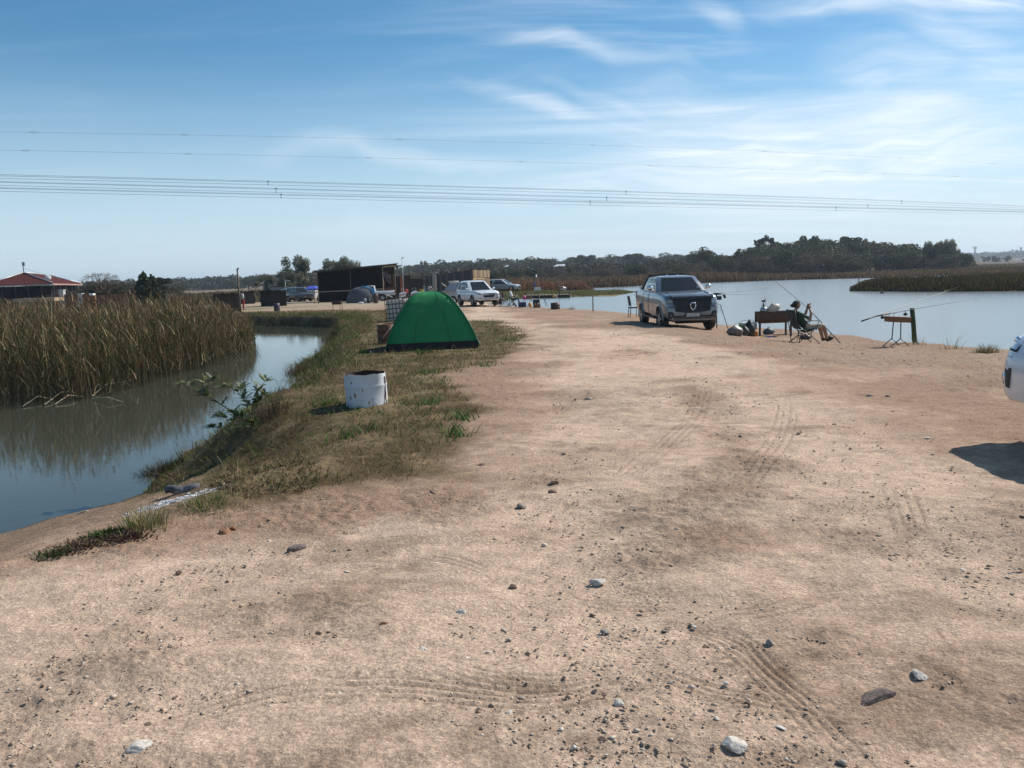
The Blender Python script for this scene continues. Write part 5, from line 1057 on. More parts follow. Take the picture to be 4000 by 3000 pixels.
def vehicle(name, label, cat, S, PM, loc, heading, opts=()):
    """heading: direction of travel (dx,dy)."""
    rz = math.atan2(-heading[0], heading[1]); t = thing(name, label, cat, loc, rz); ST = S['st']; r = S['r']
    trim = PM if 'painted' in opts else BLK
    # hull
    V = []; n = 0
    for (y, zb, zt, w) in ST:
        s = sec(zb, zt, w); ring = [(x, y, z) for x, z in s] + [(-x, y, z) for x, z in s[1:-1]][::-1]; n = len(ring); V += ring
    mb = MB(); k = len(ST)
    Fs = [(i * n + j, i * n + (j + 1) % n, (i + 1) * n + (j + 1) % n, (i + 1) * n + j) for i in range(k - 1) for j in range(n)] + [tuple(range(n))[::-1], tuple(range((k - 1) * n, k * n))]
    mb.add(V, Fs, 0, True); hull = mb.build('body', [PM, INT], t)
    for f in hull.data.polygons:
        if len(f.vertices) > 4: f.use_smooth = False
    hull.data.set_sharp_from_angle(angle=R(38))
    for yw in S['wheels']:
        for s in (-1, 1):
            c = MB(); c.lathe([(r * 1.16, -.3), (r * 1.16, .3)], 36, axis='X', mi=1, sm=False); nn = 36; c.add([(-.3, 0, 0)] , [], 1); c.add([(-.3, r * 1.16 * math.cos(2 * math.pi * j / nn), r * 1.16 * math.sin(2 * math.pi * j / nn)) for j in range(nn)], [tuple(range(nn))], 1); c.add([(.3, r * 1.16 * math.cos(2 * math.pi * j / nn), r * 1.16 * math.sin(2 * math.pi * j / nn)) for j in range(nn)], [tuple(range(nn))], 1)
            c.v = [v for v in c.v]; co = c.build('cut', [PM, INT]); zb, zt, w = interp_st(ST, yw); co.matrix_world = t.matrix_basis @ Matrix.Translation((s * (w + .02), yw, r * 1.02)); bpy.context.view_layer.update(); bool_cut(hull, co)
            # flare
            mb = MB(); P = []
            for j in range(15):
                a = math.pi * (-.06 + 1.12 * j / 14); yy = yw + r * 1.2 * math.cos(a); zz = r * 1.02 + r * 1.2 * math.sin(a); P.append((s * (min(bx_(ST, yy, max(zz, interp_st(ST, yy)[0] + .06)), w) + .0), yy, zz))
            mb.tube(P, .038 if 'flare' in opts else .02, 6); mb.build('wheel_arch', PM if 'blackflare' not in opts else BLK, t)
            wheel(t, s * (w - .125), yw, r, .25, S.get('spokes', 6), S.get('rim', ALLOY), S.get('steer', 0) if yw == max(S['wheels']) else 0)
    mb = MB(); y0, y1 = min(S['wheels']), max(S['wheels']); mb.box((0, (y0 + y1) / 2, r * 1.05), (1.1, y1 - y0 + .6, .22)); mb.tube([(-.7, y1, r), (.7, y1, r)], .06, 6); mb.tube([(-.7, y0, r), (.7, y0, r)], .07, 6); mb.build('underbody', INT, t)
    # cabin
    yb0, yb1, zc, yr0, yr1, zr, wb, wr = S['cab']; ch = .10
    def ring(y0, y1, z, w, c): return [(-w + c, y0, z), (w - c, y0, z), (w, y0 + c, z), (w, y1 - c * 1.3, z), (w - c * 1.6, y1, z), (0, y1 + c * .35, z), (-w + c * 1.6, y1, z), (-w, y1 - c * 1.3, z), (-w, y0 + c, z)]
    L = lambda a, b, u: a + (b - a) * u
    rings = [ring(yb0, yb1, zc - .08, wb, ch)]
    for u in (.0, .5, .93): rings.append(ring(L(yb0, yr0, u), L(yb1, yr1, u), L(zc, zr, u), L(wb, wr, u) + .02 * math.sin(u * 3.14), ch))
    rings.append(ring(yr0 + .03, yr1 - .06, zr - .012, wr - .07, ch)); rings.append(ring(yr0 + .3, yr1 - .35, zr + .012, wr - .28, ch))
    mb = MB(); nr_ = 9; V = [p for q in rings for p in q]; Fs = [(i * nr_ + j, i * nr_ + (j + 1) % nr_, (i + 1) * nr_ + (j + 1) % nr_, (i + 1) * nr_ + j) for i in range(len(rings) - 1) for j in range(nr_)] + [tuple(range((len(rings) - 1) * nr_, len(rings) * nr_))]
    mb.add(V, Fs, 0, True); o = mb.build('cabin', PM, t); o.data.set_sharp_from_angle(angle=R(32))
    H = zr - zc
    def side_x(z): u = (z - zc) / H; return L(wb, wr, u) + .02 * math.sin(min(max(u, 0), 1) * 3.14) + .006
    for s in (-1, 1):
        for win in S['win']:
            P = [(s * side_x(z), y, z) for y, z in win]; mb = MB(); mb.prism(P, (s * .004, 0, 0)); mb.build('side_window', GLS, t)
    # windscreen
    def fr(u, w_, front=True):
        y = L(yb1, yr1, u) if front else L(yb0, yr0, u); wdt = (L(wb, wr, u) - ch * (1.6 if front else 1.)) * w_; return wdt, y, L(zc, zr, u)
    V = []; K = 6; us = (.04, .5, .88); dy = .006
    for u in us:
        w0, y, z = fr(u, 1.)
        for j in range(K + 1): q = -1 + 2 * j / K; V.append((q * w0, y + ch * .35 * (1 - abs(q)) + .012, z + .004))
    mb = MB(); mb.add(V, [(i * (K + 1) + j, i * (K + 1) + j + 1, (i + 1) * (K + 1) + j + 1, (i + 1) * (K + 1) + j) for i in range(2) for j in range(K)], 0, True); mb.build('windscreen', GLS, t)
    w0, y, z = fr(.25, .95, False); w1, y1_, z1_ = fr(.85, .9, False); mb = MB(); mb.prism([(-w0, y - .012, z), (w0, y - .012, z), (w1, y1_ - .012, z1_), (-w1, y1_ - .012, z1_)], (0, -.005, 0)); mb.build('rear_window', GLS, t)
    for s in (-1, 1):
        my = yb1 - .32; mb = MB(); mb.ball((s * (wb + .16), my, zc + .13), .115, 12, sz=(1., .55, .72)); mb.box((s * (wb + .04), my, zc + .05), (.16, .06, .05)); o = mb.build('mirror', S.get('mirror', PM), t)
        mb = MB(); mb.box((s * (wb + .165), my - .058, zc + .13), (.15, .01, .10)); mb.build('mirror_glass', GLS, o)
        # doors: shallow raised skins with handles
        for (d0, d1) in S['doors']:
            zb, zt, w = interp_st(ST, (d0 + d1) / 2); NY, NZ = 6, 7; V = []; z0, z1 = zb + .10, zt - .03
            for i in range(NY + 1):
                for j in range(NZ + 1):
                    y = d0 + (d1 - d0) * i / NY; z = z0 + (z1 - z0) * j / NZ; e = min(i, NY - i, j, NZ - j); V.append((s * (bx_(ST, y, z) + (.012 if e > 0 else -.008)), y, z))
            mb = MB(); mb.add(V, [(i * (NZ + 1) + j, i * (NZ + 1) + j + 1, (i + 1) * (NZ + 1) + j + 1, (i + 1) * (NZ + 1) + j) for i in range(NY) for j in range(NZ)], 0, True); dr = mb.build('door', PM, t)
            mb = MB(); z = z1 - .12; mb.box((s * (bx_(ST, d0 + .18, z) + .03), d0 + .18, z), (.03, .17, .035)); mb.build('handle', S.get('handle', PM), dr)
            mb = MB(); mb.tube([(s * (bx_(ST, d0 - .01, z0 + (z1 - z0) * q) + .003), d0 - .01, z0 + (z1 - z0) * q) for q in np.linspace(0, 1, 8)], .007, 4); mb.build('door_gap', INT, t)
        mb = MB(); a, b = y0 + r * 1.25, y1 - r * 1.25; mb.box((s * (interp_st(ST, (a + b) / 2)[2] - .02), (a + b) / 2, interp_st(ST, (a + b) / 2)[0] - .03), (.14, b - a, .06)); mb.build('side_step', BLK, t)
    return t
def front_y(ST, x, z):
    """foremost y of the hull at lateral x, height z"""
    best = None
    for y in np.linspace(ST[-1][0], ST[-1][0] - 1.2, 80):
        zb, zt, w = interp_st(ST, y)
        if z < zb + .01 or z > zt: continue
        if bx_(ST, y, z) >= abs(x): best = y; break
    return best if best is not None else ST[-1][0] - 1.2
def fpatch(name, ST, c4, m, parent, off=.012, nx=8, nz=4):
    """panel on the nose: corners (x,z) bl, br, tr, tl, wrapped on the hull and proud of it"""
    V = []; (a, b, c, d) = [Vector(q) for q in c4]
    for i in range(nx + 1):
        for j in range(nz + 1):
            p = a.lerp(b, i / nx).lerp(d.lerp(c, i / nx), j / nz); V.append((p.x, front_y(ST, p.x, p.y) + (off if 0 < i < nx and 0 < j < nz else off - .004), p.y))
    k = len(V); V += [(x, y - .05, z) for x, y, z in V]; g = lambda i, j: i * (nz + 1) + j
    Fs = [(g(i, j), g(i + 1, j), g(i + 1, j + 1), g(i, j + 1)) for i in range(nx) for j in range(nz)]
    for i in range(nx): Fs += [(g(i, 0), g(i + 1, 0), g(i + 1, 0) + k, g(i, 0) + k), (g(i, nz), g(i + 1, nz), g(i + 1, nz) + k, g(i, nz) + k)]
    for j in range(nz): Fs += [(g(0, j), g(0, j + 1), g(0, j + 1) + k, g(0, j) + k), (g(nx, j), g(nx, j + 1), g(nx, j + 1) + k, g(nx, j) + k)]
    mb = MB(); mb.add(V, Fs, 0, True); o = mb.build(name, m, parent); o.data.set_sharp_from_angle(angle=R(40)); return o
def text_mesh(s, size, m, name, parent, M_):
    c = bpy.data.curves.new(name, 'FONT'); c.body = s; c.size = size; c.extrude = .001; c.align_x = 'CENTER'; c.align_y = 'CENTER'; o = bpy.data.objects.new(name, c); COL.objects.link(o); bpy.context.view_layer.update()
    me = bpy.data.meshes.new_from_object(o.evaluated_get(bpy.context.evaluated_depsgraph_get())); bpy.data.objects.remove(o); me.materials.clear(); me.materials.append(m); q = link(name, me, parent); q.matrix_local = M_; return q
FRONTM = lambda x, y, z: Matrix.Translation((x, y, z)) @ Matrix.Rotation(math.pi, 4, 'Z') @ Matrix.Rotation(math.pi / 2, 4, 'X')
PLW = mat('plate_white', (.62, .62, .60), .5, var=.06); PLT = mat('plate_text', (.03, .03, .06), .6, var=.02)
def plate(t, y, z, s):
    mb = MB(); mb.box((0, y, z), (.47, .012, .115)); o = mb.build('number_plate', PLW, t)
    mb = MB(); mb.box((0, y - .002, z), (.50, .008, .145)); mb.build('plate_frame', BLK, t)
    if s: text_mesh(s, .105, PLT, 'plate_lettering', o, FRONTM(0, y + .0075, z))
# --- the silver double-cab facing the camera
def silver_pickup():
    S = dict(st=[(-1.24, .66, 1.32, .86), (-1.16, .56, 1.38, .93), (-.4, .54, 1.40, .955), (.25, .48, 1.38, .965), (1.4, .46, 1.35, .965), (2.45, .46, 1.35, .965), (2.62, .46, 1.335, .962), (3.2, .46, 1.315, .955), (3.75, .45, 1.275, .94), (3.98, .42, 1.235, .915), (4.08, .40, 1.16, .885), (4.14, .38, 1.02, .845), (4.17, .38, .80, .80), (4.185, .42, .72, .70)],
             wheels=(0., 3.23), r=.40, cab=(.12, 2.62, 1.35, .42, 1.78, 1.88, .89, .70), spokes=6, steer=R(5), mirror=CHR, handle=CHR,
             win=[[(1.48, 1.40), (2.26, 1.40), (1.74, 1.79), (1.48, 1.81)], [(.66, 1.40), (1.40, 1.40), (1.40, 1.81), (.74, 1.80)]], doors=[(.42, 1.42), (1.44, 2.40)])
    PMt = paint('silver_paint', (.20, .21, .228), .5, .12); ST = S['st']
    fp = GPn(2768, 1281); fl = GPn(2590, 1283); y = (fp.y + fl.y) / 2; x = AT(2679, 1250, y).x
    hd = Vector((.035, -1)).normalized(); c = Vector((x, y)) - hd * 3.23; z = min(hz(x - .8, y), hz(x + .8, y)); z2 = hz(c.x, c.y)
    t = vehicle('pickup_truck', 'silver double-cab pickup truck parked facing the camera beside the lake', 'pickup truck', S, PMt, (c.x, c.y, (z + z2) / 2), hd, ('flare',))
    t.rotation_euler.x = math.atan2(z - z2, 3.23); t.location.z = z2
    GB = mat('gloss_black', (.010, .010, .011), .18, coat=.6)
    g = fpatch('grille', ST, [(-.56, .70), (.56, .70), (.62, 1.13), (-.62, 1.13)], BLK, t, .035, 18, 6)
    for k in range(5):
        zz = .78 + .075 * k; w = .53 + .07 * min(1, k / 3); mb = MB(); mb.tube([(q * w, front_y(ST, q * w, zz) + .038, zz) for q in np.linspace(-1, 1, 9)], .010, 5); mb.build('grille_bar', GB, g)
    mb = MB(); mb.tube([(q, front_y(ST, q, zz) + .035, zz) for q, zz in ((-.64, 1.12), (-.64, .92), (-.57, .72), (-.3, .685), (0, .68), (.3, .685), (.57, .72), (.64, .92), (.64, 1.12))], .024, 6); mb.build('grille_frame', GB, t)
    P = []
    for j in range(25):
        a = 2 * math.pi * j / 24; x_, z_ = .095 * math.sin(a), .095 * math.cos(a)
        if math.cos(a) < -.1: k = (-math.cos(a) - .1) / .9; z_ -= .055 * k; x_ *= 1 - .30 * k
        P.append((x_, 4.235, .90 + z_))
    mb = MB(); mb.tube(P, .023, 8, cap=False); mb.build('badge', CHR, t)
    fpatch('bonnet_deflector', ST, [(-.72, 1.15), (.72, 1.15), (.80, 1.215), (-.80, 1.215)], GB, t, .06, 20, 3)
    for s in (-1, 1):
        c4 = [(s * .66, .97), (s * .865, .99), (s * .885, 1.13), (s * .67, 1.14)]; hl = fpatch('headlight', ST, c4, LENS if s < 0 else mat('lamp_lens_shade', (.16, .18, .20), .1, .2, coat=1.), t, .014, 6, 4)
        for k in range(3): q = s * (.71 + .055 * k); mb = MB(); mb.box((q, front_y(ST, q, 1.05) + .02, 1.05), (.028, .014, .05)); mb.build('lamp_segment', LENS, hl)
        mb = MB(); mb.tube([(s * q, front_y(ST, s * q, 1.155) + .015, 1.155) for q in (.66, .75, .85)], .010, 5); mb.build('lamp_trim', GB, hl)
        fm = fpatch('fog_lamp_surround', ST, [(s * .60, .50), (s * .83, .44), (s * .84, .70), (s * .68, .70)], BLK, t, .014, 5, 4)
        mb = MB(); mb.lathe([(.001, .025), (.035, .02), (.04, 0)], 14, (s * .75, front_y(ST, .75, .58), .575), 'Y'); mb.build('fog_lamp', mat('lamp_lens_shade', (.16, .18, .20)), fm)
        mb = MB(); mb.tube([(s * q, front_y(ST, s * q, .86) + .012, .86 - .02 * (q > .75)) for q in (.66, .74, .82, .87)], .014, 5); mb.build('crease_trim', BLK, t)
        mb = MB(); mb.tube([(s * .62, 1.5, 1.91), (s * .655, 1.3, 1.94), (s * .66, .7, 1.945), (s * .64, .45, 1.91)], .024, 6); mb.build('roof_rail', BLK, t)
        mb = MB(); mb.prism([(s * .70, .44, 1.90), (s * .72, .30, 1.88), (s * .86, -.35, 1.44), (s * .88, -.70, 1.40), (s * .88, -.15, 1.40), (s * .80, .28, 1.72)], (-s * .06, 0, 0)); mb.build('sports_bar', BLK, t)
        mb = MB(); mb.box((s * .90, -1.2, 1.15), (.06, .06, .28)); mb.build('tail_lamp', REDL, t)
        mb = MB(); mb.tube([(s * .70, 4.0, 1.235), (s * .62, 3.3, 1.345), (s * .60, 2.7, 1.375)], .018, 6); mb.build('bonnet_crease', PMt, t)
    mb = MB(); mb.box((0, .10, 1.91), (1.34, .30, .045), (R(12), 0, 0)); mb.build('sports_bar_hoop', BLK, t)
    mb = MB(); mb.box((0, -.48, 1.425), (1.6, 1.25, .03)); mb.build('tonneau_cover', BLK, t)
    fpatch('bumper_intake', ST, [(-.60, .50), (.60, .50), (.62, .56), (-.62, .56)], BLK, t, .016, 12, 2)
    fpatch('skid_plate', ST, [(-.70, .39), (.70, .39), (.60, .49), (-.60, .49)], mat('dusty_plastic', (.10, .085, .07), .9), t, .018, 10, 2)
    mb = MB(); mb.prism([(-.62, 4.10, .40), (.62, 4.10, .40), (.50, 4.0, .28), (-.50, 4.0, .28)], (0, -.25, 0)); mb.build('under_guard', INT, t)
    plate(t, 4.235, .585, 'HG 04 BS GP')
    mb = MB(); mb.lathe([(.001, .004), (.038, .003), (.04, 0)], 14, axis='Y'); o = mb.build('licence_disc', PLW, t); u = .2; o.location = (-.62, 2.62 + (1.78 - 2.62) * u + .035, 1.35 + .53 * u)
    for x_ in (-.22, .18): mb = MB(); mb.ball((x_, 1.1, 1.90), .045, 8, sz=(1, 1.6, .8)); mb.build('roof_fitting', CHR, t)
    mb = MB(); mb.box((.1, 2.0, 1.45), (1.3, .35, .12)); mb.build('dashboard', BLK, t)
silver_pickup()
# --- white off-roader in the middle distance
def white_suv():
    S = dict(st=[(-1.05, .60, .98, .80), (-.95, .48, 1.06, .88), (-.3, .40, 1.10, .93), (1.4, .38, 1.10, .94), (2.5, .38, 1.12, .94), (3.1, .40, 1.10, .93), (3.5, .40, 1.04, .90), (3.68, .42, .98, .84), (3.76, .50, .90, .74)],
             wheels=(0., 2.84), r=.385, cab=(-.92, 2.35, 1.10, -.45, 1.25, 1.80, .87, .66), spokes=6,
             win=[[(1.15, 1.16), (1.95, 1.16), (1.30, 1.62), (1.15, 1.66)], [(.25, 1.16), (1.08, 1.16), (1.08, 1.67), (.30, 1.68)], [(-.60, 1.22), (.15, 1.16), (.18, 1.67), (-.30, 1.62)]], doors=[(.32, 1.22), (1.24, 2.18)])
    PMt = paint('white_paint', (.72, .73, .74), 0, .12); p = GPn(1893, 1196); hd = Vector((.40, -1)).normalized(); c = Vector((p.x, p.y)) - hd * 2.84
    t = vehicle('suv', 'white off-road car with black grille parked beyond the green tent', 'car', S, PMt, (c.x, c.y, hz(c.x, c.y)), hd)
    ST = S['st']; fpatch('upper_grille', ST, [(-.46, .84), (.46, .84), (.52, .92), (-.52, .92)], BLK, t, .012, 10, 2); fpatch('lower_grille', ST, [(-.36, .64), (.36, .64), (.45, .78), (-.45, .78)], BLK, t, .012, 10, 3)
    mb = MB(); mb.box((0, 3.775, .815), (.9, .02, .03)); mb.build('badge_bar', CHR, t)
    for s in (-1, 1):
        fpatch('headlight', ST, [(s * .56, .80), (s * .80, .82), (s * .845, .97), (s * .55, .93)], LENS if s < 0 else mat('lamp_lens_shade', (.16, .18, .20), .1, .2, coat=1.), t, .014, 6, 3); fpatch('fog_lamp', ST, [(s * .58, .53), (s * .76, .56), (s * .77, .62), (s * .60, .59)], BLK, t, .012, 4, 2)
        mb = MB(); mb.tube([(s * .62, 1.3, 1.83), (s * .64, 1.1, 1.86), (s * .64, -.5, 1.86), (s * .62, -.7, 1.83)], .02, 6); mb.build('roof_rail', BLK, t)
    fpatch('skid_plate', ST, [(-.70, .43), (.70, .43), (.52, .52), (-.52, .52)], BLK, t, .016, 10, 2); plate(t, 3.79, .56, '')
white_suv()
# --- silver car with canopy, side on, further off
def silver_canopy():
    S = dict(st=[(-1.2, .60, 1.10, .82), (-1.1, .50, 1.16, .90), (.2, .44, 1.18, .93), (1.4, .42, 1.16, .93), (2.5, .42, 1.14, .93), (3.4, .42, 1.06, .92), (3.75, .44, .96, .84), (3.86, .52, .88, .74)],
             wheels=(0., 3.05), r=.39, cab=(-1.05, 2.55, 1.16, -1.0, 1.55, 1.80, .86, .68), spokes=6,
             win=[[(.45, 1.22), (2.1, 1.22), (1.50, 1.70), (.55, 1.71)], [(-.9, 1.26), (.15, 1.26), (.15, 1.70), (-.82, 1.66)]], doors=[(.3, 1.3), (1.32, 2.4)])
    q = AT(1962, 1118, 116); t = vehicle('canopy_pickup', 'silver pickup with closed canopy standing side-on beyond the white off-roader', 'pickup truck', S, paint('silver_blue', (.50, .53, .54), .2, .1), (AT(1927, 1125, 116).x, 116, -.55), Vector((.93, -.36)).normalized())
    mb = MB(); mb.box((0, 3.88, .72), (1.3, .06, .3)); mb.build('bull_bar', BLK, t)
silver_canopy()
# --- old white single-cab beside the shed
def white_pickup():
    S = dict(st=[(-1.25, .62, 1.02, .80), (-1.2, .56, 1.04, .83), (0.3, .50, 1.04, .84), (1.6, .48, 1.02, .84), (2.2, .46, 1.02, .84), (3.1, .46, .98, .83), (3.3, .50, .90, .76)],
             wheels=(0., 2.75), r=.35, cab=(.62, 2.1, 1.02, .72, 1.5, 1.60, .78, .64), spokes=8,
             win=[[(.82, 1.08), (1.85, 1.08), (1.46, 1.50), (.86, 1.52)]], doors=[(.78, 1.9)])
    q = AT(1520, 1140, 85); t = vehicle('pickup_truck', 'old white single-cab pickup seen side-on in front of the black shed', 'pickup truck', S, paint('white_old', (.66, .67, .68), 0, .2), (AT(1494, 1140, 85).x, 85, HZ(-13, 85)), Vector((-1, -.12)).normalized(), ())
    for s in (-1, 1):
        mb = MB(); mb.tube([(s * .855, -1.2, .74), (s * .865, 1.9, .74)], .022, 5); mb.build('side_strip', BLK, t); mb = MB(); mb.box((s * .82, -1.22, .9), (.06, .07, .22)); mb.build('tail_lamp', REDL, t)
    mb = MB(); mb.box((0, -.33, 1.02), (1.45, 1.6, .05)); mb.build('load_bed', INT, t)
white_pickup()
def dark_suv():
    S = dict(st=[(-1.0, .6, 1.02, .82), (-.9, .5, 1.08, .9), (1.4, .42, 1.10, .93), (2.6, .42, 1.10, .93), (3.4, .44, 1.02, .88), (3.6, .52, .92, .78)], wheels=(0., 2.7), r=.38, cab=(-.9, 2.4, 1.10, -.75, 1.5, 1.78, .86, .66), spokes=5,
             win=[[(1.2, 1.16), (2.0, 1.16), (1.45, 1.66), (1.2, 1.67)], [(-.6, 1.18), (1.1, 1.16), (1.1, 1.67), (-.5, 1.64)]], doors=[(.3, 1.2), (1.22, 2.1)])
    t = vehicle('suv', 'dark grey car parked between the tall gum and the blue gazebo', 'car', S, paint('dark_paint', (.06, .07, .08), .3, .2), (AT(1152, 1155, 104).x, 104, HZ(-27, 104)), Vector((.62, -.78)).normalized())
    S2 = dict(S); S2['cab'] = (-.9, 2.4, 1.08, -.7, 1.5, 1.66, .84, .64)
    t = vehicle('car', 'light blue car half hidden behind the dark screened shack', 'car', S2, paint('blue_paint', (.22, .40, .48), .2, .2), (AT(1118, 1150, 108).x, 109, HZ(-29, 108)), Vector((.5, -.86)).normalized())
dark_suv()
# --- white off-roader entering at the right edge (only its front corner is in the photograph)
def right_car():
    S = dict(st=[(-1.05, .60, 1.02, .80), (-.95, .48, 1.08, .88), (1.4, .40, 1.12, .93), (2.5, .40, 1.13, .93), (3.0, .40, 1.12, .925), (3.35, .39, 1.08, .90), (3.55, .38, 1.02, .86), (3.68, .37, .93, .79), (3.76, .38, .82, .70), (3.79, .42, .74, .62)],
             wheels=(0., 2.75), r=.38, cab=(-.9, 2.45, 1.12, -.75, 1.45, 1.82, .87, .66), spokes=6, win=[[(1.25, 1.18), (2.05, 1.18), (1.42, 1.66), (1.25, 1.68)], [(-.6, 1.2), (1.18, 1.18), (1.18, 1.68), (-.5, 1.66)]], doors=[(.3, 1.2), (1.22, 2.15)])
    hd = Vector((-1, .02)).normalized(); nose = Vector((4.80, 7.42)); c = nose - hd * 3.79
    t = vehicle('suv', 'white car at the right edge, only its front corner with headlight showing', 'car', S, paint('white_near', (.60, .62, .66), 0, .1), (c.x, c.y, .0), hd)
    ST = S['st']
    for s in (-1, 1):
        h = fpatch('headlight', ST, [(s * .54, .86), (s * .81, .88), (s * .845, 1.03), (s * .56, .99)], LENS, t, .012, 8, 5); mb = MB(); Q = [(.54, .86), (.68, .865), (.81, .88), (.83, .95), (.845, 1.03), (.70, 1.01), (.56, .99), (.54, .86)]; mb.tube([(s * a, front_y(ST, a, b) + .012, b) for a, b in Q], .011, 5); mb.build('lamp_trim', BLK, h)
        mb = MB(); mb.ball((s * .70, front_y(ST, .70, .94) - .002, .94), .05, 10, sz=(1, .4, 1)); mb.build('lamp_bulb', CHR, h)
        h = fpatch('fog_lamp_surround', ST, [(s * .54, .50), (s * .72, .53), (s * .75, .68), (s * .52, .70)], BLK, t, .010, 6, 5); mb = MB(); mb.lathe([(.001, .018), (.045, .016), (.05, 0)], 14, (s * .64, front_y(ST, .64, .60) - .002, .60), 'Y'); mb.build('fog_lamp', LENS, h)
    mb = MB(); mb.tube([(q, front_y(ST, q, .80) + .002, .80) for q in np.linspace(-.82, .82, 21)], .006, 5); mb.build('bumper_seam', INT, t)
    fpatch('grille', ST, [(-.40, .84), (.40, .84), (.44, .98), (-.44, .98)], BLK, t, .012, 10, 4)
    mb = MB(); mb.tube([(q, 3.40 - .10 * abs(q)**2, 1.10 - .03 * q * q) for q in np.linspace(-.74, .74, 11)], .022, 6); mb.build('bonnet_deflector', BLK, t); plate(t, 3.80, .55, '')
right_car()
def motorbike(name, px, py, d, lab, rz, col, red):
    p = AT(px, py, d); zg = HZ(p.x, p.y); t = thing(name, lab, 'motorbike', (p.x, p.y, zg), rz, 'motorbikes by the stall')
    for y in (-.62, .68):
        mb = MB(); mb.lathe([(.24, -.05), (.30, -.05), (.31, 0), (.30, .05), (.24, .05)], 20, (0, y, .31), 'X'); wl = mb.build('wheel', RUB, t)
        mb = MB(); 
        for k in range(5): a = k * 1.2566; mb.tube([(0, y, .31), (0, y + .24 * math.cos(a), .31 + .24 * math.sin(a))], .015, 4)
        mb.build('rim', ALLOY, wl)
    mb = MB(); mb.prism([(-.13, .10, .55), (-.13, .62, .70), (-.13, .78, .98), (-.13, .52, 1.10), (-.13, .15, .92)], (.26, 0, 0)); mb.build('fairing', col, t)
    mb = MB(); mb.prism([(-.14, .12, .72), (-.14, .72, .86), (-.14, .72, .92), (-.14, .12, .80)], (.28, 0, 0)); mb.build('stripe', red, t)
    mb = MB(); mb.box((0, -.35, .80), (.24, .62, .10)); mb.build('seat', BLK, t); mb = MB(); mb.prism([(-.1, -.9, .95), (-.1, -.5, .75), (-.1, -.45, .62), (-.1, -.85, .78)], (.2, 0, 0)); mb.build('tail', col, t)
    mb = MB(); mb.tube([(0, .68, .31), (0, .48, 1.05)], .03, 6); mb.build('fork', ALLOY, t); mb = MB(); mb.box((0, .0, .48), (.26, .5, .34)); mb.build('engine', BLK, t); mb = MB(); mb.tube([(-.36, .38, 1.08), (0, .46, 1.05), (.36, .38, 1.08)], .015, 5); mb.build('handlebar', BLK, t)
    for s in (-1, 1): mb = MB(); mb.tube([(s * .26, .42, 1.08), (s * .34, .42, 1.28)], .008, 4); mb.ball((s * .35, .42, 1.31), .06, 8, sz=(1, .4, .7)); mb.build('mirror', CHR, t)
motorbike('motorbike', 1553, 1130, 70, 'white motorbike with red stripe parked left of the pale metal pole', R(-72), mat('white_fairing', (.7, .7, .72), .3, coat=.5), mat('red_gloss', (.40, .03, .04), .3, coat=.5))
motorbike('motorbike', 1600, 1130, 72, 'white and red motorbike parked right of the pale metal pole', R(-60), mat('white_fairing', (.7, .7, .72)), mat('red_gloss', (.40, .03, .04)))
def bagmesh(r, sz, seed):
    mb = MB(); n = 22; m = 12; V = []; R_ = np.random.default_rng(seed); ph = R_.uniform(0, 6.28, 8); 
    for i in range(m + 1):
        th = math.pi * i / m
        for j in range(n):
            p = 2 * math.pi * j / n; d = 1 + .10 * math.sin(2 * p + ph[0] + th * 2) + .07 * math.sin(5 * p + ph[1] - th * 3) + .05 * math.sin(9 * p + ph[2] + th * 5) + .05 * math.sin(7 * th + ph[3] + p) + R_.uniform(-.03, .03)
            z = math.cos(th); k = 1.0 if z < .55 else max(.16, 1 - (z - .55) * 1.75); zz = z if z < .55 else .55 + (z - .55) * 1.5
            V.append((r * sz[0] * d * math.sin(th) * k, r * sz[1] * d * math.sin(th) * k * math.sin(p) / 1, 0)); V[-1] = (r * sz[0] * d * math.sin(th) * k * math.cos(p), r * sz[1] * d * math.sin(th) * k * math.sin(p), r * sz[2] * max(zz, -.85) * (1 + .06 * math.sin(3 * p + ph[4])))
    mb.add(V, [(i * n + j, (i + 1) * n + j, (i + 1) * n + (j + 1) % n, i * n + (j + 1) % n) for i in range(m) for j in range(n)], 0, True); return mb
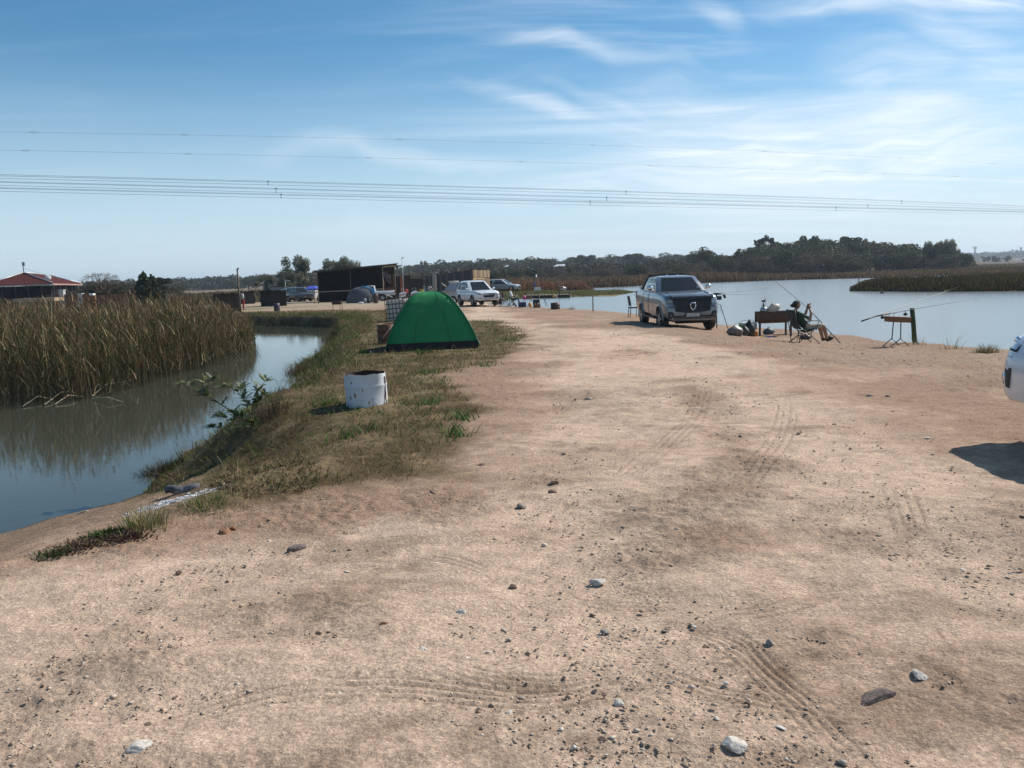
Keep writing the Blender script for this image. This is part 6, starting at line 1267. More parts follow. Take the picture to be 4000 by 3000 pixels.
# ------------------------------------------------------------ people
SKIN = mat('skin', (.30, .17, .11), .55, var=.1); SKIND = mat('skin_dark', (.12, .065, .04), .55, var=.1); HAIR = mat('hair_dark', (.02, .015, .012), .7)
def skin_body(name, J, E, zones, mats, parent, root, sub=2):
    """J: {name:(x,y,z,r)}, E: edges; zones: {bone pair or joint: material idx} on one continuous surface"""
    ks = list(J); me = bpy.data.meshes.new(name); me.from_pydata([J[k][:3] for k in ks], [(ks.index(a), ks.index(b)) for a, b in E], []); o = bpy.data.objects.new(name, me); COL.objects.link(o)
    sk = o.modifiers.new('s', 'SKIN'); sk.use_smooth_shade = True
    for i, k in enumerate(ks):
        r = J[k][3]; r = r if isinstance(r, tuple) else (r, r); me.skin_vertices[0].data[i].radius = r; me.skin_vertices[0].data[i].use_root = (k == root)
    ss = o.modifiers.new('u', 'SUBSURF'); ss.levels = sub; ss.render_levels = sub
    bpy.context.view_layer.update(); m2 = bpy.data.meshes.new_from_object(o.evaluated_get(bpy.context.evaluated_depsgraph_get())); bpy.data.objects.remove(o)
    for m in mats: m2.materials.append(m)
    segs = [(np.array(J[a][:3]), np.array(J[b][:3]), z) for (a, b), z in zones.items()]
    n = len(m2.polygons); ce = np.zeros(n * 3); m2.polygons.foreach_get('center', ce); ce = ce.reshape(-1, 3); best = np.full(n, 1e9); mi = np.zeros(n, int)
    for a, b, z in segs:
        e = b - a; t_ = np.clip(((ce - a) @ e) / (e @ e + 1e-9), 0, 1); d = np.linalg.norm(ce - a - t_[:, None] * e, axis=1) - (0.02 if z else 0); k = d < best; best[k] = d[k]; mi[k] = z
    m2.polygons.foreach_set('material_index', mi.astype(np.int32)); m2.polygons.foreach_set('use_smooth', np.ones(n, bool)); m2.update(); return link(name, m2, parent)
def head_parts(t, c, face, r=.098, hair=HAIR, cap=None, back=True, skin=SKIN):
    """head with nose, ears, eyes; face = unit vector"""
    f = Vector(face).normalized(); u = Vector((0, 0, 1)); s = f.cross(u).normalized(); u = s.cross(f); c = Vector(c); Mx = Matrix((s, f, u)).transposed()
    mb = MB(); q = lambda x, y, z: tuple(c + Mx @ Vector((x, y, z)))
    V0 = len(mb.v); mb.ball((0, 0, 0), r, 16, sz=(.80, .98, 1.18)); 
    for i in range(V0, len(mb.v)):
        x, y, z = mb.v[i]
        if z < -.02: x *= .80; y = y * .86 + .012
        mb.v[i] = q(x, y, z)
    mb.tube([q(0, r * .86, .012), q(0, r * 1.14, -.018), q(0, r * .95, -.032)], .014, 6)
    for k in (-1, 1): mb.ball(q(k * r * .80, -.005, -.005), .026, 6, sz=(.5, .8, 1))
    o = mb.build('head', skin, t)
    for k in (-1, 1): mb = MB(); mb.ball(q(k * .032, r * .90, .016), .011, 6); mb.build('eye', mat('eye_dark', (.02, .02, .02), .3), o)
    mb = MB(); mb.box(q(0, r * .90, -.055), (.04, .012, .008), Mx); mb.build('mouth', mat('lip', (.22, .08, .06), .6), o)
    if hair:
        mb = MB(); V0 = len(mb.v); mb.ball((0, 0, 0), r * 1.07, 16, sz=(.82, 1., 1.16))
        keep = [i for i in range(len(mb.v))]
        nf = []
        for fi in mb.f:
            cy = sum(mb.v[i][1] for i in fi) / len(fi); cz = sum(mb.v[i][2] for i in fi) / len(fi)
            if cz > .045 or (cy < -.01 and cz > -.075): nf.append(fi)
        mb.f = nf; mb.mi = [0] * len(nf); mb.sm = [True] * len(nf); mb.v = [q(*v) for v in mb.v]; mb.build('hair', hair, t)
    return q
def hand(parent, wrist, dirv, palm_n, m, grip=True, sc=1., side=1):
    """one palm, four bent fingers and a thumb"""
    d = Vector(dirv).normalized(); n = Vector(palm_n).normalized(); s = d.cross(n).normalized(); W = Vector(wrist); mb = MB(); q = lambda a, b, c: W + (d * a + s * b + n * c) * sc
    mb.tube([q(0, 0, 0), q(.03, 0, 0), q(.075, 0, .004), q(.09, 0, .008)], [.024 * sc, .034 * sc, .036 * sc, .026 * sc], 10)
    for i, L_ in enumerate((.070, .080, .075, .058)):
        b = -.030 + .020 * i; c1, c2 = (.35, .72) if grip else (.1, .2); P = [q(.078, b, .004), q(.078 + L_ * .42, b, .010 + L_ * .18)]; P.append(q(.078 + L_ * (.60 if grip else .75), b, .010 + L_ * (.48 if grip else .3))); P.append(q(.078 + L_ * (.42 if grip else 1.0), b, .010 + L_ * (.70 if grip else .4))); mb.tube(P, [.0095 * sc, .009 * sc, .0085 * sc, .006 * sc], 7)
    mb.tube([q(.022, -side * .028, .006), q(.048, -side * .048, .022), q(.068, -side * .036, .044)], [.012 * sc, .0105 * sc, .008 * sc], 7); return mb.build('hand', m, parent)
def camp_chair(name, label, loc, rz, m, frame, s=1., back=.95, cat='camp chair', group=None, lean=.18, slouch=False):
    """folding camp chair, sitter faces +x"""
    t = thing(name, label, cat, loc, rz, group); w = .27 * s
    for k in (-1, 1):
        y = k * w
        for nm, P in (('leg', [(-.36 * s, y, 0), (.26 * s, y, .46 * s)]), ('leg', [(.34 * s, y, 0), (-.16 * s, y, .44 * s)]), ('back_post', [(-.10 * s, y, 0), (-.17 * s, y, .45 * s), (-.20 * s - lean * s, y, back * s)] if not slouch else [(-.24, y, 0), (-.33, y, .55), (-.40, y, .98)]), ('arm_strut', [(.22 * s, y, .36 * s), (.30 * s, y, .62 * s)])):
            mb = MB(); mb.tube(P, .011 * s, 6); mb.build(nm, frame, t)
        mb = MB(); mb.tube([(-.20 * s, y, .60 * s), (.05 * s, y, .655 * s), (.34 * s, y, .645 * s)], .016 * s, 6); mb.build('armrest', BLK, t)
    for P in ([(-.36 * s, -w, 0), (.0, w, .40 * s)], [(-.36 * s, w, 0), (0, -w, .40 * s)], [(.34 * s, -w, 0), (.1, w, .40 * s)], [(.34 * s, w, 0), (.1, -w, .40 * s)]): mb = MB(); mb.tube(P, .009 * s, 5); mb.build('cross_bar', frame, t)
    mb = MB(); N = 6; prof = [(.27, .44), (.12, .405), (-.02, .385), (-.15, .42)] if not slouch else [(.30, .47), (.14, .38), (.0, .34), (-.18, .42)]; V = []
    for (x, z) in prof:
        for j in range(N + 1): q = -1 + 2 * j / N; V.append((x * s, q * w, (z - .03 * (1 - q * q)) * s))
    mb.add(V, [(i * (N + 1) + j, i * (N + 1) + j + 1, (i + 1) * (N + 1) + j + 1, (i + 1) * (N + 1) + j) for i in range(3) for j in range(N)], 0, True); mb.build('seat', m, t)
    mb = MB(); V = []; prof = [(-.15, .42), (-.19, .55), (-.23 - lean * .4, .75), (-.21 - lean, back)] if not slouch else [(-.18, .42), (-.27, .54), (-.35, .75), (-.40, .97)]
    for (x, z) in prof:
        for j in range(N + 1): q = -1 + 2 * j / N; V.append(((x - .035 * (1 - q * q)) * s, q * w, z * s))
    mb.add(V, [(i * (N + 1) + j, i * (N + 1) + j + 1, (i + 1) * (N + 1) + j + 1, (i + 1) * (N + 1) + j) for i in range(3) for j in range(N)], 0, True); mb.build('backrest', m, t); return t
# --- the angler by the braai
def angler():
    p = GPn(3140, 1339); k = p.y / F; o = (p.x, p.y, p.z)
    CHF = mat('canvas_black', (.035, .038, .036), .9, var=.25); STL = mat('tube_steel', (.06, .07, .08), .5, .5)
    camp_chair('camp_chair', 'dark folding camp chair with the angler leaning back in it', o, R(6), CHF, STL, 1.0, .98, lean=.10, slouch=True)
    t = thing('person', 'seated angler in green shirt, light shorts and cap leaning back holding a rod', 'person', o, R(6))
    SH = mat('shirt_green', (.028, .07, .042), .9, var=.15); SO = mat('shorts_khaki', (.36, .32, .25), .9, var=.1); BO = mat('boot_black', (.015, .014, .014), .7)
    J = {'pel': (.06, 0, .46, (.14, .12)), 'wai': (-.04, 0, .58, (.135, .115)), 'che': (-.16, 0, .74, (.155, .12)), 'ubk': (-.235, 0, .86, (.11, .08)), 'nek': (-.25, 0, .935, .05), 'hed': (-.245, 0, 1.02, .055)}
    for s, n in ((-1, 'r'), (1, 'l')):
        J.update({n + 'sh': (-.21, s * .18, .845, .062), n + 'el': (.09 if s < 0 else .05, s * .20, .70, .045), n + 'fa': (.135, s * .15, .87, .038), n + 'wr': (.135 if s < 0 else .12, s * .045, .985 if s < 0 else 1.04, .027),
                  n + 'hp': (.12, s * .10, .45, .095), n + 'kn': (.50, s * .13, .50 - .03 * (s > 0), .068), n + 'cf': (.56, s * .13, .33, .058), n + 'an': (.62, s * .13, .12, .042), n + 'he': (.615, s * .13, .055, .046), n + 'to': (.80, s * .16, .15 if s < 0 else .12, .040)})
    E = [('pel', 'wai'), ('wai', 'che'), ('che', 'ubk'), ('ubk', 'nek'), ('nek', 'hed')]
    for n in 'rl': E += [('ubk', n + 'sh'), (n + 'sh', n + 'el'), (n + 'el', n + 'fa'), (n + 'fa', n + 'wr'), ('pel', n + 'hp'), (n + 'hp', n + 'kn'), (n + 'kn', n + 'cf'), (n + 'cf', n + 'an'), (n + 'an', n + 'he'), (n + 'he', n + 'to')]
    Z = {('pel', 'wai'): 1, ('wai', 'che'): 1, ('che', 'ubk'): 1, ('nek', 'hed'): 0}
    J2 = dict(J)
    for n in 'rl':
        a, b = np.array(J[n + 'sh'][:3]), np.array(J[n + 'el'][:3]); J2[n + 'sl'] = (*(a + (b - a) * .62), 0); a, b = np.array(J[n + 'hp'][:3]), np.array(J[n + 'kn'][:3]); J2[n + 'th'] = (*(a + (b - a) * .85), 0)
        Z.update({('ubk', n + 'sh'): 1, (n + 'sh', n + 'sl'): 1, (n + 'el', n + 'fa'): 0, (n + 'fa', n + 'wr'): 0, ('pel', n + 'hp'): 2, (n + 'hp', n + 'th'): 2, (n + 'kn', n + 'cf'): 0, (n + 'cf', n + 'an'): 0, (n + 'an', n + 'he'): 3, (n + 'he', n + 'to'): 3})
    zz = {}
    def zones_fix(): return Z
    body = None
    # zones may reference helper joints that are not skinned
    Jall = J2
    def build():
        ks = {k_: v for k_, v in J.items()}
        return skin_body2('body', ks, E, Z, Jall, [SKIN, SH, SO, BO], t, 'pel')
    build()
    q = head_parts(t, (-.225, 0, 1.10), (.94, -.12, .22), .102, HAIR)
    mb = MB(); CAPM = mat('cap_dark', (.05, .04, .035), .9, var=.2); V0 = 0; mb.ball((0, 0, 0), .113, 16, sz=(.84, 1.0, 1.0)); mb.f = [f for f in mb.f if sum(mb.v[i][2] for i in f) / len(f) > .03]; mb.mi = [0] * len(mb.f); mb.sm = [True] * len(mb.f); mb.v = [q(v[0], v[1] - .004, v[2] + .012) for v in mb.v]; mb.build('cap', CAPM, t)
    mb = MB(); mb.prism([q(x, y, z) for x, y, z in ((-.07, -.09, .045), (-.05, -.17, .02), (0, -.195, .012), (.05, -.17, .02), (.07, -.09, .045))], tuple(Vector(q(0, 0, .016)) - Vector(q(0, 0, 0)))); mb.build('cap_brim', CAPM, t)
    mb = MB(); mb.ball(q(0, -.125, .0), .05, 8, sz=(1, 1.1, .9)); mb.build('hair_bun', HAIR, t)
    hand(t, (.135, -.045, .985), (.15, .5, .8), (.3, .6, -.3), SKIN, True, 1.05, 1); hand(t, (.12, .045, 1.04), (.1, -.5, .8), (.4, -.6, -.3), SKIN, True, 1.05, -1)
    # the rod he holds
    def wl(px, py, dy=0): v = AT(px, py, p.y + dy); return v
    B = wl(3283, 1334, .0); B.z = hz(B.x, B.y) + .02; Hn_ = wl(3158, 1205, .02); T = wl(2985, 1062, 1.2)
    r = thing('fishing_rod', 'long fishing rod held slanting up and left in the hands of the angler', 'fishing rod', B)
    mb = MB(); mb.tube([Vector((0, 0, 0)), Hn_ - B, T - B], [.014, .010, .003], 6); mb.build('blank', mat('rod_dark', (.03, .045, .05), .4), r)
    mb = MB(); g = (Hn_ - B) * .30; mb.tube([g, g + Vector((-.02, 0, -.10))], .010, 5); mb.ball(g + Vector((-.03, 0, -.13)), .05, 10, sz=(1, .7, 1)); mb.build('reel', BLK, r)
    for u in (.45, .65, .8, .92): mb = MB(); g = (T - B) * u; mb.tube([g + Vector((0, 0, 0)), g + Vector((-.02, 0, -.05))], .004, 4); mb.build('line_guide', BLK, r)
def skin_body2(name, J, E, Z, Jall, mats, parent, root):
    segs = {}
    class D(dict): pass
    ks = list(J); me = bpy.data.meshes.new(name); me.from_pydata([J[k][:3] for k in ks], [(ks.index(a), ks.index(b)) for a, b in E], []); o = bpy.data.objects.new(name, me); COL.objects.link(o)
    sk = o.modifiers.new('s', 'SKIN'); sk.use_smooth_shade = True
    for i, k in enumerate(ks):
        r = J[k][3]; r = r if isinstance(r, tuple) else (r, r); me.skin_vertices[0].data[i].radius = r; me.skin_vertices[0].data[i].use_root = (k == root)
    ss = o.modifiers.new('u', 'SUBSURF'); ss.levels = 2; ss.render_levels = 2
    bpy.context.view_layer.update(); m2 = bpy.data.meshes.new_from_object(o.evaluated_get(bpy.context.evaluated_depsgraph_get())); bpy.data.objects.remove(o)
    for m in mats: m2.materials.append(m)
    n = len(m2.polygons); ce = np.zeros(n * 3); m2.polygons.foreach_get('center', ce); ce = ce.reshape(-1, 3); best = np.full(n, 1e9); mi = np.zeros(n, int)
    for (a_, b_), z in Z.items():
        a, b = np.array(Jall[a_][:3]), np.array(Jall[b_][:3]); e = b - a; t_ = np.clip(((ce - a) @ e) / (e @ e + 1e-9), 0, 1); d = np.linalg.norm(ce - a - t_[:, None] * e, axis=1); k = d < best; best[k] = d[k]; mi[k] = z
    m2.polygons.foreach_set('material_index', mi.astype(np.int32)); m2.polygons.foreach_set('use_smooth', np.ones(n, bool)); m2.update(); return link(name, m2, parent)
angler()
def person(px, py_feet, d, label, pose, shirt, trous, skinm=SKIND, rz=0, H=1.7, zoff=0., hairm=HAIR, group=None, shoes=None):
    """small distant figure; pose: stand / arm_out / bend / sit"""
    p = AT(px, py_feet, d); zg = hz(p.x, p.y) + zoff; t = thing('person', label, 'person', (p.x, p.y, zg), rz, group); s = H / 1.7; q = lambda *a: tuple(v * s for v in a)
    sit = pose == 'sit'; dz = -.43 if sit else 0; ln = .0 if pose != 'bend' else .28
    if sit: ln = -.10
    J = {'pel': q(0, 0, .92 + dz, .12), 'wai': q(ln * .4, 0, 1.07 + dz, .115), 'che': q(ln * .8, 0, 1.25 + dz - abs(ln) * .1, .13), 'ubk': q(ln, 0, 1.38 + dz - abs(ln) * .2, .09), 'nek': q(ln * 1.08, 0, 1.46 + dz - abs(ln) * .2, .045), 'hed': q(ln * 1.12, 0, 1.54 + dz - abs(ln) * .2, .05)}
    bx = ln; bz = 1.38 + dz - abs(ln) * .2
    for k, n in ((-1, 'r'), (1, 'l')):
        if pose == 'arm_out' and k < 0: arm = [(.25, -.24, bz - .02), (.52, -.20, bz + .06)]
        elif pose in ('bend', 'sit'): arm = [(bx + .10, k * .22, bz - .27), (bx + .36, k * .13, bz - .24)]
        else: arm = [(bx + .02, k * .25, bz - .28), (bx + .12, k * .24, bz - .52)]
        J[n + 'sh'] = q(bx, k * .17, bz - .01, .058); J[n + 'el'] = q(*arm[0], .042); J[n + 'wr'] = q(*arm[1], .03)
        if sit: leg = [(.42, k * .13, .50), (.50, k * .13, .08), (.66, k * .14, .05)]; J[n + 'hp'] = q(.02, k * .10, .46, .088)
        else: leg = [(.02, k * .11, .50), (-.02, k * .12, .09), (.13, k * .13, .045)]; J[n + 'hp'] = q(0, k * .10, .86, .088)
        J[n + 'kn'] = q(*leg[0], .062); J[n + 'an'] = q(*leg[1], .042); J[n + 'to'] = q(*leg[2], .038)
    E = [('pel', 'wai'), ('wai', 'che'), ('che', 'ubk'), ('ubk', 'nek'), ('nek', 'hed')]; Z = {('pel', 'wai'): 1, ('wai', 'che'): 1, ('che', 'ubk'): 1, ('nek', 'hed'): 0}
    for n in 'rl':
        E += [('ubk', n + 'sh'), (n + 'sh', n + 'el'), (n + 'el', n + 'wr'), ('pel', n + 'hp'), (n + 'hp', n + 'kn'), (n + 'kn', n + 'an'), (n + 'an', n + 'to')]
        Z.update({('ubk', n + 'sh'): 1, (n + 'sh', n + 'el'): 1, (n + 'el', n + 'wr'): 0, ('pel', n + 'hp'): 2, (n + 'hp', n + 'kn'): 2, (n + 'kn', n + 'an'): 2, (n + 'an', n + 'to'): 3})
    skin_body2('body', J, E, Z, J, [skinm, shirt, trous, shoes or BLK], t, 'pel'); c = J['hed']; head_parts(t, (c[0] + .01, 0, c[2] + .10 * s), (1, 0, -.1 if pose in ('bend', 'sit') else 0), .098 * s, hairm, skin=skinm)
    for n, k in (('r', -1), ('l', 1)): w = J[n + 'wr']; e = J[n + 'el']; hand(t, w[:3], np.array(w[:3]) - np.array(e[:3]), (0, -k, .1), skinm, True, s, k)
    return t
def cloth(n, c): return mat(n, c, .9, var=.15)
WS = cloth('cotton_white', (.68, .68, .70)); BL = cloth('cotton_blue', (.04, .07, .28)); JN = cloth('denim', (.035, .055, .12)); RD = cloth('cotton_red', (.34, .03, .03)); GY = cloth('cotton_brown', (.16, .12, .10)); DK = cloth('cotton_dark', (.03, .03, .035)); TL = cloth('cotton_teal', (.04, .16, .22)); YL = cloth('yellow', (.40, .25, .02))
# seated man in the green chair
gp = AT(2000, 1196, 57.5); gz = hz(gp.x, gp.y)
camp_chair('camp_chair', 'lime green camp chair with the man in white sitting in it', (gp.x, gp.y, gz), 0, cloth('canvas_green', (.20, .32, .05)), mat('tube_steel', (.06, .07, .08)), 1.0, .98)
person(2001, 1196, 57.5, 'man in white shirt and jeans sitting in the green camp chair beside the white car', 'sit', WS, JN, SKIN, 0, 1.75, 0)
bp_ = AT(1972, 1197, 58.3); camp_chair('camp_chair', 'empty black camp chair behind the man in white', (bp_.x, bp_.y, hz(bp_.x, bp_.y)), R(-12), cloth('canvas_black2', (.03, .03, .032)), mat('tube_steel', (.06, .07, .08)), 1.1, 1.0)
mp_ = AT(1940, 1160, 66); camp_chair('camp_chair', 'maroon high-backed camp chair between the white car and the silver canopy car', (mp_.x, mp_.y, hz(mp_.x, mp_.y)), R(200), cloth('canvas_maroon', (.10, .018, .02)), mat('tube_steel', (.06, .07, .08)), 1.35, 1.05)
person(1657, 1150, 88, 'person in teal and blue with one arm stretched out above the green tent', 'arm_out', TL, BL, SKIND, R(-10), 1.6); person(1681, 1152, 88, 'person in white top standing behind the green tent peak', 'stand', WS, DK, SKIN, R(120), 1.55)
person(1693, 1156, 86, 'person in brown bending forward behind the green tent', 'bend', GY, DK, SKIND, R(170), 1.5); person(1446, 1160, 82, 'person in red shirt standing by the cab of the old white pickup', 'stand', RD, DK, SKIND, R(-90), 1.65)
person(2088, 1136, 120, 'tiny person in blue on the grassy spit near the jetty', 'stand', BL, JN, SKIND, R(-60), 1.6); person(950, 1188, 70, 'person in pale top beside the tall wooden pole', 'stand', WS, RD, SKIND, R(30), 1.6)
person(1977, 1132, 126, 'person in dark clothes standing behind the silver canopy car', 'stand', DK, DK, SKIND, R(0), 1.75, .5); person(2016, 1196, 60, 'person in patterned brown top crouching beyond the man in white', 'bend', GY, JN, SKIND, R(190), 1.05)

# ------------------------------------------------------------ camp things
def gtent():
    dn = 20.9; a, b = AT(1500, 1352, dn), AT(1866, 1345, dn); W = b.x - a.x; c = (a + b) / 2; gz_ = min(hz(a.x, dn), hz(b.x, dn)); H = 1.42; t = thing('tent', 'green dome tent with black ground band standing on the grass bank', 'tent', (c.x - .07, dn + .95, gz_ + .05), R(7))
    GRN = mat('tent_green', (.028, .29, .10), .62, var=.08, scale=3, bump=.25, transl=.35); GRD = mat('tent_band', (.012, .013, .015), .8); hw, hd_ = W / 2 * 1.01, .95
    # two crossing poles: corner (-,-)->(+,+) ; canopy = superellipse dome with creases along the poles
    N = 32; M_ = 18; V = []; TW = [1, .975, .945, .91, .87, .83, .785, .735, .68, .625, .56, .49, .40, .29, .13]; TH = [0, .06, .13, .21, .29, .37, .44, .52, .60, .67, .755, .83, .91, .965, 1.0]
    def prof(u):
        return float(np.interp(u * 14, range(15), TW)), float(np.interp(u * 14, range(15), TH))
    def prof_old(u):   # u 0 base..1 top -> (radius factor, height)
        a_ = u * math.pi / 2; return math.cos(a_)**.80, math.sin(a_)**.92
    def P(k, u):
        an = 2 * math.pi * k / N; c_, s_ = math.cos(an), math.sin(an); m = max(abs(c_), abs(s_)); sx, sy = c_ / m, s_ / m      # square footprint
        rf, hf = prof(u); corner = min(abs(sx), abs(sy)); sag = 1 - .07 * (1 - corner) * math.sin(u * math.pi)
        x, y = sx * hw * rf * sag, sy * hd_ * rf * sag; z = H * hf
        if u > .3: w = .018 * math.sin(u * 46 + x * 5) * S(.35, .6, u) * (1 - S(.85, .95, u)) * (1 - S(-.5, .3, x)) * (s_ < 0); z += w * .6; y -= w
        return (x, y, z)
    us = [.0, .11] + list(np.linspace(.11, 1, M_))[1:]
    for u in us: V += [P(k, u) for k in range(N)]
    mb = MB(); mb.add(V[N:], [(i * N + k, i * N + (k + 1) % N, (i + 1) * N + (k + 1) % N, (i + 1) * N + k) for i in range(M_ - 1) for k in range(N)], 0, True); o = mb.build('canopy', GRN, t)
    mb = MB(); hb = P(0, .11)[2]; V2 = [];
    for k in range(N): x, y, z = P(k, .11); V2 += [(x * 1.012, y * 1.012, -.05), (x * 1.006, y * 1.006, z + .015)]
    mb.add(V2, [(2 * k, 2 * ((k + 1) % N), 2 * ((k + 1) % N) + 1, 2 * k + 1) for k in range(N)], 0, True); mb.build('ground_band', GRD, t)
    for (sx, sy) in ((-1, -1), (1, -1), (1, 1), (-1, 1)):
        mb = MB(); k = [i for i in range(N)][0]; pts = []
        for u in np.linspace(0, 1, 14): rf, hf = prof(u); pts.append((sx * hw * rf * 1.003, sy * hd_ * rf * 1.003, H * hf + .004))
        mb.tube(pts, .013, 6); mb.build('pole_sleeve', mat('tent_green_dark', (.012, .13, .05), .6), t)
    sm = mat('tent_green_dark', (.012, .13, .05), .6)
    for k in (22, 26):     # panel seams on the side facing the camera
        mb = MB(); mb.tube([tuple(Vector(P(k, u)) + Vector((0, -.006, .003))) for u in np.linspace(.12, .97, 12)], .006, 4); mb.build('seam', sm, t)
    for sx, sy in ((-1, -1), (1, 1)):
        mb = MB(); e = Vector((sx * (hw + .35), sy * (hd_ + .3), -.04)); mb.tube([Vector((sx * hw * .80, sy * hd_ * .80, H * .45)), e], .003, 4); mb.build('guy_line', mat('cord_grey', (.3, .3, .3)), t); mb = MB(); mb.tube([e + Vector((0, 0, .08)), e - Vector((0, 0, .06))], .008, 5); mb.build('peg', mat('wire', (.25, .26, .27)), t)
    # fly cap with folds near the ridge
    mb = MB(); V = []; n2 = 32
    for i, (u, lift) in enumerate(((1.0, .03), (.86, .028), (.72, .02))):
        for k in range(n2):
            an = 2 * math.pi * k / n2; c_, s_ = math.cos(an), math.sin(an); m = max(abs(c_), abs(s_)); rf, hf = prof(u); lift -= .012 * (1 - (min(abs(c_), abs(s_)) / m)); V.append((c_ / m * hw * rf * 1.01 + .008 * math.sin(k * 2.6), s_ / m * hd_ * rf * 1.01, H * hf + lift + .006 * math.sin(k * 3.1 + i) * (i > 0)))
    mb.add(V, [(i * n2 + k, i * n2 + (k + 1) % n2, (i + 1) * n2 + (k + 1) % n2, (i + 1) * n2 + k) for i in range(2) for k in range(n2)], 0, True); mb.build('fly_cap', mat('tent_green_light', (.045, .31, .12), .55, var=.1, scale=5, bump=.3, transl=.5), t)
    mb = MB(); P1 = Vector((hw * 1.0, -hd_, .02)); mb.tube([Vector((hw * .93, -hd_ * .95, .22)), P1 + Vector((.10, -.05, -.06))], .004, 4); mb.build('guy_line', mat('cord_grey', (.3, .3, .3)), t)
gtent()
def rust_mat(n, c, rust, amt): return mat(n, c, .6, .1, var=.12, scale=5, dirt=rust, dirtamt=amt, dscale=7, bump=.25)
def drum():
    p = GPn(1418, 1592); x0, x1 = AT(1338, 1560, p.y).x, AT(1502, 1560, p.y).x; r = (x1 - x0) / 2; cx = (x0 + x1) / 2; y = p.y + r * .8; zg = hz(cx, y); H = .47; t = thing('cut_drum', 'white-painted rusty steel half drum standing on the grass', 'drum', (cx, y, zg - .02), R(0))
    WH = rust_mat('drum_white', (.60, .62, .64), (.20, .085, .035), .0); n = 56; random.seed(8)
    hs = [0, .02, .16, .27, .285, .30, .315, .33, .40, H]; V = []
    for i, h in enumerate(hs):
        for k in range(n):
            a = 2 * math.pi * k / n; rr = r * (1.0 + (.022 if i in (5,) else .012 if i in (4, 6) else 0)); dent = -.020 * math.exp(-((a - 3.9) / .35)**2) * math.exp(-((h - .33) / .09)**2) - .022 * math.exp(-((a - 5.3) / .3)**2) * math.exp(-((h - .35) / .08)**2) + .008 * math.sin(a * 3 + h * 9)
            hh = h + ((.005 * math.sin(a * 5) + .003 * math.sin(a * 11 + 1) - (.022 if 3.6 < a < 3.85 else 0)) if i == len(hs) - 1 else 0); V.append(((rr + dent) * math.cos(a), (rr + dent) * math.sin(a), hh))
    mb = MB(); mb.add(V, [(i * n + k, i * n + (k + 1) % n, (i + 1) * n + (k + 1) % n, (i + 1) * n + k) for i in range(len(hs) - 1) for k in range(n)], 0, True); o = mb.build('drum_wall', WH, t)
    V2 = [(v[0] * .975, v[1] * .975, v[2]) for v in V]; mb = MB(); mb.add(V2, [((i + 1) * n + k, (i + 1) * n + (k + 1) % n, i * n + (k + 1) % n, i * n + k) for i in range(len(hs) - 1) for k in range(n)] + [tuple(range(n))], 0, True)
    mb.build('inner_wall', mat('rust_inside', (.055, .035, .025), .95, var=.4), t)
    m = len(hs) - 1; mb = MB(); Vr = V[m * n:] + V2[m * n:]; mb.add(Vr, [(k, (k + 1) % n, n + (k + 1) % n, n + k) for k in range(n)]); mb.build('cut_rim', mat('rim_rust', (.22, .12, .07), .9, var=.4), t)
    mb = MB(); a = -.30; P = [((r + .012) * math.cos(a), (r + .012) * math.sin(a), h) for h in np.linspace(.0, .42, 8)]; mb.tube([(x_ + random.uniform(-.004, .004), y_, z_) for x_, y_, z_ in P], .009, 5); mb.build('weld_seam', mat('rim_rust', (.22, .12, .07)), t)
    for a, h, s in ((4.72, .262, .010), (4.35, .19, .022), (4.38, .175, .014), (5.0, .08, .015), (4.15, .36, .012), (5.2, .12, .013)):
        rr = r + .002 + .008 * math.sin(a * 3 + h * 9); mb = MB(); P = [];
        mb.ball((rr * math.cos(a), rr * math.sin(a), h), s, 8, sz=(.6, .15, random.uniform(.9, 2.2)), jit=.2); mb.build('rust_spot' if s > .0125 else 'hole', mat('rust_spot', (.34, .20, .12), .95, var=.3) if s > .0125 else INT, t)
drum()
def cyl_drum(name, lab, x0, x1, yt, yb, d, m, cat='drum', inner=True, square=False, group=None):
    a, b = AT(x0, (yt + yb) / 2, d), AT(x1, (yt + yb) / 2, d); r = (b.x - a.x) / 2; cx = (a.x + b.x) / 2; zg = hz(cx, d); h = Z_at((x0 + x1) / 2, yt, d) - zg; t = thing(name, lab, cat, (cx, d, zg - .02), .2, group)
    mb = MB(); mb.lathe([(r, 0), (r, h * .33), (r * 1.03, h * .35), (r, h * .37), (r, h * .68), (r * 1.03, h * .7), (r, h * .72), (r, h), (r * .95, h), (r * .95, .03), (.001, .03)], 28); mb.build('wall', m, t); return t
cyl_drum('rusty_drum', 'rust-brown cut drum half hidden behind the left of the green tent', 1474, 1556, 1262, 1326, 24.2, rust_mat('rust_brown', (.17, .065, .030), (.06, .03, .02), .3))
cyl_drum('fire_drum', 'dark rusty fire drum on the lake shore right of the cooler box', 2151, 2187, 1181, 1207, 50, rust_mat('rust_dark', (.07, .040, .028), (.02, .015, .01), .3))
cyl_drum('plastic_drum', 'dark purple drum on the far bank near the screened shack', 1069, 1092, 1183, 1201, 64, mat('purple_plastic', (.045, .03, .06), .5))
cyl_drum('fire_bucket', 'small rusty bucket in front of the old white pickup', 1459, 1476, 1146, 1170, 77, rust_mat('rust_dark', (.07, .040, .028), (.02, .015, .01), .3))
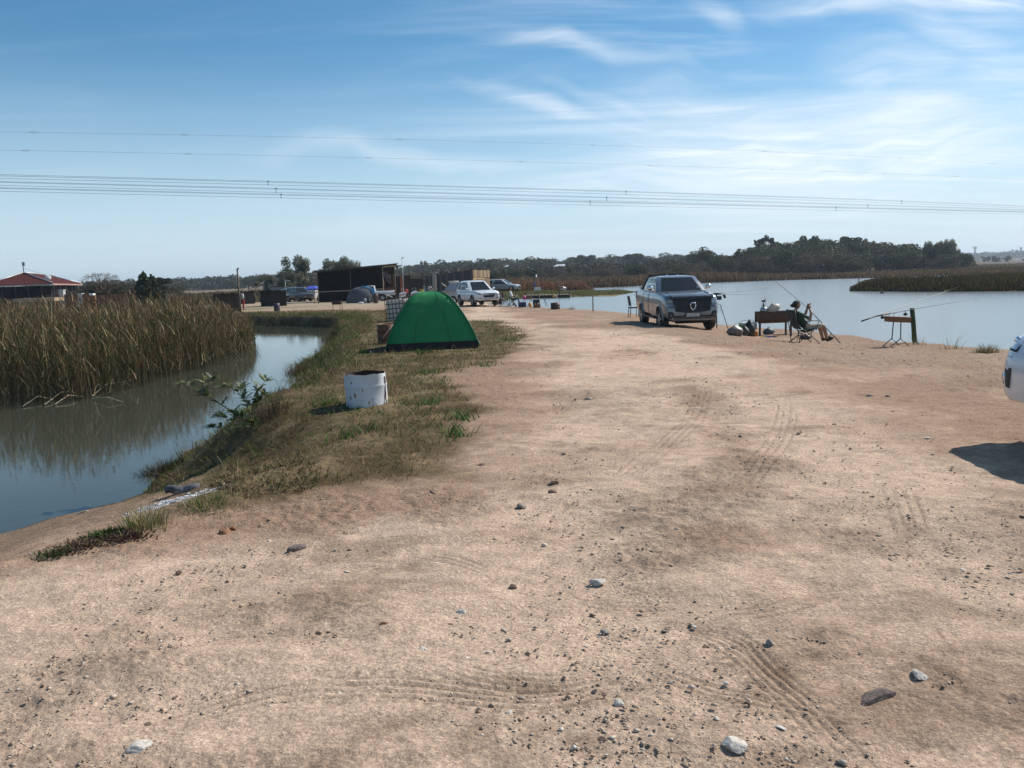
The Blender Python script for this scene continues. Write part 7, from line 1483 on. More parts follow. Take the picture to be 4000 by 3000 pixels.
def braai(name, lab, x0, x1, yt, ybelly, yb, d, m, rz=0, dep=.45, legr=.022, boxy=False):
    a, b = AT(x0, yt, d), AT(x1, yt, d); W = b.x - a.x; cx = (a.x + b.x) / 2; zg = hz(cx, d); zt = Z_at((x0 + x1) / 2, yt, d) - zg; zm = Z_at((x0 + x1) / 2, ybelly, d) - zg; t = thing(name, lab, 'braai', (cx, d, zg), rz); w = W / 2; mb = MB(); n = 14; V = []
    for s in (-1, 1):
        for j in range(n + 1): a_ = math.pi * j / n; e = .5 if boxy else 1; V.append((s * w * (1 - .12 * math.sin(a_)), dep / 2 * math.cos(a_), zt - (zt - zm) * math.sin(a_)**e))
    N = n + 1; mb.add(V, [(j, j + 1, N + j + 1, N + j) for j in range(n)] + [tuple(range(N)), tuple(range(N, 2 * N))[::-1]], 0, False); mb.build('fire_pan', m, t)
    for sx in (-1, 1):
        for sy in (-1, 1): x_ = w * (.96 if sy > 0 else .72 if not boxy else .97); mb = MB(); mb.box((sx * x_, sy * dep * .46, (zt - .02) / 2), (legr * 2, legr * 2, zt)); mb.build('leg', m, t)
    for sy in (-1, 1): mb = MB(); mb.box((0, sy * dep * .5, zt), (W, .03, .035)); mb.build('rim_bar', m, t)
    return t, cx, zg, zt, W
RB1 = rust_mat('braai_rust', (.075, .042, .032), (.03, .02, .015), .4)
braai('braai', 'small half-drum braai on thin legs at the edge of the far bank', 1296, 1334, 1176, 1190, 1209, 61, RB1, legr=.016)
tb, bxc, bzg, bzt, bW = braai('braai', 'big rusty half-drum braai on square legs beside the seated angler', 2958, 3082, 1218, 1262, 1307, 27.3, RB1, R(0), .52, .028, True)
def on_braai():
    y = 27.3; z = bzg + bzt; 
    p = AT(2983, 1215, y); t = thing('kettle', 'battered metal kettle with wire handle on the left of the big braai', 'kettle', (p.x, y, z + .02)); mb = MB(); mb.lathe([(.001, 0), (.11, 0), (.12, .05), (.10, .12), (.05, .15), (.001, .155)], 20); mb.build('pot', mat('tin', (.45, .45, .44), .3, .8), t); mb = MB(); mb.tube([(-.10, 0, .11), (-.06, 0, .22), (.06, 0, .22), (.10, 0, .11)], .006, 5); mb.build('handle', BLK, t); mb = MB(); mb.tube([(.10, 0, .05), (.17, 0, .12)], .02, 6, r1=.012); mb.build('spout', mat('tin', (.45, .45, .44)), t)
    p = AT(2984, 1190, y + .1); t = MB(); t.lathe([(.001, 0), (.035, 0), (.035, .20), (.016, .25), (.014, .32), (.001, .32)], 12); tag(t.build('bottle', mat('bottle_green', (.05, .07, .045), .2), None, (p.x, y + .14, z + .02)), 'tall dark bottle standing behind the kettle on the braai', 'bottle')
    p = AT(3022, 1215, y); mb = bagmesh(.17, (1.2, .8, .85), 5); o = mb.build('plastic_bag', mat('bag_white', (.62, .57, .50), .35, var=.2, bump=.6, transl=.4), None, (p.x, y, z + .12)); o.rotation_euler = (0, R(-18), 0); tag(o, 'crumpled white plastic bag on top of the big braai', 'bag')
on_braai()
def on_ground_ball(name, lab, cat, px, py, r, sz, m, dist=None, jit=.1, rz=0, n=12):
    p = GPn(px, py); y = p.y + r * sz[1]; mb = bagmesh(r, sz, px); o = mb.build(name, m, None, (p.x, y, hz(p.x, y) + r * sz[2] * .8)); o.rotation_euler = (0, 0, rz); tag(o, lab, cat); return o
PB = mat('bag_greybrown', (.17, .14, .12), .45, var=.5, scale=6, bump=.7); PK = mat('bag_black', (.02, .02, .022), .35, var=.3, bump=.6)
on_ground_ball('bag', 'bulging brownish plastic bag on the gravel left of the green cooler', 'bag', 2878, 1315, .20, (1.15, .9, .85), PB)
on_ground_ball('bag', 'black bin bag leaning on the front of the green cooler', 'bag', 2933, 1315, .19, (.9, .8, 1.35), PK)
on_ground_ball('bag', 'orange and yellow printed bag at the foot of the black bin bag', 'bag', 2948, 1315, .12, (1.1, .7, 1.0), mat('bag_orange', (.42, .14, .02), .5, var=.5, scale=9))
on_ground_ball('bag', 'dark grey bag beside the brownish bulging bag', 'bag', 2912, 1314, .13, (1, .8, 1.2), mat('bag_dark', (.05, .045, .04), .5, var=.3))
on_ground_ball('bag', 'grey-blue soft bag under the big braai', 'bag', 3007, 1308, .15, (1.35, .8, .8), mat('bag_blue', (.08, .11, .14), .6, var=.4, scale=5))
on_ground_ball('bag', 'dark bundle hanging just under the angler chair seat', 'bag', 3150, 1326, .14, (1.3, .7, .65), mat('bag_dark', (.05, .045, .04)))
def cooler(name, lab, px, py, W, D, H, body, lidm, rz=0, handle=True, dyo=.2):
    p = GPn(px, py); y = p.y + dyo; t = thing(name, lab, 'cooler box', (p.x, y, hz(p.x, y)), rz); mb = MB(); mb.box((0, 0, H * .42), (W * .94, D * .94, H * .84)); o = mb.build('body', body, t); md = o.modifiers.new('b', 'BEVEL'); md.width = .015; md.segments = 2
    mb = MB(); mb.box((0, 0, H * .92), (W, D, H * .15)); o = mb.build('lid', lidm, t); md = o.modifiers.new('b', 'BEVEL'); md.width = .012; md.segments = 2
    if handle: mb = MB(); mb.tube([(-W * .42, 0, H), (-W * .36, 0, H * 1.18), (W * .36, 0, H * 1.18), (W * .42, 0, H)], .009, 6); mb.build('handle', mat('handle_grey', (.35, .36, .37)), t)
    return t
ct_ = cooler('cooler_box', 'green cooler box with grey lid and orange front left of the big braai', 2926, 1308, .50, .34, .40, mat('cooler_green', (.10, .22, .05), .5), mat('cooler_lid', (.42, .45, .46), .5))
mb = MB(); mb.box((-.04, -.175, .25), (.20, .02, .14)); mb.build('front_panel', mat('orange_red', (.45, .06, .02), .5), ct_)
p = GPn(2985, 1317)
mb = MB(); mb.box((0, 0, .02), (.17, .14, .02)); tag(mb.build('plastic_tray', mat('tray_yellow', (.55, .38, .02), .5), None, (p.x - .06, p.y, p.z + .0)), 'flat yellow plate on the gravel in front of the blue bag', 'tray')
mb = MB(); mb.lathe([(.001, .012), (.10, .012), (.14, .03), (.14, .038)], 18); tag(mb.build('plastic_tray', mat('tray_blue', (.03, .13, .42), .5), None, (p.x + .14, p.y - .02, p.z + .0)), 'flat blue dish on the gravel next to the yellow plate', 'tray')
mb = MB(); mb.tube([(0, 0, 0), (1.1, .3, 0)], .014, 6); q = GPn(3020, 1312); tag(mb.build('pole_on_ground', BLK, None, (q.x, q.y, q.z + .03)), 'thin dark pole lying on the gravel between braai and chair', 'pole')
# rod stands
RODM = mat('rod_dark', (.03, .045, .05)); ORB = mat('box_wood', (.20, .095, .045), .8, var=.25, scale=6)
def rod(name, lab, a, b, bend=.0, reel=.22, r0=.012, group=None):
    t = thing(name, lab, 'fishing rod', a, 0, group); b = Vector(b) - Vector(a); mb = MB(); P = [b * u + Vector((0, 0, -bend * u * u)) for u in np.linspace(0, 1, 8)]; mb.tube(P, r0, 6, r1=.0025); mb.build('blank', RODM, t); mb = MB(); mb.tube([(0, 0, 0), b * .16], r0 * 1.6, 7); mb.build('grip', BLK, t)
    g = b * reel; mb = MB(); mb.tube([g, g - Vector((0, 0, .08))], .008, 5); mb.ball(g - Vector((0, 0, .10)), .045, 10, sz=(1.3, .8, .9)); mb.tube([g - Vector((0, .03, .10)), g + Vector((.03, -.08, -.14))], .005, 4); mb.build('reel', BLK, t)
    for u in (.42, .56, .68, .79, .88): g = b * u + Vector((0, 0, -bend * u * u)); mb = MB(); mb.tube([g, g - Vector((0, 0, .06 * (1.2 - u)))], .003, 4); mb.build('line_guide', CHR, t)
def rodpod():
    g1, g2 = GPn(3482, 1349), GPn(3518, 1357); y = (g1.y + g2.y) / 2; zg = min(g1.z, g2.z); t = thing('rod_stand', 'two-legged steel rod stand carrying a brown wooden box', 'rod stand', ((g1.x + g2.x) / 2, y, zg)); O = Vector(((g1.x + g2.x) / 2, y, zg))
    for (xt, xb, px1, px2, dy) in ((3490, 3484, 3448, 3513, .12), (3519, 3518, 3480, 3551, -.12)):
        top = AT(xt, 1258, y + dy) - O; hub = AT(xb, 1322, y + dy) - O; mb = MB(); mb.tube([hub, top], .014, 6); mb.build('upright', RODM, t)
        for px in (px1, px2): f = AT(px, 1350, y + dy) - O; f.z = .01; mb = MB(); mb.tube([hub, f], .012, 6); mb.build('leg', RODM, t)
    a, b = AT(3466, 1232, y) - O, AT(3548, 1240, y) - O; c = (a + b) / 2; W = b.x - a.x; zt, zb = Z_at(3507, 1237, y) - zg, Z_at(3507, 1258, y) - zg; mb = MB(); mb.box((c.x, 0, (zt + zb) / 2), (W, .34, zt - zb), (0, R(4), 0)); mb.build('wooden_box', ORB, t)
    for k in (-1, 1): mb = MB(); mb.tube([(c.x - W * .3, k * .12, zt), (c.x - W * .3, k * .12, zt + .07), (c.x - W * .3 + .04, k * .12, zt + .10)], .007, 5); mb.build('rod_rest', BLK, t)
    rod('fishing_rod', 'upper fishing rod pointing over the lake from the wooden box stand', AT(3365, 1255, y - .1), AT(3745, 1120, y + 2.4), .0, .20); rod('fishing_rod', 'lower fishing rod passing behind the leaning post toward the lake', AT(3410, 1238, y + .3), AT(3822, 1157, y + 1.2), .06, .30)
rodpod()
def lpost():
    b = GPn(3574, 1341); y = b.y; top = AT(3563, 1204, y); t = thing('wooden_post', 'dark green leaning wooden post at the lake edge', 'post', b); d = top - b; mb = MB(); mb.tube([Vector((0, 0, -.15)), d * .5, d], .062, 12); mb.build('shaft', mat('post_green', (.045, .06, .03), .9, var=.35, bump=.5), t); mb = MB(); mb.lathe([(.001, .004), (.055, .003), (.064, -.01)], 12, d); mb.build('post_top', TIMB, t)
lpost()
def left_of_pickup():
    p = GPn(2474, 1240); t = thing('stool_chair', 'dark upright folding chair just left behind the silver pickup', 'chair', p, R(5))
    mb = MB(); mb.tube([(-.15, 0, 0), (-.10, 0, .55), (-.17, 0, 1.02)], .018, 6); mb.build('back_post', BLK, t); mb = MB(); mb.tube([(-.15, .4, 0), (-.10, .4, .55), (-.17, .4, 1.02)], .018, 6); mb.build('back_post', BLK, t)
    mb = MB(); mb.prism([(-.12, .02, .55), (-.16, .02, .98), (-.16, .38, .98), (-.12, .38, .55)], (.015, 0, 0)); mb.build('backrest', DK, t); mb = MB(); mb.box((.08, .2, .45), (.42, .42, .05)); mb.build('seat', DK, t)
    for y in (0, .4): mb = MB(); mb.tube([(.26, y, .45), (.24, y, 0)], .016, 6); mb.build('leg', BLK, t)
left_of_pickup()
def right_of_pickup():
    y = 31.0; zg = hz(8.2, 31.0); P = lambda px, py: AT(px, py, y); O = Vector((P(2800, 1250).x, y, zg)); t = thing('rod_stand', 'dark rod holder with two arms beside the right front wheel of the silver pickup', 'rod stand', O)
    mb = MB(); mb.tube([Vector((P(2800, 1250).x, y, zg)) - O, P(2798, 1148) - O], .022, 6); mb.build('upright', BLK, t)
    mb = MB(); q = P(2805, 1164) - O; mb.box((q.x, 0, q.z), (.22, .16, .14)); mb.build('alarm_box', BLK, t); mb = MB(); q = P(2796, 1147) - O; mb.box((q.x, 0, q.z), (.24, .08, .05)); mb.build('top_rest', BLK, t)
    mb = MB(); f = Vector((P(2844, 1255).x, y, hz(P(2844, 1255).x, y))) - O; mb.tube([P(2790, 1187) - O, P(2813, 1188) - O, f], .014, 5); mb.build('prop_leg', mat('rod_dark', (.03, .045, .05)), t)
    mb = MB(); 
    for k in range(5): mb.tube([P(2803, 1190 + 8 * k) - O, P(2818, 1190 + 8 * k) - O], .003, 3)
    for k in range(4): mb.tube([P(2803 + 5 * k, 1188) - O, P(2803 + 5 * k, 1222) - O], .003, 3)
    mb.build('wire_basket', mat('wire', (.25, .26, .27), .5), t)
    rod('fishing_rod', 'upper fishing rod running right over the lake from beside the silver pickup', P(2785, 1149), AT(3010, 1125, y + 3), .0, .18); rod('fishing_rod', 'lower fishing rod running right over the lake from beside the silver pickup', P(2788, 1150), AT(2955, 1151, y + 2), .0, .25)
    q = GPn(2811, 1251); mb = MB(); mb.box((0, 0, .06), (.28, .3, .12), (0, R(-8), 0)); tag(mb.build('wooden_crate', ORB, None, (q.x, q.y, q.z)), 'low reddish wooden box by the right front wheel of the silver pickup', 'box')
right_of_pickup()
pole(2316, 1152, 1213, 46, .035, 'thin grey stake at the lake edge left of the silver pickup', TIMB, 'post', name='stake')
def ibc():
    d = 41; a, b = AT(1511, 1205, d), AT(1597, 1200, d); cx = (a.x + b.x) / 2; W = b.x - a.x; zg = hz(cx, d); H = Z_at(1550, 1163, d) - zg; t = thing('water_tank', 'white plastic tank in a rusty square wire cage, leaning behind the green tent', 'tank', (cx, d + .4, zg - .05), R(-4)); t.rotation_euler.y = R(-3)
    mb = MB(); mb.box((0, 0, H * .5), (W * .94, .9, H * .92)); o = mb.build('tank', mat('tank_white', (.66, .65, .60), .5, var=.12, transl=.2), t); md = o.modifiers.new('b', 'BEVEL'); md.width = .10; md.segments = 4
    mb = MB(); mb.lathe([(.001, .05), (.10, .05), (.11, 0)], 16, (W * .1, 0, H * .96)); mb.build('cap', mat('tank_white', (.66, .65, .60)), t)
    CG = mat('cage_rust', (.085, .04, .03), .8)
    for k in range(7): x = -W / 2 + W * k / 6; mb = MB(); mb.tube([(x, -.47, 0), (x, -.47, H * .98), (x, .47, H * .98), (x, .47, 0)], .019, 5); mb.build('cage_upright', CG, t)
    for k in range(6): z = .02 + (H * .96) * k / 5; mb = MB(); mb.tube([(-W / 2, -.48, z), (W / 2, -.48, z), (W / 2, .48, z), (-W / 2, .48, z), (-W / 2, -.48, z)], .019, 5); mb.build('cage_hoop', CG, t)
ibc()
def greytent():
    d = 80; a, b = AT(1344, 1180, d), AT(1462, 1172, d); W = b.x - a.x; cx = (a.x + b.x) / 2; zg = HZ(cx, d); H = Z_at(1408, 1121, d) - zg; t = thing('tent', 'grey dome tent with bright blue edge in front of the black shed', 'tent', (cx, d + 1, zg)); hw = W / 2; N = 28; V = []
    for i in range(9):
        u = i / 8; rf = math.cos(u * math.pi / 2)**.7; hf = math.sin(u * math.pi / 2)**.9
        for k in range(N): an = 2 * math.pi * k / N; V.append((hw * rf * math.cos(an) + .12 * H * hf, 1.3 * rf * math.sin(an), H * hf))
    mb = MB(); mb.add(V, [(i * N + k, i * N + (k + 1) % N, (i + 1) * N + (k + 1) % N, (i + 1) * N + k) for i in range(8) for k in range(N)], 0, True); mb.build('canopy', mat('tent_grey', (.075, .080, .095), .85, var=.25, scale=1.2), t)
    mb = MB(); mb.tube([(hw * math.cos(q * math.pi / 2)**.7 * .99 + .12 * H * math.sin(q * math.pi / 2), -.35 - .2 * q, H * math.sin(q * math.pi / 2)**.9 + .02) for q in np.linspace(0, 1, 10)], .07, 6); mb.build('blue_edge', mat('tent_blue', (.05, .30, .55), .6), t)
    mb = MB(); mb.prism([(hw * .72, -.5, 1.4), (hw * .98, -.5, 1.35), (hw * 1.06, -.5, .02), (hw * .98, -.5, .02)], (0, .05, 0)); mb.build('blue_flap', mat('tent_blue', (.05, .30, .55)), t)
greytent()
for i, (px, py, d, r, sz, m, lab) in enumerate([(1482 - 42, 1172, 78, .18, (.9, .8, 1.1), PK, 'black bag right of the grey dome tent'), (1425, 1171, 78, .22, (.8, .8, 1.1), mat('bag_bluegrey', (.20, .22, .27), .6), 'bluish grey bag at the right foot of the grey dome tent'), (1410, 1176, 77, .16, (1.8, .8, .5), WS, 'white cloth heap in front of the grey dome tent')]):
    p = AT(px, py, d); mb = MB(); random.seed(i); mb.ball((0, 0, r * sz[2] * .9), r, 10, sz=sz, jit=.12); tag(mb.build('bag', m, None, (p.x, d, HZ(p.x, d))), lab, 'bag')
for px, d, rz, lab in ((1449, 79, R(200), 'dark folding chair right of the black bag by the old white pickup'), (1468, 80, R(150), 'dark folding chair in front of the wheel of the old white pickup')):
    p = AT(px, 1168, d); camp_chair('camp_chair', lab, (p.x, d, HZ(p.x, d)), rz, DK, BLK, .95, .9)
def gazebo():
    d = 106; a, b = AT(1190, 1130, d), AT(1232, 1130, d); W = b.x - a.x; zg = HZ(a.x, d); zt = Z_at(1210, 1117, d) - zg; ze = Z_at(1210, 1128, d) - zg; t = thing('gazebo', 'blue pop-up gazebo between the dark car and the black shed', 'gazebo', (a.x, d, zg)); BM = mat('canvas_blue', (.03, .06, .38), .8, var=.15)
    mb = MB(); mb.add([(-.1, 0, ze), (W + .1, 0, ze), (W + .1, 3, ze), (-.1, 3, ze), (W * .3, 1.2, zt), (W * .75, 1.2, zt), (W * .75, 1.8, zt), (W * .3, 1.8, zt)], [(0, 1, 5, 4), (1, 2, 6, 5), (2, 3, 7, 6), (3, 0, 4, 7), (4, 5, 6, 7)]); mb.build('roof', BM, t)
    mb = MB(); mb.prism([(-.1, -.02, ze), (W + .1, -.02, ze), (W + .1, -.02, ze - .5), (W * .8, -.02, ze - .55), (W * .4, -.02, ze - .95), (W * .1, -.02, ze - 1.1), (-.1, -.02, ze - 1.1)], (0, .03, 0)); mb.build('valance', BM, t)
    for x_ in (0, W): 
        for y_ in (.1, 2.9): mb = MB(); mb.tube([(x_, y_, 0), (x_, y_, ze)], .03, 6); mb.build('leg', mat('white_plastic', (.75, .75, .74)), t)
    tr = thing('trailer', 'pale box trailer standing under the blue gazebo', 'trailer', (a.x + W * .75, d - 1.2, zg)); mb = MB(); mb.box((0, 0, .85), (1.6, 2.2, 1.0)); mb.build('box', mat('trailer_grey', (.38, .36, .36), .6), tr); mb = MB(); mb.box((-.6, -1.1, .3), (2.8, .1, .16)); mb.build('bumper', mat('red_brown', (.22, .07, .06), .6), tr)
    for s in (-1, 1): mb = MB(); mb.lathe([(.2, -.09), (.3, -.09), (.3, .09), (.2, .09)], 18, (s * .85, 0, .3), 'X'); mb.build('wheel', RUB, tr)
gazebo()
def camp_trailer():
    d = 66; P = lambda px, py: AT(px, py, d); a = P(1728, 1160); zg = hz(a.x, d); t = thing('camping_trailer', 'grey camping trailer with raised blue-grey lid behind the white off-roader', 'trailer', (a.x, d, zg)); O = Vector((a.x, d, zg)); w = P(1785, 1160).x - a.x + .5
    mb = MB(); mb.box((w / 2, .7, .70), (w, 1.4, .75)); mb.build('body', mat('trailer_steel', (.40, .41, .42), .45, .3), t); q0, q1, q2, q3 = P(1732, 1138) - O, P(1758, 1106) - O, P(1790, 1104) - O, P(1780, 1138) - O
    mb = MB(); mb.prism([q0, q1, q2, q3], (0, .05, 0)); mb.build('raised_lid', mat('lid_blue', (.22, .30, .38), .5), t); mb = MB(); mb.tube([P(1752, 1102) - O, P(1792, 1101) - O], .085, 10); mb.build('awning_roll', mat('canvas_cream', (.58, .56, .50), .8), t)
    mb = MB(); mb.tube([P(1725, 1106) - O, P(1742, 1120) - O], .045, 6); mb.build('prop_bar', mat('canvas_cream', (.58, .56, .50)), t); mb = MB(); mb.tube([P(1728, 1140) - O, P(1768, 1141) - O], .09, 8); mb.build('rolled_mat', mat('mat_tan', (.44, .36, .27), .8), t)
    for k in (0, 1): mb = MB(); mb.lathe([(.2, -.1), (.33, -.1), (.34, 0), (.33, .1), (.2, .1)], 20, (w * .5, .0 + 1.4 * k, .33), 'Y'); mb.build('wheel', RUB, t)
camp_trailer()
cb = AT(2097, 1196, 53); t = thing('tackle_box', 'open dark tackle box with brown front on the shore by the white car', 'box', (cb.x, 53, hz(cb.x, 53))); mb = MB(); mb.box((0, 0, .11), (.46, .32, .20)); mb.build('body', ORB, t); mb = MB(); mb.box((-.04, .17, .36), (.40, .03, .30), (R(-8), 0, 0)); mb.build('lid', BLK, t); mb = MB(); mb.ball((.08, 0, .25), .045, 8); mb.ball((-.1, 0, .23), .035, 8); mb.build('tackle', mat('tin', (.45, .45, .44)), t)
pole(2106, 1158, 1180, 54, .045, 'dark stubby post rising behind the open tackle box', TIMB, 'post', name='stake')
def camp_table():
    p = AT(2060, 1169, 56); zg = hz(p.x, 56); zt = Z_at(2060, 1170, 56) - zg; t = thing('camp_table', 'white folding table with crossed legs on the shore beside the seated man', 'table', (p.x, 56, zg)); mb = MB(); mb.box((0, 0, zt), (.85, .5, .03)); mb.build('tabletop', mat('white_plastic', (.75, .75, .74)), t)
    for s in (-1, 1):
        for k in (-1, 1): mb = MB(); mb.tube([(-.3 * s, k * .2, 0), (.3 * s, k * .2, zt)], .012, 5); mb.build('leg', ALLOY, t)
    mb = MB(); mb.box((.17, 0, .07), (.36, .25, .14)); tag(mb.build('wooden_box', ORB, None, (p.x, 56, zg + zt + .02)), 'brown box lying on the white folding table', 'box'); mb = MB(); random.seed(2); mb.ball((0, 0, .13), .13, 10, sz=(1, .8, 1.1), jit=.15); tag(mb.build('bag', mat('magenta', (.50, .03, .16), .5, var=.3), None, (p.x - .19, 56, zg + zt)), 'magenta bag on the left end of the folding table', 'bag')
    q = AT(2040, 1197, 55); mb = MB(); mb.box((0, 0, .16), (.52, .4, .34)); tag(mb.build('cooler_box', mat('cooler_navy', (.02, .03, .08), .5), None, (q.x, 55, hz(q.x, 55))), 'dark navy cooler under the folding table', 'cooler box')
    q = AT(2071, 1197, 54.5); mb = MB(); random.seed(6); mb.ball((0, 0, .13), .15, 10, sz=(.8, .7, 1.1), jit=.2); tag(mb.build('bag', mat('bag_yellow', (.60, .33, .04), .5, var=.3), None, (q.x, 54.5, hz(q.x, 54.5))), 'yellow orange bag standing right of the navy cooler', 'bag')
camp_table()
t = thing('rod_stand', 'thin pair of leaning rods stuck in the shore left of the fire drum', 'rod stand', (AT(2130, 1196, 50).x, 50, hz(AT(2130, 1196, 50).x, 50)))
for (a, b) in (((2124, 1161), (2132, 1197)), ((2126, 1162), (2140, 1198))): mb = MB(); O = t.location; mb.tube([AT(*b, 50) - O, AT(*a, 50) - O], .014, 5); mb.build('rod', RODM, t)
p = AT(2179, 1180, 49.6); t = thing('stake', 'thin grey stake with a yellow rag behind the fire drum', 'post', (p.x, 49.6 + .5, hz(p.x, 50))); mb = MB(); mb.tube([(0, 0, 0), (-.02, 0, Z_at(2180, 1152, 50) - hz(p.x, 50))], .012, 5); mb.build('shaft', mat('white_plastic', (.75, .75, .74)), t); mb = MB(); random.seed(3); mb.ball((-.16, 0, Z_at(2170, 1157, 50) - hz(p.x, 50)), .11, 8, sz=(1.2, .5, .8), jit=.25); mb.build('rag', mat('rag_tan', (.48, .33, .12), .8), t)
def jetty():
    P = lambda px, py, d: AT(px, py, d); d0, d1 = 98, 96; a = P(2045, 1158, d0); b = P(2225, 1156, d1); t = thing('jetty', 'low timber jetty along the grassy spit over the lake', 'jetty', (a.x, a.y, ZW)); v = b - a; v.z = 0; n = 26; w = Vector((0, 2.0, 0))
    for i in range(n): mb = MB(); q0, q1 = v * (i / n), v * ((i + .92) / n); u = Vector((0, 0, .30 + .012 * (i % 3))); mb.prism([q0 + u, q1 + u, q1 + u + w, q0 + u + w], (0, 0, .06)); mb.build('deck_plank', TIMBP if i % 2 else TIMB, t)
    mb = MB(); u = Vector((0, -.06, .0)); mb.prism([u, v + u, v + u + Vector((0, 0, .30)), u + Vector((0, 0, .30))], (0, .08, 0)); mb.build('edge_beam', mat('beam_black', (.03, .022, .02), .9), t)
    for i in range(9): mb = MB(); q = v * (i / 8); mb.tube([q + Vector((0, -.02, -.5)), q + Vector((0, .1, .30))], .09, 7); mb.build('pile', DARKB, t)
    for px, yt in ((2053, 1141), (2188, 1132), (2226, 1140)): q = P(px, 1150, 97) - a; q.z = 0; q.y = .3; mb = MB(); mb.tube([q, q + Vector((0, 0, Z_at(px, yt, 97) - ZW))], .07, 7); mb.build('post', DARKB, t)
    rd = P(2188, 1119, 97); mb = MB(); mb.tube([P(2178, 1107, 97) - a, P(2212, 1116, 97) - a], .04, 5); mb.build('boom', ALLOY, t); mb = MB(); mb.tube([P(2190, 1121, 97) - a, P(2211, 1120, 97) - a, P(2205, 1129, 97) - a], .05, 5); mb.build('rail', mat('white_plastic', (.75, .75, .74)), t)
jetty()
q = AT(2100, 1131, 112); mb = MB(); mb.box((0, 0, .35), (.9, .7, .7)); tag(mb.build('cooler_box', mat('white_plastic', (.75, .75, .74)), None, (q.x, 112, HZ(q.x, 112))), 'white box standing on the grassy spit beside the tiny blue person', 'box')
q = AT(1647, 1141, 84); mb = MB(); mb.box((0, 0, .8), (.42, .4, .55)); mb.box((0, 0, .26), (.4, .36, .5), mi=1); tag(mb.build('crate', [YL, DK], None, (q.x, 84, HZ(q.x, 84))), 'mustard yellow crate on a dark stand behind the green tent', 'crate', None)
q = AT(1587, 1150, 80); mb = MB(); mb.ball((0, 0, .95), .22, 10); mb.box((0, 0, .35), (.4, .4, .7), mi=1); tag(mb.build('gas_bottle', [RD, DK], None, (q.x, 80, HZ(q.x, 80))), 'red round container on a dark stand right of the pale pole', 'container')
q = AT(1600, 1163, 66); mb = MB(); mb.box((0, 0, .16), (.26, .3, .3)); tag(mb.build('carton', mat('carton', (.22, .12, .07), .8), None, (q.x, 66, hz(q.x, 66))), 'small brown carton on the dirt below the motorbikes', 'box')
# water birds / floats
for px, py, lab in ((3445, 1146, 'small dark bird on the water in front of the island'), (2983, 1178, 'tiny dark float on the water above the big braai')):
    x, y = zp(px, py, ZW); mb = MB(); mb.ball((0, 0, .05), .12, 8, sz=(1.5, .7, .7)); mb.ball((.14, 0, .20), .05, 6); mb.tube([(.12, 0, .08), (.14, 0, .2)], .025, 5); o = mb.build('water_bird', DK, None, (x, y, ZW)); tag(o, lab, 'bird')
x, y = zp(3346, 1122, ZW); mb = MB(); mb.tube([(0, 0, -.2), (0, 0, 1.3)], .05, 6); tag(mb.build('stake', DARKB, None, (x, y - .6, ZW)), 'thin dark stake in the water at the left tip of the island', 'post')
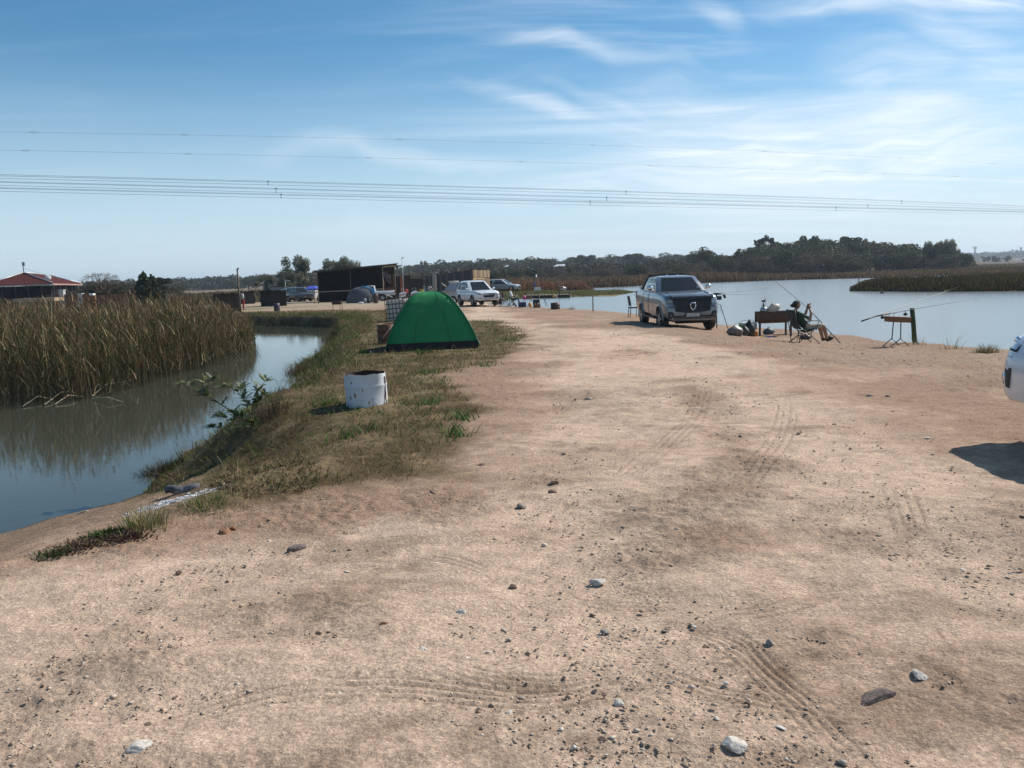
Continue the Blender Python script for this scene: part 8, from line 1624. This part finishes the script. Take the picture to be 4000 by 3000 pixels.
# the little tree on the near bank
def sapling():
    base = GPn(1005, 1690); d = base.y; t = thing('sapling', 'young feathery-leaved tree leaning over the inlet from the grass bank', 'tree', base); O = base; LF = attrmat('sapling_leaf', .55, .3, .4)
    P = lambda px, py, dy=0: AT(px, py, d + dy) - O
    stems = [[P(1000, 1678), P(990, 1640), P(985, 1580, .1), P(1000, 1530, .1), P(1035, 1490, .1)], [P(998, 1668), P(980, 1630), P(960, 1570, -.05), P(945, 1520, -.1)], [P(985, 1650), P(940, 1635, -.1), P(880, 1590, -.15), P(800, 1545, -.2), P(720, 1500, -.25)], [P(990, 1660), P(960, 1640, .1), P(915, 1610, .2)], [P(1000, 1675), P(950, 1668, -.2), P(880, 1672, -.3), P(830, 1668, -.35)], [P(985, 1590, .1), P(1010, 1560, .2), P(1030, 1545, .2)], [P(940, 1635, -.1), P(900, 1640, -.25), P(860, 1625, -.3)], [P(800, 1545, -.2), P(790, 1500, -.1), P(830, 1480, -.1)], [P(960, 1570), P(920, 1520, -.1), P(880, 1510, -.1)]]
    mb = MB()
    for i, s in enumerate(stems): mb = MB(); mb.tube(s, .014 if i < 3 else .007, 6, r1=.003); mb.build('branch', mat('twig', (.12, .085, .06), .9), t)
    fr = []
    for s in stems:
        for k in range(1, len(s)):
            for _ in range(9): fr.append((s[k - 1].lerp(s[k], random.random()), (s[k] - s[k - 1]).normalized()))
        for _ in range(9): fr.append((s[-1].copy(), (s[-1] - s[-2]).normalized()))
    V, Fs, C = [], [], []
    for (o_, dv) in fr:      # pinnate leaves: a stalk with paired leaflets
        a = random.uniform(0, 6.28); dr = (dv * .7 + Vector((math.cos(a), math.sin(a), random.uniform(-.2, .55)))).normalized(); L_ = random.uniform(.08, .17); sd = dr.cross(Vector((0, 0, 1))).normalized(); up = sd.cross(dr); c = np.array(random.choice([(.12, .16, .06), (.15, .185, .08), (.22, .23, .12), (.08, .11, .045)])) * random.uniform(.8, 1.3); n = 9
        for k in range(n):
            q = o_ + dr * (L_ * (k + 1) / n) - up * 0 + Vector((0, 0, -.03 * (k / n)**2))
            for sgn in (-1, 1):
                l = .036 * (1.15 - k / n * .6); tip = q + (sd * sgn * .85 + dr * .45 + Vector((0, 0, random.uniform(-.2, .3)))).normalized() * l; w = (dr * .0065); b = len(V); V += [q - w, q + w, q.lerp(tip, .6) + w * 1.2, tip, q.lerp(tip, .6) - w * 1.2]; Fs += [(b, b + 1, b + 2), (b, b + 2, b + 4), (b + 4, b + 2, b + 3)]; C += [c] * 5
    me = npmesh('leaves', np.array([tuple(v) for v in V]), np.array(Fs), np.array(C), LF); link('leaves', me, t)
random.seed(12); sapling()
tuft('bank_weed', 1155, 1460, .35, 260, .2, .6, [(.16, .10, .06), (.10, .09, .04)], [2, 1], 'dry reddish weed leaning over the inlet above the sapling', 'weed', .010); tuft('bank_weed', 625, 1850, .35, 420, .08, .25, [(.07, .045, .04), (.07, .08, .03)], [2, 1], 'dark wiry weed at the near corner of the grass bank', 'weed', .010)
tuft('bank_weed', 1060, 1620, .30, 160, .15, .45, [(.10, .075, .05), (.16, .12, .07)], [2, 1], 'thin dry weed right of the sapling on the bank rim', 'weed', .008)

# ------------------------------------------------------------ air
if True:
    mb = MB(); mb.box((0, 1200, 23.5), (7400, 6400, 53)); m, nt, b = nodemat('air'); nt.nodes.remove(b); pv_ = nt.nodes.new('ShaderNodeVolumePrincipled'); pv_.inputs['Density'].default_value = .00024; pv_.inputs['Color'].default_value = (.78, .88, 1.0, 1); pv_.inputs['Anisotropy'].default_value = .25
    nt.links.new(pv_.outputs[0], nt.nodes['Material Output'].inputs['Volume']); o = mb.build('haze', m); o['kind'] = 'stuff'; o['label'] = 'thin bluish haze over the whole lake country'
